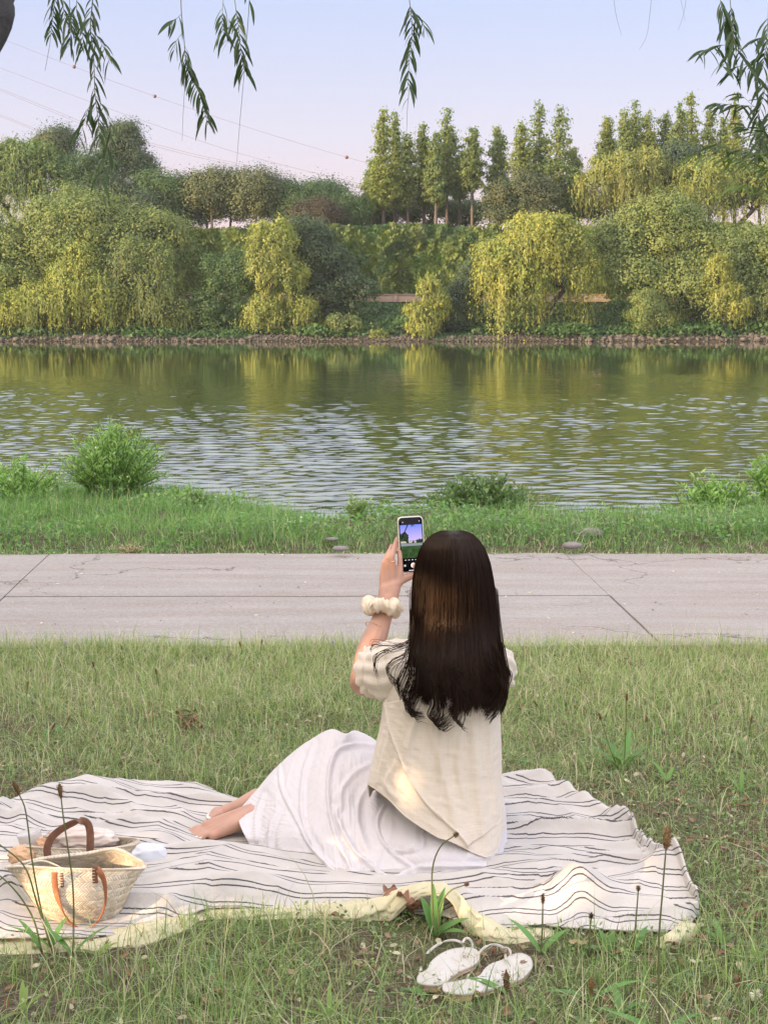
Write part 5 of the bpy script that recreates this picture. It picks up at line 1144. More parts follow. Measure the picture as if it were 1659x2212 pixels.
def sleeve(sh, mid, end, r, seed, scal=.12, ax=None):
    pth = spline([sh, mid, end], 60); t = np.linspace(0, 1, 60); rr = np.interp(t, [0, .25, .55, .8, .88, .93, 1], r)
    V, Q, T = tube_arr(pth, 1.0, 140, cap=False); P = pth; V = V.reshape(60, 140, 3); D = V - P[:, None]
    a = np.linspace(0, 2 * np.pi, 140, endpoint=False)[None, :]; tt = t[:, None]
    mod = 1 + .035 * np.sin(a * 12 + seed + 1.2 * np.sin(tt * 5)) * smooth01(tt * 2) + .05 * vnoise(np.stack([a * 3 + 0 * tt, tt * 6 + 0 * a], -1), seed) + .35 * scal * np.sin(a * 13 + seed + 2 * np.sin(a * 3)) * smooth01((tt - .88) * 8) + .025 * vnoise(np.stack([a * 2 + 0 * tt, tt * 22 + 0 * a], -1), seed + 2)
    V = P[:, None] + D * (rr[:, None] * mod)[..., None]
    sl_ = surf('sleeve', V.transpose(1, 0, 2), MUSLIN, blouse, wrap=True); return sl_
sleeve(Q3(905, 1425, 3.545), Q3(850, 1448, 3.56), Q3(803, 1452, 3.60), [.050, .068, .072, .062, .048, .052, .062], 3)
sleeve(Q3(1025, 1420, 3.545), Q3(1058, 1438, 3.57), Q3(1066, 1452, 3.66), [.040, .055, .058, .052, .046, .050, .056], 7)

# ------------------------------------------------------------ hair: long straight strands with curled ends over a solid core
HR_ = np.array([(1146, 952, 1002, .030), (1153, 935, 1020, .052), (1165, 920, 1034, .070), (1185, 907, 1048, .086), (1215, 897, 1059, .097), (1250, 891, 1066, .102), (1300, 888, 1072, .104), (1350, 886, 1077, .104),
 (1400, 883, 1082, .128), (1440, 878, 1089, .158), (1480, 876, 1090, .172), (1520, 880, 1083, .176), (1560, 890, 1072, .178), (1600, 900, 1062, .178)])
HYC = 3.600
_g = np.linspace(1146, 1600, 300); _t = [np.interp(_g, HR_[:, 0], HR_[:, k]) for k in (1, 2, 3)]; _k = np.hanning(61); _k /= _k.sum()
_s = np.convolve(np.pad(_t[2], 30, mode='edge'), _k, 'valid'); _w = smooth01((_g - 1200) / 80); _t[2] = _t[2] * (1 - _w) + _s * _w; HR_ = np.stack([_g] + _t, -1)
def hair_pt(phi, py, lay):
    """phi 0 = towards the camera, +-pi/2 = the sides"""
    xl, xr, dp = [np.interp(py, HR_[:, 0], HR_[:, k]) for k in (1, 2, 3)]
    mid, hw = (xl + xr) / 2, (xr - xl) / 2
    s_, c_ = np.sin(phi), np.cos(phi)
    ex = 1.0 - .66 * smooth01((py - 1215) / 270); cc_ = np.where(np.abs(phi) < 1.6, np.maximum(c_, .02), c_)
    Y = HYC - dp * np.sign(cc_) * np.abs(cc_) ** ex * lay * np.where(cc_ < 0, .9, 1.0)
    d = (PY0 - py) / F; ct, st = math.cos(PITCH), math.sin(PITCH)
    z = CAMZ + Y * (-st + d * ct) / (ct + d * st)
    x = ((mid + hw * s_ * lay) - PX0) / F * (Y * ct - (z - CAMZ) * st)
    return np.stack([x + 0 * z, Y + 0 * z, z], -1)
NS, SEG = 6800, 30
V_, Q_, C_ = [], [], []
nlock = 46; lphi = np.sort(RG.uniform(-1.75, 1.75, nlock)); lend = 1538 + 22 * RG.standard_normal(nlock).clip(-1.2, 1.0) - 34 * (np.abs(lphi) / 1.7) ** 2 - 30 * (lphi < -.5); lcurl = RG.choice([-1, 1], nlock, p=[.45, .55]) * RG.uniform(.5, 1.3, nlock)
strands = []
for s in range(NS):
    phi = RG.uniform(-1.52, 1.52); lay = 1 - .10 * RG.random() ** 1.5; k = int(np.argmin(np.abs(lphi - phi + RG.normal(0, .02))))
    t = np.linspace(0, 1, SEG) ** 1.15; pend = lend[k] + RG.normal(0, 7) - 60 * (RG.random() < .12) * RG.random()
    py = 1146.5 + (pend - 1146.5) * t
    w1 = smooth01((t - .55) / .45)
    ph = phi + (lphi[k] - phi) * .42 * w1 + .03 * np.sin(t * 7 + phi * 9) * t + .030 * RG.standard_normal() * t
    # parting: at the crown the strands leave from a short line that runs front to back
    P = hair_pt(ph, py, lay + .012 * np.sin(lphi[k] * 40) * w1 + 0 * t)
    cu = smooth01((t - .84) / .16); cd = lcurl[k] * RG.uniform(.7, 1.3)
    cd *= np.interp(phi, [.6, 1.2], [1, .35 if cd > 0 else 1]); P[:, 0] += .024 * cd * cu ** 1.5 + .006 * np.sin(phi) * cu; P[:, 2] += .020 * cu ** 2.2 * abs(cd); P[:, 1] -= .012 * cu * math.cos(phi)
    strands.append((P, .00075 * RG.uniform(.7, 1.3)))
def sweep(pts, n, Y0, spread=5, r=.0006):
    for i in range(n):
        off = RG.normal(0, spread * 1.9); q = [(x + off * (1 - j / len(pts) * .35) * .8, y + off * (1 - j / len(pts) * .4) + RG.normal(0, 1.2) * j, Y0 + .012 * RG.standard_normal()) for j, (x, y) in enumerate(pts)]
        W = spline(np.array([Q3(*a) for a in q]), SEG); strands.append((W + RG.normal(0, .0008, 3), r * RG.uniform(.7, 1.2)))
sweep([(893, 1330), (893, 1372), (868, 1391), (833, 1391), (805, 1394), (800, 1403)], 9, 3.46, 1.2)
sweep([(893, 1350), (890, 1388), (856, 1401), (819, 1415), (809, 1435), (815, 1458)], 12, 3.44, 1.6)
sweep([(893, 1360), (882, 1406), (848, 1427), (836, 1446), (845, 1466), (868, 1487)], 12, 3.43, 2.0)
sweep([(890, 1370), (880, 1420), (862, 1450), (855, 1475), (862, 1500)], 16, 3.425, 3)
sweep([(892, 1400), (882, 1450), (866, 1490), (866, 1508)], 26, 3.42, 5)
sweep([(898, 1420), (892, 1475), (880, 1510), (886, 1535), (900, 1540)], 50, 3.415, 5)
sweep([(905, 1440), (900, 1490), (885, 1525), (888, 1540), (915, 1545)], 40, 3.41, 4)
sweep([(889, 1270), (886, 1305), (887, 1345), (886, 1372)], 6, 3.50, 1.5)
sweep([(1072, 1270), (1078, 1330), (1086, 1400), (1082, 1440)], 10, 3.52, 2.0)
sweep([(1078, 1380), (1088, 1430), (1096, 1450), (1088, 1480), (1078, 1500)], 50, 3.47, 4)
sweep([(1070, 1400), (1082, 1450), (1085, 1490), (1064, 1530), (1050, 1550)], 60, 3.425, 5)
for _ in range(150):
    f_ = RG.uniform(-1.45, 1.45); t = np.linspace(0, 1, SEG); py = 1147 + RG.uniform(180, 400) * t; P = hair_pt(f_ + .06 * np.sin(t * RG.uniform(2, 6)) + .05 * RG.standard_normal() * t, py, 1.0 + (.01 + .07 * RG.random() ** 2) * t); strands.append((P, .00035))
sweep([(940, 1480), (945, 1530), (935, 1555), (950, 1566), (972, 1552)], 50, 3.405, 5)
sweep([(985, 1480), (990, 1530), (985, 1556), (1000, 1566)], 40, 3.405, 5)
Ps = np.stack([a for a, b in strands]); rs = np.array([b for a, b in strands]); n = len(Ps)
T = np.gradient(Ps, axis=1); T /= np.linalg.norm(T, axis=2)[..., None] + 1e-9
N0 = np.cross(T, np.array([0, 1.0, 0])); N0 /= np.linalg.norm(N0, axis=2)[..., None] + 1e-9; B0 = np.cross(T, N0)
tap = rs[:, None] * np.interp(np.linspace(0, 1, SEG), [0, .05, .8, 1], [.6, 1, 1, .35])[None]
a3 = np.array([0, 2.094, 4.189]) + .5
V = Ps[:, :, None] + tap[..., None, None] * (np.cos(a3)[None, None, :, None] * N0[:, :, None] + np.sin(a3)[None, None, :, None] * B0[:, :, None])
i = np.arange(SEG - 1); j = np.arange(3); I, J = np.meshgrid(i, j, indexing='ij'); J2 = (J + 1) % 3
f = np.stack([I * 3 + J, I * 3 + J2, (I + 1) * 3 + J2, (I + 1) * 3 + J], -1).reshape(-1, 4)
Fq = (np.arange(n)[:, None, None] * SEG * 3 + f[None]).reshape(-1, 4)
col = np.repeat(RG.uniform(.35, 1.9, n)[:, None] * np.array([1.0, 1.0, 1.0]) + RG.uniform(0, .35, n)[:, None] * np.array([.8, .3, .1]), SEG * 3, axis=0)
m, nt, out = newmat('dark_hair')
at = nd(nt, 'ShaderNodeAttribute', attribute_name='Col'); c = mixc(nt, 1.0, at.outputs['Color'], (.0105, .0056, .0040), 'MULTIPLY')
p = nd(nt, 'ShaderNodeBsdfPrincipled'); p.inputs['Roughness'].default_value = .36; p.inputs['Specular IOR Level'].default_value = .24; p.inputs['Specular Tint'].default_value = (1, .8, .62, 1)
nt.links.new(c, p.inputs['Base Color']); nt.links.new(p.outputs[0], out.inputs[0]); HAIR = m
hair = mesh_np('hair', V.reshape(-1, 3), Fq, HAIR, body, col, smooth=True)
pys = np.concatenate([np.linspace(1147, 1200, 14), np.linspace(1215, 1505, 26)]); ph = np.linspace(-math.pi, math.pi, 64, endpoint=False)
core = np.stack([np.stack([hair_pt(a, float(q), .86 if q > 1160 else .8) for q in pys], 0) for a in ph], 0)
core[..., 1] = np.where(core[..., 1] > 3.6, 3.6 + (core[..., 1] - 3.6) * .45, core[..., 1])
V = np.vstack([core.reshape(-1, 3), core[:, 0].mean(0)[None], core[:, -1].mean(0)[None]])
mbc = MB(); L_ = len(pys); n64 = 64
mbc.add(V, grid_faces(64, L_, True), np.array([[((k + 1) % n64) * L_, k * L_, n64 * L_] for k in range(n64)] + [[k * L_ + L_ - 1, ((k + 1) % n64) * L_ + L_ - 1, n64 * L_ + 1] for k in range(n64)]), (.5, .5, .5))
mbc.build('hair_core', HAIR, hair)

# ------------------------------------------------------------ scrunchie, bracelet, rings
wc = Q3(826, 1312, 3.815); fa = (WL_ - Q3(812, 1370, 3.79)); fa /= np.linalg.norm(fa); ax = np.array([.16, -.45, 1.0]) ; ax = fa * .75 + np.array([-.35, -.45, .2]) * .5; ax /= np.linalg.norm(ax)
e1 = np.cross(ax, [0, 1, 0]); e1 /= np.linalg.norm(e1); e2 = np.cross(ax, e1)
nA, nB = 220, 64; A, B = np.meshgrid(np.linspace(0, 2 * np.pi, nA, endpoint=False), np.linspace(0, 2 * np.pi, nB, endpoint=False), indexing='ij')
Rb = .035 + .004 * vnoise(np.stack([np.cos(A) * 3, np.sin(A) * 3], -1), 5)
ruf = .0165 * (1 + .12 * np.sin(A * 7 + 1.4 * np.sin(B)) + .08 * np.sin(A * 23 + 3 * np.sin(B)) + .10 * np.sin(A * 17 + 2 * np.sin(B + 1)) + .22 * vnoise(np.stack([np.cos(A) * 4, np.sin(A) * 4, B], -1), 6))
Rr = Rb + ruf * np.cos(B); hz = ruf * 1.0 * np.sin(B) + .005 * np.sin(A * 5 + 1)
Sc = wc + Rr[..., None] * (np.cos(A)[..., None] * e1 * 1.02 + np.sin(A)[..., None] * e2) + hz[..., None] * ax
Fq = grid_faces(nA, nB, True); last = np.arange(nA); extra = np.stack([last * nB + nB - 1, ((last + 1) % nA) * nB + nB - 1, ((last + 1) % nA) * nB, last * nB], -1)
mesh_np('scrunchie', Sc.reshape(-1, 3), np.vstack([Fq, extra]), plain('cream_scrunchie', (.80, .70, .54), rough=.75, noise=.05, bump=.4, bscale=90, trans=.12), body, smooth=True)
gold = plain('gold', (.85, .52, .22), rough=.25, metallic=1.0, noise=.05)
bc = Q3(811, 1358, 3.79); mb = MB(); bx = np.cross(fa, [0, 1, 0]); bx /= np.linalg.norm(bx); by = np.cross(fa, bx)
for k in range(54):
    a = k / 54 * 2 * np.pi; c_ = bc + (bx * math.cos(a) + by * math.sin(a)) * .0275 + fa * (.006 * math.cos(a)); mb.ball(c_, .0012, 6, 5)
mb.ball(bc + by * math.copysign(.029, -by[1]) - bx * .006, .0024, 8, 6); cc_ = bc - [.012, .027, 0]; mb.tube([cc_, cc_ - [0, 0, .022]], .0008, 5)
mb.build('bracelet', gold, body)
for (px, py, Y, r) in ((848, 1212, 3.884, .0078), (877, 1249, 3.893, .0108)):
    c_ = Q3(px, py, Y); aa = np.linspace(0, 2 * np.pi, 24); mb = MB(); ring_ = c_ + np.stack([np.cos(aa) * r, np.sin(aa) * r, 0 * aa], -1) if px < 860 else c_ + np.stack([0 * aa, np.cos(aa) * r, np.sin(aa) * r], -1)
    mb.tube(ring_, .0011, 6, cap=False); mb.ball(c_ + [.0 if px > 860 else .003, -r, 0], .0020, 8, 6); mb.build('ring', gold, body)

# ------------------------------------------------------------ phone in a pale case, camera picture on the screen
e = empty('phone', (0, 0, 0), 'smartphone in a pale rounded case held up by the woman, screen showing the view', 'phone')
PC = Q3(889, 1176, 3.915); pw, ph_, pr = .0335, .0725, .0115
up = np.array([-.055, .10, 1.0]); up /= np.linalg.norm(up); rt = np.array([1, .18, .04]); rt -= (rt @ up) * up; rt /= np.linalg.norm(rt); fn = np.cross(rt, up)   # fn points away from the camera or towards it
if fn[1] > 0: fn = -fn
def PL(x, y, z): return PC + rt * x + up * y + fn * z
def rrect(w, h, r, n=8):
    o_ = []
    for cx, cy, a0 in ((w - r, h - r, 0), (-w + r, h - r, 90), (-w + r, -h + r, 180), (w - r, -h + r, 270)):
        for k in range(n + 1):
            a = R(a0 + 90 * k / n); o_.append((cx + r * math.cos(a), cy + r * math.sin(a)))
    return o_
def slab(name, w, h, r, z0, z1, mat, par, bevel=0.0, colf=None):
    mb = MB(); rings = [(w - bevel, h - bevel, r, z0), (w, h, r, z0 + bevel), (w, h, r, z1 - bevel), (w - bevel, h - bevel, r, z1)] if bevel else [(w, h, r, z0), (w, h, r, z1)]
    pts = [[PL(x, y, z) for x, y in rrect(a, b, c_)] for a, b, c_, z in rings]; n = len(pts[0]); V = np.vstack(pts + [[PL(0, 0, rings[0][3])], [PL(0, 0, rings[-1][3])]])
    Q = [[i * n + k, i * n + (k + 1) % n, (i + 1) * n + (k + 1) % n, (i + 1) * n + k] for i in range(len(rings) - 1) for k in range(n)]
    T = [[(k + 1) % n, k, len(rings) * n] for k in range(n)] + [[(len(rings) - 1) * n + k, (len(rings) - 1) * n + (k + 1) % n, len(rings) * n + 1] for k in range(n)]
    mb.add(V, Q, T); return mb.build(name, mat, par, smooth=False)
case = slab('case', pw, ph_, pr, -.0105, 0.0, plain('pale_case', (.72, .70, .62), rough=.3, coat=.4), e, .0018)
db = MB(); dk = []
for k in range(26):
    y = -ph_ * .88 + ph_ * 1.76 * k / 25
    for s in (-1, 1): db.box(PL(s * (pw + .0002), y, -.004 - .003 * (k % 2)), (.0016, .0030, .0030), np.stack([rt, fn, up], 1))
db.build('case_dots', plain('dark_print', (.07, .06, .055), rough=.4), case, smooth=False)
slab('bezel', pw - .0028, ph_ - .0028, pr - .0028, 0.0, .0009, plain('black_glass', (.004, .004, .006), rough=.25, spec=.15, noise=0), e)
def emat(name, col, s=1.0):
    m, nt, out = newmat(name); em = nd(nt, 'ShaderNodeEmission'); em.inputs[0].default_value = (*col, 1); em.inputs[1].default_value = s; nt.links.new(em.outputs[0], out.inputs[0]); return m
def flatpoly(mb, pts, z, col=(1, 1, 1)):
    V = [PL(x, y, z) for x, y in pts]; c0 = np.mean(V, 0); n = len(V); mb.add(V + [c0], None, [[k, (k + 1) % n, n] for k in range(n)], col)
m, nt, out = newmat('screen_image'); at = nd(nt, 'ShaderNodeAttribute', attribute_name='Col'); em = nd(nt, 'ShaderNodeEmission'); nt.links.new(at.outputs['Color'], em.inputs[0]); em.inputs[1].default_value = .62; nt.links.new(em.outputs[0], out.inputs[0]); SCR = m
sw = pw - .0052; y1, y0 = ph_ * .70, -ph_ * .48
nx_, ny_ = 60, 90; xx = np.linspace(-sw, sw, nx_); yy = np.linspace(y0, y1, ny_); X, Y = np.meshgrid(xx, yy, indexing='ij'); v = (Y - y0) / (y1 - y0); u = (X + sw) / (2 * sw)
cols = np.zeros(X.shape + (3,)); hor = .47
skyc = np.stack([np.interp(v, [hor, 1], [.55, .16]), np.interp(v, [hor, 1], [.42, .22]), np.interp(v, [hor, 1], [.72, .80])], -1); cols[:] = skyc
tn = fbm(np.stack([u * 9, v * 9], -1), 201)
tree = (v < hor + .03 + .10 * np.clip(u - .45, 0, 1) + .03 * tn) | (((u - .17) / .22) ** 2 + ((v - hor - .12) / .20) ** 2 + .35 * tn < 1)
tcol = np.stack([.02 + .05 * np.clip(tn, 0, 1), .035 + .06 * np.clip(tn, 0, 1), .02 + .02 * np.clip(tn, 0, 1)], -1); cols = np.where(tree[..., None], tcol, cols)
cols = np.where(((v < hor + .045) & (v > hor - .02) & (tn > .1))[..., None], np.array([.45, .42, .34]), cols)
cols = np.where((v < hor - .03)[..., None], np.array([.22, .24, .26]), cols); cols = np.where((v < hor - .10)[..., None], np.array([.035, .07, .025]) * (1 + .4 * tn[..., None]), cols)
limb = np.abs(u - (.06 + .30 * (v - .60) / .4)) < .022; cols = np.where((limb & (v > .60))[..., None], np.array([.01, .01, .015]), cols)
fr = (v > .93) & (tn > .15) & (u > .2) & (u < .75); cols = np.where(fr[..., None], np.array([.06, .08, .10]), cols)
VS = np.array([[PL(a, b, .0014) for b in yy] for a in xx]).reshape(-1, 3)
mesh_np('screen_picture', VS, grid_faces(nx_, ny_), SCR, e, cols.reshape(-1, 3))
ic = MB(); th = np.linspace(0, 2 * np.pi, 20, endpoint=False)
for cx, cy, r in ((.0015, -ph_ * .74, .0062), (-sw * .72, -ph_ * .74, .0028), (sw * .8, ph_ * .82, .0014), (-sw * .72, ph_ * .80, .0014)): flatpoly(ic, [(cx + r * math.cos(t), cy + r * math.sin(t)) for t in th], .0014, (1.2, 1.15, 1.1) if r > .005 else (.5, .5, .5))
for cx in (-.018, -.009, 0, .009, .018): flatpoly(ic, [(cx - .0022, -ph_ * .555), (cx + .0022, -ph_ * .555), (cx + .0022, -ph_ * .535), (cx - .0022, -ph_ * .535)], .0014, (.7, .7, .7))
flatpoly(ic, [(-.011, -ph_ * .925), (.011, -ph_ * .925), (.011, -ph_ * .908), (-.011, -ph_ * .908)], .0014, (1, 1, 1))
ic.build('screen_controls', SCR, e, smooth=False)
# ------------------------------------------------------------ striped blanket
be = empty('picnic_blanket', (0, 0, 0), 'cream linen picnic blanket with thin double black stripes and pale yellow backing', 'blanket')
def resample(P, n):
    P = np.asarray(P, float); d = np.concatenate([[0], np.cumsum(np.linalg.norm(np.diff(P, axis=0), axis=1))]); t = np.linspace(0, d[-1], n)
    return np.stack([np.interp(t, d, P[:, k]) for k in range(P.shape[1])], -1)
ib = [i for i, q in enumerate(BL_PX) if q == (1512, 2005)][0]
backe = BL[:ib + 1]; fronte = BL[ib:-1][::-1]
NUB, NVB = 620, 260
bk = spline(resample(np.vstack([BL[-1:], backe]), 40), NUB); fk = spline(resample(np.vstack([BL[-1:] + [0, -.02], fronte]), 40), NUB)
# warp so that columns stay roughly straight front to back
def reparam(P, xs_):
    x = P[:, 0].copy(); k = np.maximum.accumulate(x + np.arange(len(x)) * 1e-6); return np.stack([np.interp(xs_, k, P[:, 0]), np.interp(xs_, k, P[:, 1])], -1)
tip = BL[ib]; x0b = min(BL[-1][0], BL[-2][0])
xs_b = x0b + (tip[0] - .002 - x0b) * (1 - (1 - np.linspace(0, 1, NUB)) ** 1.15)
fr_top = BL[ib:][::-1]                      # left to right along the front
yb_ = np.interp(xs_b, *np.array(sorted(set([tuple(q) for q in BL[:ib + 1]]), key=lambda q: q[0])).T)
yf_ = np.interp(xs_b, *np.array(sorted(set([tuple(q) for q in np.vstack([BL[ib:]])]), key=lambda q: q[0])).T)
yf_ = yf_ + .022
vv = np.linspace(0, 1, NVB)[None]; Yb2 = yb_[:, None] * (1 - vv) + yf_[:, None] * vv; Xb2 = xs_b[:, None] + 0 * vv
rag = .006 * (Xb2 < .35) * vnoise(np.stack([Xb2 * 9, vv * 3 + 0 * Xb2], -1), 301); Yb2 = Yb2 + rag
q = np.stack([Xb2 * 2.3, Yb2 * 7.5], -1); wq = .35 * fbm(q * .5, 302)
r1 = 1 - np.abs(vnoise(np.stack([Xb2 * 2.1 + wq, Yb2 * 8.5 + 1.3 * Xb2 + wq], -1), 303)); r2 = 1 - np.abs(vnoise(np.stack([Xb2 * 4.2 + wq, Yb2 * 17 - 3.0 * Xb2], -1), 304))
body_m = np.exp(-(((Xb2 - .02) / .35) ** 2 + ((Yb2 - 3.6) / .22) ** 2))
edge_m = smooth01(np.minimum(vv, 1 - vv) * 9)
lump = smooth01(.5 + .9 * vnoise(np.stack([Xb2 * 1.7, Yb2 * 2.4], -1), 305))
r3 = 1 - np.abs(vnoise(np.stack([Xb2 * 8 + 2.5 * Yb2 + wq, Yb2 * 15 + 2 * wq], -1), 308))
Zb = .012 + (.034 * r1 ** 2.5 * (.45 + .9 * lump) + .019 * r2 ** 2.5 + .014 * r3 ** 2.5 + .012 * lump) * (1 - .85 * body_m) * (.10 + .90 * edge_m) + .0015 * vnoise(np.stack([Xb2 * 22, Yb2 * 40], -1), 306)
for bx_, by_, br_ in ((-.60, 3.13, .22), (-.62, 3.4, .2)): Zb = Zb * (1 - .75 * np.exp(-(((Xb2 - bx_) / br_) ** 2 + ((Yb2 - by_) / .11) ** 2))) + .004
Zb = .010 + (Zb - .010) * (1 - np.exp(-(((Xb2 + .34) / .17) ** 4 + ((Yb2 - 3.70) / .17) ** 4)))
# raised hump along the left back edge, ripples near the right corner
Zb += .045 * np.exp(-((Xb2 + .80) / .30) ** 2) * np.exp(-((vv - .10) / .10) ** 2) + .03 * np.exp(-((Xb2 - .62) / .2) ** 2) * np.exp(-((vv - .08) / .07) ** 2)
Zb += .050 * np.exp(-(((Xb2 - .435) / .062) ** 2 + ((Yb2 - 3.255) / .045) ** 2)) + .048 * np.exp(-(((Xb2 - .645) / .055) ** 2 + ((Yb2 - 3.345) / .05) ** 2))
dyy = np.gradient(Yb2, axis=1); dzz = np.gradient(Zb, axis=1); arc = np.cumsum(np.sqrt(dyy ** 2 + dzz ** 2), axis=1)
sv = -(arc - arc.mean(1)[:, None] + (yb_[:, None] - yb_.mean()) * -.5 + (yf_[:, None] - yf_.mean()) * -.5) - .05 * Xb2 * np.tanh(Xb2 * 3) + .014 * vnoise(np.stack([Xb2 * 3.0, Yb2 * 3], -1), 307)
sv = sv + 10
m, nt, out = newmat('striped_linen')
at = nd(nt, 'ShaderNodeAttribute', attribute_name='stripe'); tcn = nd(nt, 'ShaderNodeTexCoord')
def mth(op, a, b=None):
    n = nt.nodes.new('ShaderNodeMath'); n.operation = op
    for i_, v in enumerate((a, b)):
        if v is None: continue
        if hasattr(v, 'links'): nt.links.new(v, n.inputs[i_])
        else: n.inputs[i_].default_value = v
    return n.outputs[0]
f = mth('FRACT', mth('DIVIDE', at.outputs['Fac'], .054))
band = lambda c0, w: mth('LESS_THAN', mth('ABSOLUTE', mth('SUBTRACT', f, c0)), w)
st = mth('MAXIMUM', band(.36, .036), band(.62, .036))
nb_ = noise_n(nt, 260, tcn.outputs['Object'], 3); st = mth('MULTIPLY', st, mth('ADD', .72, mth('MULTIPLY', nb_, .4)))
basec = ramp_n(nt, noise_n(nt, 9, tcn.outputs['Object'], 5), [(.3, (.48, .46, .43)), (.7, (.58, .555, .52))])
cc = mixc(nt, st, basec, (.045, .045, .055))
p = nd(nt, 'ShaderNodeBsdfPrincipled'); p.inputs['Roughness'].default_value = .9; p.inputs['Specular IOR Level'].default_value = .15; p.inputs['Sheen Weight'].default_value = .2; nt.links.new(cc, p.inputs['Base Color'])
nt.links.new(bump_n(nt, nb_, .3, .002, bump_n(nt, noise_n(nt, 45, tcn.outputs['Object'], 5, .6), .45, .008)), p.inputs['Normal']); nt.links.new(p.outputs[0], out.inputs[0])
clo = mesh_np('cloth', np.stack([Xb2, Yb2, Zb], -1).reshape(-1, 3), grid_faces(NUB, NVB), m, be, smooth=True, attrs={'stripe': sv.ravel()})
md = clo.modifiers.new('thickness', 'SOLIDIFY'); md.thickness = .003; md.offset = -1
# yellow backing that shows where the front edge is rolled over
yel = plain('yellow_backing', (.68, .64, .43), rough=.75, noise=.06, nscale=30, bump=.35, bscale=40, trans=.15)
TB = [(-60, 2052, 2070), (0, 2044, 2062), (100, 2040, 2058), (200, 2032, 2054), (270, 2020, 2048), (330, 2006, 2041), (400, 1988, 2016), (450, 1974, 1994), (560, 1968, 1996), (640, 1962, 1998), (700, 1960, 2000), (780, 1952, 2006),
      (830, 1936, 2004), (862, 1920, 1975), (900, 1909, 1948), (940, 1905, 1936), (972, 1914, 1948), (998, 1938, 1996), (1020, 1968, 2028), (1060, 1996, 2038), (1100, 2012, 2045), (1200, 2024, 2044), (1300, 2032, 2047), (1400, 2036, 2052), (1450, 2034, 2052)]
tb = spline(np.array(TB, float), 520); G = np.zeros((520, 26, 3))
lift = np.exp(-((tb[:, 0] - 925) / 55) ** 2)
for i, (px, T_, B_) in enumerate(tb):
    Y0 = onz(px, np.interp(px, [800, 860, 990, 1040], [2004, 2002, 2004, 2034]) if 800 < px < 1040 else B_, .006)[1]
    b0 = ony(px, B_, Y0); t0 = ony(px, T_, Y0 + .030)
    for j, v in enumerate(np.linspace(0, 1, 26)):
        if v < .75:
            w = v / .75; c_ = b0 * (1 - w) + t0 * w; c_ = c_ + np.array([0, -.012 * math.sin(np.pi * w), 0])
        else:
            w = (v - .75) / .25; c_ = t0 + np.array([0, .05 * w, -.4 * w * max(t0[2] - .02, 0)])
        G[i, j] = c_
nz = vnoise(np.stack([np.linspace(0, 60, 520)[:, None] + 8 * np.linspace(0, 1, 26)[None], np.linspace(0, 2.5, 26)[None] + 0 * tb[:, :1]], -1), 311); nz2 = vnoise(np.stack([np.linspace(0, 24, 520)[:, None] - 5 * np.linspace(0, 1, 26)[None], np.linspace(0, 2, 26)[None] + 0 * tb[:, :1]], -1), 312)
G[..., 1] += .004 * nz + .010 * nz2 * np.sin(np.pi * np.linspace(0, 1, 26))[None]; G[..., 2] += .0025 * nz
G[..., 2] = np.maximum(G[..., 2], .004)
lin = mesh_np('backing', G.reshape(-1, 3), grid_faces(520, 26), yel, be, smooth=True); md = lin.modifiers.new('thickness', 'SOLIDIFY'); md.thickness = .002; md.offset = 0
# turned-up corner at the right and the little folded tip on the back edge
def patch(name, px_grid, zs, mat, par, n=30):
    Gp = np.array([[onz(a, b, z) for (a, b), z in zip(r, zr)] for r, zr in zip(px_grid, zs)]); Sg = net(Gp, n, n); Sg[..., 2] += .001 * RG.standard_normal() + .0015 * vnoise(np.stack(np.meshgrid(np.linspace(0, 6, n), np.linspace(0, 4, n), indexing='ij'), -1), 313)
    o = mesh_np(name, Sg.reshape(-1, 3), grid_faces(n, n), mat, par, smooth=True); md = o.modifiers.new('thickness', 'SOLIDIFY'); md.thickness = .002; md.offset = 0; return o
patch('backing', [[(1408, 2038), (1448, 2012), (1470, 1990)], [(1430, 2050), (1466, 2030), (1500, 1996)], [(1442, 2053), (1490, 2040), (1516, 2008)]], [[.02, .045, .03], [.018, .035, .03], [.006, .01, .012]], yel, be)
patch('folded_tip', [[(1218, 1742), (1224, 1738), (1232, 1744)], [(1222, 1724), (1228, 1728), (1238, 1742)], [(1226, 1716), (1231, 1720), (1240, 1740)]], [[.01, .02, .01], [.035, .04, .02], [.05, .05, .03]], m, be, 14)

# ------------------------------------------------------------ straw baskets with leather handles
m, nt, out = newmat('palm_leaf_weave'); at = nd(nt, 'ShaderNodeAttribute', attribute_name='Col'); tcn = nd(nt, 'ShaderNodeTexCoord')
c = mixc(nt, 1.0, ramp_n(nt, noise_n(nt, 60, tcn.outputs['Object'], 4), [(.3, (.60, .52, .40)), (.7, (.74, .67, .54))]), at.outputs['Color'], 'MULTIPLY')
p = nd(nt, 'ShaderNodeBsdfPrincipled'); p.inputs['Roughness'].default_value = .6; p.inputs['Specular IOR Level'].default_value = .35; nt.links.new(c, p.inputs['Base Color']); nt.links.new(bump_n(nt, noise_n(nt, 500, tcn.outputs['Object'], 3), .3, .001), p.inputs['Normal']); nt.links.new(p.outputs[0], out.inputs[0]); STRAWM = m
leather = plain('tan_leather', (.34, .13, .055), rough=.5, noise=.25, nscale=60, bump=.2, bscale=300)
leather2 = plain('brown_leather', (.20, .095, .06), rough=.5, noise=.3, nscale=60, bump=.2, bscale=300)
thread = plain('cream_stitch', (.7, .64, .5), rough=.8)
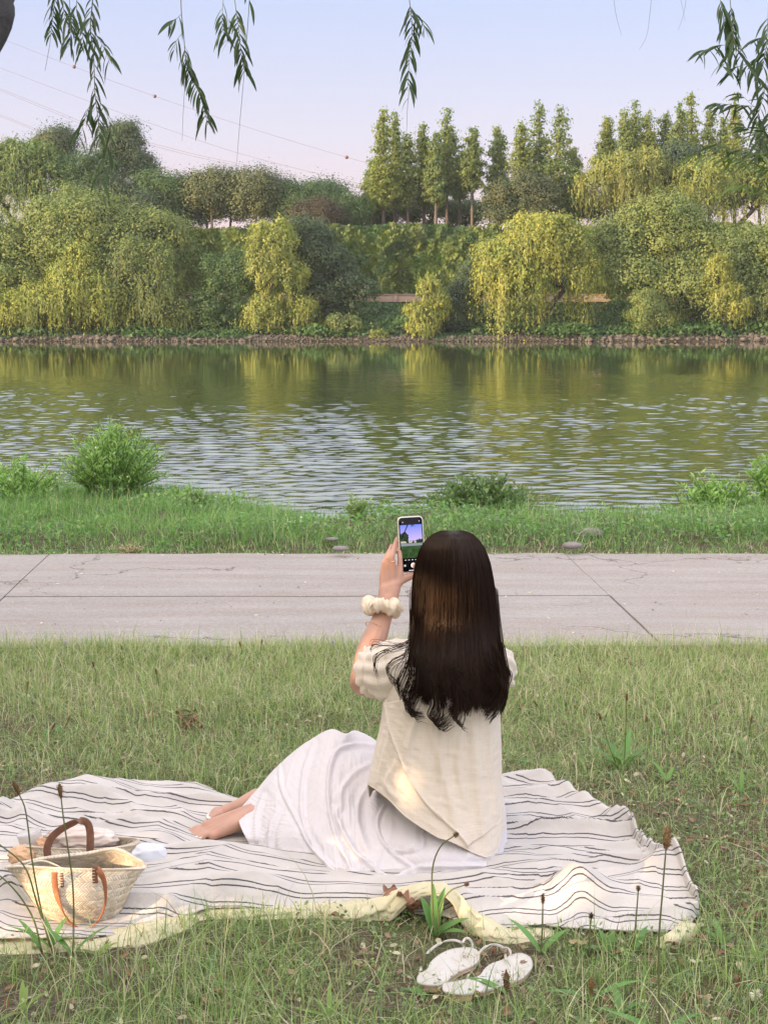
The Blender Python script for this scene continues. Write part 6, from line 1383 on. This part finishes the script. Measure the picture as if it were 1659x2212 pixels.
def strap(path, w, th, mat, name, par, wdir, taper=None, n=40):
    P = spline(path, n); T = np.gradient(P, axis=0); T /= np.linalg.norm(T, axis=1)[:, None]; W = np.broadcast_to(np.array(wdir, float), P.shape) if np.ndim(wdir) == 1 else spline(wdir, n)
    W = W - (W * T).sum(1)[:, None] * T; W /= np.linalg.norm(W, axis=1)[:, None] + 1e-9; Nn = np.cross(T, W)
    ww = (w / 2 * (np.ones(n) if taper is None else np.interp(np.linspace(0, 1, n), np.linspace(0, 1, len(taper)), taper)))[:, None]; t2 = th / 2
    sec = [(-1, -.6), (-.85, -1), (.85, -1), (1, -.6), (1, .6), (.85, 1), (-.85, 1), (-1, .6)]
    V = np.stack([P + W * ww * a + Nn * t2 * b for a, b in sec], 1).reshape(-1, 3); mb = MB()
    I, J = np.meshgrid(np.arange(n - 1), np.arange(8), indexing='ij'); J2 = (J + 1) % 8
    mb.add(np.vstack([V, P[:1], P[-1:]]), np.stack([I * 8 + J, I * 8 + J2, (I + 1) * 8 + J2, (I + 1) * 8 + J], -1).reshape(-1, 4), [[(k + 1) % 8, k, n * 8] for k in range(8)] + [[(n - 1) * 8 + k, (n - 1) * 8 + (k + 1) % 8, n * 8 + 1] for k in range(8)])
    return mb.build(name, mat, par)
def basket(name, label, bc, bw, bd, tc, tw, td, yaw, zvar, seed, group):
    """bottom centre/half sizes, top centre/half sizes (metres), woven with a herringbone relief"""
    e = empty(name, tuple(bc), label, 'basket', group); bc = np.array(bc); tc = np.array(tc) - bc
    na, nh = 900, 260; a = np.linspace(0, 2 * np.pi, na, endpoint=False)[:, None]; v = np.linspace(0, 1, nh)[None]
    bl = v ** .62
    w = bw + (tw - bw) * (.55 * v + .45 * v ** 1.6); d = bd + (td - bd) * v + .030 * np.sin(np.pi * np.clip(v * .9 + .08, 0, 1)) ** 1.2
    pinch = 1 - .42 * v * np.abs(np.cos(a)) ** 2.5
    ca, sa = np.cos(a), np.sin(a); sx = np.sign(ca) * np.abs(ca) ** .92
    X = tc[0] * v + w * sx; Y = tc[1] * v + d * sa * pinch; Z = tc[2] * v + zvar(a) * v ** 3 + .004
    rim = (v > .955)
    S = np.stack([X, Y, Z + 0 * X], -1)
    c, s_ = math.cos(yaw), math.sin(yaw); S = np.stack([S[..., 0] * c - S[..., 1] * s_, S[..., 0] * s_ + S[..., 1] * c, S[..., 2]], -1)
    N = normals(np.concatenate([S[-1:], S, S[:1]], 0))[1:-1]
    if N[na // 4, nh // 2, 1] < 0: N = -N
    hgt = tc[2]; per = 2.3 * (bw + tw) * 1.35; hv = v * hgt * 1.18; band = .0105; strip = .0062
    ua = a / (2 * np.pi) * per; bi = np.floor(hv / band).astype(int); fv = hv / band - bi; sgn = np.where(bi % 2 == 0, 1, -1)
    wv = (ua + sgn * (fv - .5) * band * .95 + vnoise(np.stack([ua * 40 + 0 * hv, bi * 3.1 + 0 * ua], -1), seed) * .0012) / strip; k = np.floor(wv).astype(int); fw = wv - k
    hh = .0027 * np.sin(np.pi * fw) ** .45 * (1 - .35 * (2 * np.abs(fv - .5)) ** 3)
    tone = .88 + .26 * vnoise(np.stack([k * 1.37 + 0.0, bi * 2.71 + 0 * k], -1), seed + 1) + .10 * vnoise(np.stack([ua * 9 + 0 * hv, hv * 9 + 0 * ua], -1), seed + 2)
    crev = np.where((fw < .10) | (fw > .90), .74, 1.0) * np.where((fv < .05) | (fv > .95), .78, 1.0)
    warm = vnoise(np.stack([k * 2.1 + .3, bi * 1.3 + 0 * k], -1), seed + 3)
    # rim: one thick wrapped cord
    wr = ua / .011 + 2.2 * (v - .955) / .045; fr_ = wr - np.floor(wr)
    hh = np.where(rim, .0045 * np.sin(np.pi * np.clip((v - .955) / .045, 0, 1)) ** .5 + .0010 * np.sin(np.pi * fr_) ** .5, hh); tone = np.where(rim, .98 + .10 * vnoise(np.stack([np.floor(wr), 0 * wr], -1), seed + 4), tone * 1)
    col = (tone * crev)[..., None] * (np.array([1, 1, 1.0]) + warm[..., None] * np.array([.05, 0, -.10])); 
    So = S + N * hh[..., None]
    Si = S[:, ::-1][:, : int(nh * .8)] - N[:, ::-1][:, : int(nh * .8)] * (.004 + .0012 * np.sin(np.pi * fw[:, ::-1][:, : int(nh * .8)]) ** .5)[..., None]
    A_all = np.concatenate([So, Si], 1); col = np.concatenate([col, col[:, ::-1][:, : Si.shape[1]] * .95], 1)
    wall = mesh_np('basket_wall', A_all.reshape(-1, 3), grid_faces(na, A_all.shape[1], True), STRAWM, e, np.clip(col, .2, 1.5).reshape(-1, 3), smooth=True)
    mb = MB(); aa = np.arange(60) / 60 * 2 * np.pi; ringv = np.array([[bw * math.cos(q_) * c - bd * math.sin(q_) * s_, bw * math.cos(q_) * s_ + bd * math.sin(q_) * c, .007] for q_ in aa]); mb.add(np.vstack([ringv, [[0, 0, .007]]]), None, [[k_, (k_ + 1) % 60, 60] for k_ in range(60)]); mb.build('basket_bottom', STRAWM, e)
    return e, bc
YF = 3.18
bc = onz(158, 2016, .014); tcf = Q3(161, 1869, 3.165)
fb_, o0 = basket('straw_basket', 'front straw basket with rust leather straps hanging down its side, nearest the camera', (bc[0], 3.185, .016), .084, .052, (tcf[0], 3.185, tcf[2] - .002), .151, .040, .02,
    lambda a: .014 * np.exp(-((a - 1.05) / .35) ** 2) - .012 * np.cos(a) ** 2 * 0 + .004 * np.sin(a * 2) - .010 * np.abs(np.cos(a)) ** 3, 401, 'straw baskets')
o0 = np.array(o0)
def LB(px, py, Y): return Q3(px, py, Y) - o0
strap([LB(119, 1884, 3.118), LB(119, 1905, 3.112), LB(124, 1935, 3.105), LB(135, 1965, 3.10), LB(150, 1990, 3.105), LB(170, 2004, 3.105), LB(193, 2004, 3.105), LB(213, 1988, 3.10), LB(226, 1960, 3.10), LB(229, 1935, 3.10), LB(226, 1905, 3.105), LB(217, 1884, 3.11), LB(208, 1874, 3.122)],
      .0130, .0030, leather, 'handle', fb_, [[1, 0, 0], [1, 0, 0], [.9, -.3, 0], [.5, -.8, 0], [.1, -1, 0], [0, -1, .1], [0, -1, .2], [.1, -1, 0], [.3, -.9, 0], [.5, -.8, 0], [.8, -.5, 0], [1, -.1, 0], [1, 0, 0]], taper=[1, 1, .95, .8, .6, .5, .5, .6, .75, .85, .95, 1, 1], n=90)
strap([LB(206, 1872, 3.112), LB(206, 1890, 3.112), LB(207, 1908, 3.113)], .0115, .0022, leather2, 'strap_end', fb_, (1, 0, 0)); strap([LB(134, 1886, 3.116), LB(135, 1902, 3.115), LB(136, 1916, 3.115)], .007, .0022, leather2, 'strap_end', fb_, (1, 0, 0))
mb = MB()
for k in range(5):
    for bx_, by_ in ((202.5, 1878 + k * 6.5), (134, 1890 + k * 5.5)): mb.tube([LB(bx_ - 3, by_, 3.1095), LB(bx_ + 3, by_, 3.1095)], .0007, 5)
mb.build('stitching', thread, fb_)
mb = MB(); mb.tube(spline([LB(46, 1888, 3.175), LB(56, 1871, 3.18), LB(80, 1861, 3.18), LB(104, 1862, 3.175), LB(134, 1876, 3.165), LB(150, 1892, 3.16)], 30), .0022, 8); tag(mb.build('cord', plain('cream_cord', (.68, .62, .48), rough=.7)), 'loop of cream cord inside the front straw basket', 'cord').location = tuple(o0)
tcb = Q3(172, 1822, 3.345)
bb_, o1 = basket('straw_basket', 'rear straw basket with an upright brown handle, filled with cloth, behind the front basket', (tcb[0], 3.345, .018), .07, .040, (tcb[0] + .004, 3.345, tcb[2]), .132, .036, -.02,
    lambda a: .006 * np.cos(a) + .003 * np.sin(a * 2) - .002, 431, 'straw baskets')
o1 = np.array(o1)
def LB1(px, py, Y): return Q3(px, py, Y) - o1
strap([LB1(104, 1850, 3.276), LB1(103, 1832, 3.276), LB1(112, 1810, 3.276), LB1(132, 1792, 3.276), LB1(160, 1777, 3.276), LB1(178, 1773, 3.276), LB1(190, 1779, 3.276), LB1(195, 1795, 3.276), LB1(196, 1820, 3.276), LB1(195, 1846, 3.276)],
      .0165, .0032, leather2, 'handle', bb_, (1, .1, .2), n=70)
strap([LB1(150, 1812, 3.36), LB1(140, 1806, 3.36), LB1(118, 1813, 3.36), LB1(110, 1828, 3.36)], .015, .003, leather2, 'handle', bb_, (.3, .2, 1))
# what is in and beside the baskets
def blob(name, label, cat, pxc, Y, r, mat, seed, amp=.2, sq=1.0, kk=6, parent=None):
    mb = MB(); th = np.linspace(0, 2 * np.pi, 60, endpoint=False)[:, None]; ph = np.linspace(0, np.pi, 34)[None]
    f = lambda c: np.sign(c) * np.abs(c) ** sq
    D = np.stack([f(np.cos(th)) * f(np.sin(ph)), f(np.sin(th)) * f(np.sin(ph)), f(np.cos(ph)) + 0 * th], -1); rid = 1 - np.abs(vnoise(D * kk / 2, seed)); D = D * (1 + amp * (rid[..., None] ** 2 - .5) + .3 * amp * vnoise(D * kk, seed + 1)[..., None])
    mb.add((D * np.array(r)).reshape(-1, 3), grid_faces(60, 34, True)); o = mb.build(name, mat); c_ = Q3(*pxc, Y); c_[2] = max(c_[2], .014 + r[2] * .8); o.location = c_
    return tag(o, label, cat)
blob('cloth_bundle', 'crumpled pinkish-white cloth stuffed in the rear basket', 'cloth', (176, 1812), 3.345, (.078, .026, .026), plain('pale_cloth', (.72, .62, .56), rough=.9, bump=.3, bscale=40), 451, .32)
blob('cloth_bundle', 'peach paper bag poking out of the rear basket left of its handle', 'cloth', (97, 1828), 3.345, (.018, .018, .022), plain('peach_paper', (.66, .42, .27), rough=.8), 455, .25)
blob('folded_bag', 'white plastic pouch lying on the blanket right of the rear basket', 'pouch', (325, 1852), 3.47, (.045, .030, .030), plain('white_plastic', (.74, .78, .86), rough=.3, trans=.2, noise=.03, coat=.2), 457, .14, .62, 5)
blob('paper_bag', 'orange-tan crumpled paper bag left of the rear basket', 'bag', (50, 1850), 3.33, (.030, .026, .022), plain('tan_paper', (.66, .43, .26), rough=.8), 459, .25, .8)
mb = MB(); pr_ = [(0, -.0), (.020, 0), (.0235, .004), (.026, .045), (.0275, .062), (.0265, .064), (.0245, .060), (0, .058)]; th = np.linspace(0, 2 * np.pi, 40, endpoint=False)
mb.add(np.array([[r * math.cos(t), r * math.sin(t), z] for t in th for r, z in pr_]), grid_faces(40, len(pr_), True)); o = mb.build('plastic_cup', plain('frosted_plastic', (.76, .74, .72), rough=.25, trans=.35, noise=.02, coat=.3)); c_ = Q3(77, 1845, 3.38); o.location = (c_[0], 3.38, max(.02, c_[2] - .01)); o.rotation_euler = (0, R(-12), 0); tag(o, 'frosted plastic cup standing left of the rear basket', 'cup')

# ------------------------------------------------------------ sandals
def cs(x, y): return (863.7 + x * .2015, 2006.1 + y * .2015)
cream = plain('white_leather', (.56, .54, .50), rough=.4, noise=.04, coat=.1, bump=.1, bscale=80); tanso = plain('tan_sole', (.52, .33, .22), rough=.7)
def sandal(label, outline, straps, zh, zt):
    e = empty('sandal', (0, 0, 0), label, 'sandal', 'pair of white sandals')
    P2 = resample(spline(np.array([cs(*q) for q in outline] + [cs(*outline[0])]), 120), 90)[:-1]; n = len(P2)
    cx = P2[:, 0]; t = (cx - cx.min()) / (cx.max() - cx.min()); zt_ = zh + (zt - zh) * smooth01(t * 1.5 - .15)
    top = np.array([onz(a, b, z) for (a, b), z in zip(P2, zt_)]); c0 = top.mean(0)
    def ringz(k, dz): q = c0 + (top - c0) * k; q[:, 2] = top[:, 2] + dz; return q
    mb = MB(); rings = [ringz(1.0, -.0055), ringz(1.015, -.003), ringz(1.0, 0), ringz(.93, -.0010), ringz(.6, -.0018), ringz(.25, -.002)]; V = np.vstack(rings + [c0[None] + [0, 0, -.002]]); m_ = len(rings)
    V[-1, 2] = np.mean(rings[-1][:, 2])
    for k in range(m_ - 2, m_): 
        pass
    mb.add(V, [[i * n + k, i * n + (k + 1) % n, (i + 1) * n + (k + 1) % n, (i + 1) * n + k] for i in range(m_ - 1) for k in range(n)], [[(m_ - 1) * n + k, (m_ - 1) * n + (k + 1) % n, m_ * n] for k in range(n)]); mb.build('footbed', cream, e)
    mb = MB(); up_ = ringz(.985, -.0055); dn = ringz(.97, 0); dn[:, 2] = np.minimum(up_[:, 2] - .004, np.where(t < .33, .004, up_[:, 2] - .006)); dn2 = dn.copy()
    V = np.vstack([up_, dn, dn.mean(0)[None]]); mb.add(V, [[k, (k + 1) % n, n + (k + 1) % n, n + k] for k in range(n)], [[n + (k + 1) % n, n + k, 2 * n] for k in range(n)]); mb.build('sole', tanso, e)
    for s_ in straps:
        pts = [Q3(*cs(x, y), Y) for x, y, Y in s_]; strap(np.array(pts), .0052, .0022, cream, 'strap', e, (.2, -.6, 1) if len(pts) < 4 else (1, .2, .3), n=50)
    return e
g1 = lambda x, y, z=.03: onz(*cs(x, y), z)[1]
sandal('white thong sandal on the left of the pair, its strap ring standing up', [(182, 525), (205, 480), (290, 435), (335, 350), (440, 265), (560, 215), (700, 198), (800, 212), (852, 262), (838, 340), (760, 395), (640, 450), (540, 520), (480, 575), (400, 592), (280, 588), (195, 565)],
   [[(222, 452, g1(222, 452)), (232, 370, 2.965), (275, 285, 2.975), (370, 195, 2.985), (470, 142, 2.99), (580, 125, 2.995), (655, 150, 2.995), (680, 200, 3.0), (690, 285, g1(690, 285))], [(672, 150, 2.995), (700, 108, 3.0), (740, 108, 3.0), (775, 160, 3.0), (772, 225, 2.995), (720, 300, 2.99), (640, 400, 2.975), (555, 505, g1(555, 505))]], .034, .026)
sandal('white thong sandal on the right of the pair, lying nearer the camera', [(458, 620), (470, 585), (560, 565), (700, 545), (850, 500), (905, 430), (980, 372), (1100, 330), (1180, 285), (1290, 258), (1390, 300), (1420, 370), (1395, 440), (1310, 520), (1180, 575), (1000, 632), (850, 672), (680, 690), (540, 680), (470, 655)],
   [[(722, 530, g1(722, 530)), (760, 440, 2.945), (810, 335, 2.955), (870, 235, 2.965), (950, 180, 2.97), (1040, 175, 2.975), (1105, 205, 2.975), (1125, 260, 2.975), (1135, 335, g1(1135, 335))], [(1110, 205, 2.975), (1160, 215, 2.98), (1183, 260, 2.975), (1165, 340, 2.965), (1110, 450, 2.95), (1045, 560, g1(1045, 560))]], .034, .022)
# ------------------------------------------------------------ near willow: limb at the upper left, twigs hanging into the view
M_NEAR = leafmat('near_willow_leaves', (1, 1, 1), rough=.45, trans=.22, tcol=(1.1, 1.3, .5), spec=.4)
twig = plain('green_twig', (.12, .13, .06), rough=.8)
def hang(parent, paths, Y, mat_scale=1.0, tone=(1, 1, 1), side=1.0):
    """hanging branch: first path is the stem; (points, leafy from t0, to t1, leaves, twig radius)"""
    mb = MB(); Vs, Fs, Cs, o = [], [], [], 0
    ext = [([(p_[0][0] + RG.uniform(-12, 12), -760), (p_[0][0] + RG.uniform(-8, 8), -420), (p_[0][0], p_[0][1])], 0.05, .95, 16, r_ * 1.3) for p_, a_, b_, n_, r_ in paths if p_[0][1] <= -30]
    for pts, t0, t1, nl, r in paths + ext:
        P = spline(np.array([Q3(x, y, Y + .03 * math.sin(i * 1.3 + x)) for i, (x, y) in enumerate(pts)]), 40); mb.tube(P, np.linspace(r, r * .45, 40), 5)
        for k in range(nl):
            t = t0 + (t1 - t0) * (k + RG.uniform(.2, .8)) / nl; i = min(38, int(t * 39)); b = P[i]; tg = P[i + 1] - P[i]; tg /= np.linalg.norm(tg)
            sgn = -1 if k % 2 else 1; sd = np.array([sgn * RG.uniform(.25, .8) * side, RG.normal(0, .35), 0]); d = tg * .75 + sd + np.array([0, 0, -.35]); d /= np.linalg.norm(d)
            L_ = RG.uniform(.050, .090) * mat_scale; W_ = L_ * RG.uniform(.13, .19); n = 7; tt = np.linspace(0, 1, n)
            curve = b + d * (tt * L_)[:, None] + np.array([0, 0, -1.0]) * (.28 * L_ * tt ** 2)[:, None] + np.array([sgn * .05 * L_, 0, 0]) * (np.sin(tt * 3))[:, None]
            fac = RG.standard_normal(3) * .6 + np.array([.3 * sgn, -1, .1]); S_ = np.cross(d, fac); S_ /= np.linalg.norm(S_) + 1e-9; up = np.cross(S_, d)
            w = W_ / 2 * np.sin(np.pi * np.clip(tt * .92 + .05, 0, 1)) ** .9; w[-1] = .0003
            V = np.stack([curve - S_ * w[:, None] + up * (w * .35)[:, None], curve, curve + S_ * w[:, None] + up * (w * .35)[:, None]], 1).reshape(-1, 3)
            Vs.append(V); Fs.append(grid_faces(n, 3) + o); o += len(V); Cs.append(np.tile(np.array([.050, .090, .034]) * np.array(tone) * RG.uniform(.75, 1.3), (len(V), 1)))
    tw = mb.build('hanging_branch', twig, parent)
    if Vs: mesh_np('leaves', np.vstack(Vs), np.vstack(Fs), M_NEAR, tw, np.vstack(Cs), smooth=True)
    return tw
wl = empty('willow_tree', (-2.55, 5.25, 0), 'near willow whose dark limb crosses the top left corner, twigs hanging from the top edge', 'tree')
OFF = np.array([-2.55, 5.25, 0])
mb = MB(); limb = spline([(-2.55, 5.25, -.1), (-2.35, 5.3, .7), (-1.95, 5.4, 1.45), tuple(Q3(-46, 82, 5.5)), tuple(Q3(12, -60, 5.6)), (-.85, 5.9, 3.35), (-.2, 6.4, 4.2), (.6, 6.9, 4.8)], 60)
mb.tube(limb - OFF, np.interp(np.linspace(0, 1, 60), [0, .1, .5, 1], [.19, .14, .075, .045]), 16)
for e_ in ((-1.8, 7.0, 4.2), (-.3, 5.6, 4.6), (.9, 7.6, 4.6), (.3, 6.6, 5.2), (-1.2, 6.4, 4.6)):
    s_ = limb[RG.integers(34, 52)]; mb.tube(spline([s_, (s_ + np.array(e_)) / 2 + [0, 0, .25], e_], 14) - OFF, np.linspace(.04, .012, 14), 7)
tr = mb.build('trunk', plain('near_bark', (.060, .060, .062), rough=.95, noise=.4, nscale=12, bump=1.0, bscale=40), wl)
lob = [((-1.5, 6.6, 4.7), (1.1, 1.1, .6)), ((-.2, 6.2, 5.0), (1.2, 1.1, .6)), ((.9, 7.0, 5.0), (1.1, 1.1, .6)), ((-1.2, 5.2, 4.9), (1.0, .9, .6))]
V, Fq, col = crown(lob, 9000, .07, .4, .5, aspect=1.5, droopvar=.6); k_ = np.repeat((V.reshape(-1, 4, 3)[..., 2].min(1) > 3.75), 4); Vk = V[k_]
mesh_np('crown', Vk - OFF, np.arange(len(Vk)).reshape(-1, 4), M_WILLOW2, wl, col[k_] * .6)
def H(paths, Y, **k):
    o = hang(wl, paths, Y, **k); o.location = -OFF; return o
H([([(203, -60), (200, 10), (196, 60), (203, 120), (206, 200), (213, 260), (216, 305)], .12, 1, 46, .0028), ([(206, 205), (192, 235), (183, 262), (172, 300)], .2, 1, 11, .0014), ([(209, 208), (228, 240), (240, 275), (232, 320), (218, 380), (224, 432)], .1, 1, 15, .0014), ([(198, 60), (215, 85), (228, 110), (238, 138)], .2, 1, 10, .0012)], 6.6)
H([([(122, -60), (118, 10), (112, 60), (108, 98), (98, 153)], .1, .62, 20, .0018)], 6.8)
H([([(150, -60), (152, 20), (156, 60), (148, 102)], .3, 1, 18, .0015), ([(172, -40), (166, 20), (178, 70), (182, 110)], .2, 1, 14, .0015), ([(140, -30), (138, 20), (146, 60)], .3, 1, 9, .0012)], 6.7)
H([([(391, -60), (392, 20), (397, 70), (402, 130), (412, 165), (432, 205), (450, 270)], .42, 1, 44, .0022), ([(402, 120), (400, 180), (396, 250), (394, 305)], 0, .2, 1, .0012), ([(393, 30), (380, 42), (366, 48)], .2, 1, 7, .0010), ([(396, 70), (382, 88), (376, 110)], .3, 1, 6, .0010)], 6.5)
H([([(487, -60), (482, 10), (480, 50), (484, 78)], .3, 1, 12, .0013), ([(500, -60), (510, 20), (517, 70), (522, 120), (529, 156)], .25, 1, 28, .0018), ([(496, 40), (492, 85), (480, 112)], 0, .6, 4, .0009)], 6.6)
H([([(542, -60), (538, 20), (532, 100), (526, 180), (518, 270), (512, 350)], 0, .2, 3, .0016)], 6.4)
H([([(884, -60), (884, -5), (888, 30), (890, 80), (884, 130), (880, 196)], .3, 1, 36, .0020), ([(886, 20), (905, 40), (918, 62)], .2, 1, 8, .0010), ([(885, 185), (880, 235), (878, 285), (872, 315)], 0, .3, 2, .0011)], 6.5)
H([([(1322, -60), (1328, 20), (1342, 78)], 0, .1, 0, .0009), ([(1412, -60), (1402, 40), (1395, 80), (1380, 108)], 0, .1, 0, .0009), ([(1488, -60), (1478, 20), (1464, 66)], 0, .1, 0, .0009), ([(1462, -40), (1472, 10), (1480, 45)], 0, .1, 0, .0008)], 6.9)

wr_ = empty('willow_tree', (2.5, 8.6, 0), 'second near willow whose feathery twigs fill the upper right corner', 'tree')
OR_ = np.array([2.5, 8.6, 0])
mb = MB(); tk = spline([(3.6, 8.9, -.1), (3.5, 8.9, 1.5), (3.2, 8.8, 3.2), (2.6, 8.4, 4.6), (2.0, 8.0, 5.4)], 40); mb.tube(tk - OR_, np.linspace(.19, .05, 40), 14)
for e_ in ((2.2, 7.4, 4.6), (3.4, 8.0, 4.8), (2.8, 7.2, 4.2), (1.6, 8.2, 5.0)): mb.tube(spline([tk[26], (tk[26] + np.array(e_)) / 2 + [0, 0, .3], e_], 12) - OR_, np.linspace(.05, .012, 12), 7)
mb.build('trunk', darkbark, wr_)
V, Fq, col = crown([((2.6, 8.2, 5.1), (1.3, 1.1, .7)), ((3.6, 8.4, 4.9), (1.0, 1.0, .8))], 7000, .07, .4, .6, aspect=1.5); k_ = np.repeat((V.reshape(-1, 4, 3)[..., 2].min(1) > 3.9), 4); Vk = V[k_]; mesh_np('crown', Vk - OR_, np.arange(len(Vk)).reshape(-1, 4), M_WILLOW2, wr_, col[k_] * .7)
def HR2(paths, Y, **k):
    o = hang(wr_, paths, Y, **k); o.location = -OR_; return o
HR2([([(1548, -60), (1556, 5), (1566, 40), (1560, 68)], .3, 1, 26, .0020), ([(1572, -60), (1578, 20), (1584, 60), (1582, 90)], .3, 1, 26, .0022)], 7.2, side=.7)
HR2([([(1580, 60), (1588, 100), (1606, 130), (1630, 165), (1650, 190), (1690, 225)], 0, 1, 34, .0026), ([(1576, 98), (1552, 98), (1528, 106), (1503, 114)], .1, 1, 13, .0013), ([(1590, 105), (1572, 122), (1560, 145)], .2, 1, 9, .0011), ([(1612, 138), (1590, 146), (1575, 160)], .2, 1, 8, .0011)], 7.0, side=1.4)
HR2([([(1662, -60), (1658, 40), (1654, 100), (1646, 150)], .3, 1, 26, .0020), ([(1660, 80), (1640, 82), (1620, 92)], .2, 1, 8, .0010), ([(1670, 110), (1645, 120), (1628, 128)], .2, 1, 7, .0010)], 7.2, side=1.3)
HR2([([(1655, 165), (1650, 200), (1640, 235), (1632, 275), (1640, 330)], .1, 1, 24, .0018), ([(1640, 232), (1610, 228), (1575, 226), (1538, 222)], .2, 1, 15, .0013), ([(1638, 240), (1600, 205), (1590, 200)], .2, 1, 7, .0010)], 7.1, side=1.4)
HR2([([(1675, 215), (1662, 260), (1650, 300), (1655, 350), (1648, 410)], .0, 1, 26, .0018), ([(1655, 300), (1625, 285), (1605, 272)], .2, 1, 9, .0010), ([(1655, 345), (1620, 332), (1580, 320), (1545, 312)], .2, 1, 14, .0012)], 7.1, side=1.4)
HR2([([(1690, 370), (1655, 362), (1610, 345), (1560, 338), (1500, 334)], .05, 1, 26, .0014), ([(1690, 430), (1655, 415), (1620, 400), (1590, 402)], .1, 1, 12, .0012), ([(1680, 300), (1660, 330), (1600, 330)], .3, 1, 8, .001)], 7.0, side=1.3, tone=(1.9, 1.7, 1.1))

# ------------------------------------------------------------ overhead power lines far away, with marker balls
cab = plain('grey_cable', (.22, .19, .21), rough=.6); ballm = plain('orange_marker', (.12, .065, .055), rough=.5)
LINES = [('upper power line carrying three orange marker balls', [(-40, 66), (161, 146), (335, 243), (749, 341), (900, 372)], 230, [161, 335, 749]),
         ('second power line from the top, crossing from the left edge to the spires', [(-40, 130), (0, 146), (150, 203), (330, 268), (530, 335), (791, 400), (900, 425)], 236, []),
         ('upper wire of the thick pair in the lower left sky', [(-40, 178), (0, 191), (110, 235), (220, 278), (400, 328), (530, 356), (640, 380)], 240, []),
         ('lower wire of the thick pair in the lower left sky', [(-40, 182), (0, 195), (110, 240), (220, 283), (400, 333), (530, 361), (640, 385)], 241, []),
         ('upper wire of the lowest pair at the far left', [(-40, 236), (0, 247), (110, 290), (250, 335), (413, 374), (500, 392)], 246, []),
         ('lower wire of the lowest pair at the far left', [(-40, 240), (0, 251), (110, 294), (250, 339), (413, 378), (500, 396)], 247, [])]
for lb, pts, D, balls in LINES:
    if balls:      # smooth the sag
        xs_ = np.linspace(-40, 900, 12); co = np.polyfit([0, 161, 335, 560, 749], [81, 145, 208, 282, 340], 2); pts = [(x, float(np.polyval(co, x))) for x in xs_]
    P = spline(np.array([Q3(x, y, D) for x, y in pts]), 60); mb = MB(); mb.tube(P, .026, 4); o = mb.build('power_line', cab); tag(o, lb, 'power line')
    for bx_ in balls:
        mb = MB(); mb.ball(Q3(bx_, float(np.polyval(co, bx_)), D), .27, 12, 8); mb.build('marker_ball', ballm, o)

# ------------------------------------------------------------ trees behind the camera that shade the lawn from the low sun, with the gaps that let patches through
S3 = np.array(TOSUN); sh2 = np.array([S3[0], S3[1], 0]); sh2 /= np.linalg.norm(sh2); lat = np.array([-sh2[1], sh2[0], 0])
if lat[1] < 0: lat = -lat
cen0 = np.array([0.4, 5.6, 0]) + sh2 * 7.2
GAPS = [(Q3(30, 1945, 3.12), .042), (Q3(55, 1985, 3.12), .030), (Q3(60, 1900, 3.12), .02), (Q3(910, 1725, 3.42), .006), (Q3(870, 1690, 3.43), .012), (Q3(740, 1815, 3.50), .010), (Q3(850, 1800, 3.44), .006),
        (Q3(918, 1275, 3.51), .030), (Q3(920, 1330, 3.50), .026), (Q3(965, 1262, 3.49), .020), (Q3(912, 1390, 3.47), .014), (Q3(990, 1265, 3.49), .016), (Q3(1205, 1945, 3.24), .035), (Q3(1235, 1990, 3.16), .016), (Q3(1420, 1888, 3.33), .040), (Q3(1180, 1930, 3.27), .010), (Q3(400, 1985, 3.14), .020), (Q3(120, 2030, 3.08), .014), (Q3(570, 1975, 3.16), .012), (Q3(285, 1858, 3.2), .014),
        (Q3(900, 1920, 3.22), .018), (Q3(830, 1950, 3.2), .010), (Q3(60, 1820, 3.43), .020), (Q3(100, 1830, 3.43), .014)]
def cutgap(P):
    k = np.ones(len(P), bool)
    for T_, r in GAPS:
        v = P - T_; d = np.linalg.norm(v - (v @ S3)[:, None] * S3, axis=1); k &= d > r + .048
    return k
names = ['shade tree farthest left, outside the picture', 'shade tree outside the picture at the left', 'shade tree behind the left shoulder of the viewer', 'shade tree directly behind the viewer', 'shade tree behind the viewer towards the right']
for i in range(5):
    u = -5.4 + 2.8 * (4 - i); c_ = cen0 + lat * u
    e = empty('broadleaf_tree', (0, 0, 0), names[i], 'tree', 'shade trees behind the viewer')
    trunk_mesh('trunk', (c_[0], c_[1], -.1), (c_[0], c_[1], 3.4), .16, [tuple(c_ + np.array([q, w, 2.6])) for q, w in ((.8, .3), (-.8, .4), (.2, -.9))], darkbark, e)
    lob = [(c_ + np.array([0, 0, .9]), (1.7, 1.0, .9)), (c_ + np.array([.3, .2, 1.7]), (1.9, 1.2, .9)), (c_ + np.array([-.3, -.2, 2.6]), (1.9, 1.2, .9)), (c_ + np.array([.2, 0, 3.5]), (1.3, 1.0, .8))]
    V, Fq, col = crown(lob, 42000, .15, .5, 0, shell=.2, cut=cutgap); k_ = np.repeat(V.reshape(-1, 4, 3)[..., 2].min(1) > .02, 4); Vk = V[k_]
    mesh_np('crown', Vk, np.arange(len(Vk)).reshape(-1, 4), M_GREEN, e, col[k_])
# ------------------------------------------------------------ evening haze over the river
hz = MB(); hz.box((0, 60, 29), (380, 420, 63.5)); hm_, nt, out = newmat('evening_haze')
pv_ = nd(nt, 'ShaderNodeVolumePrincipled'); pv_.inputs['Density'].default_value = .00020; pv_.inputs['Color'].default_value = (.88, .92, 1.0, 1); pv_.inputs['Anisotropy'].default_value = .2
nt.links.new(pv_.outputs[0], out.inputs['Volume']); tag(hz.build('haze', hm_, smooth=False), 'thin lilac evening haze over the river', 'haze', kind='stuff')
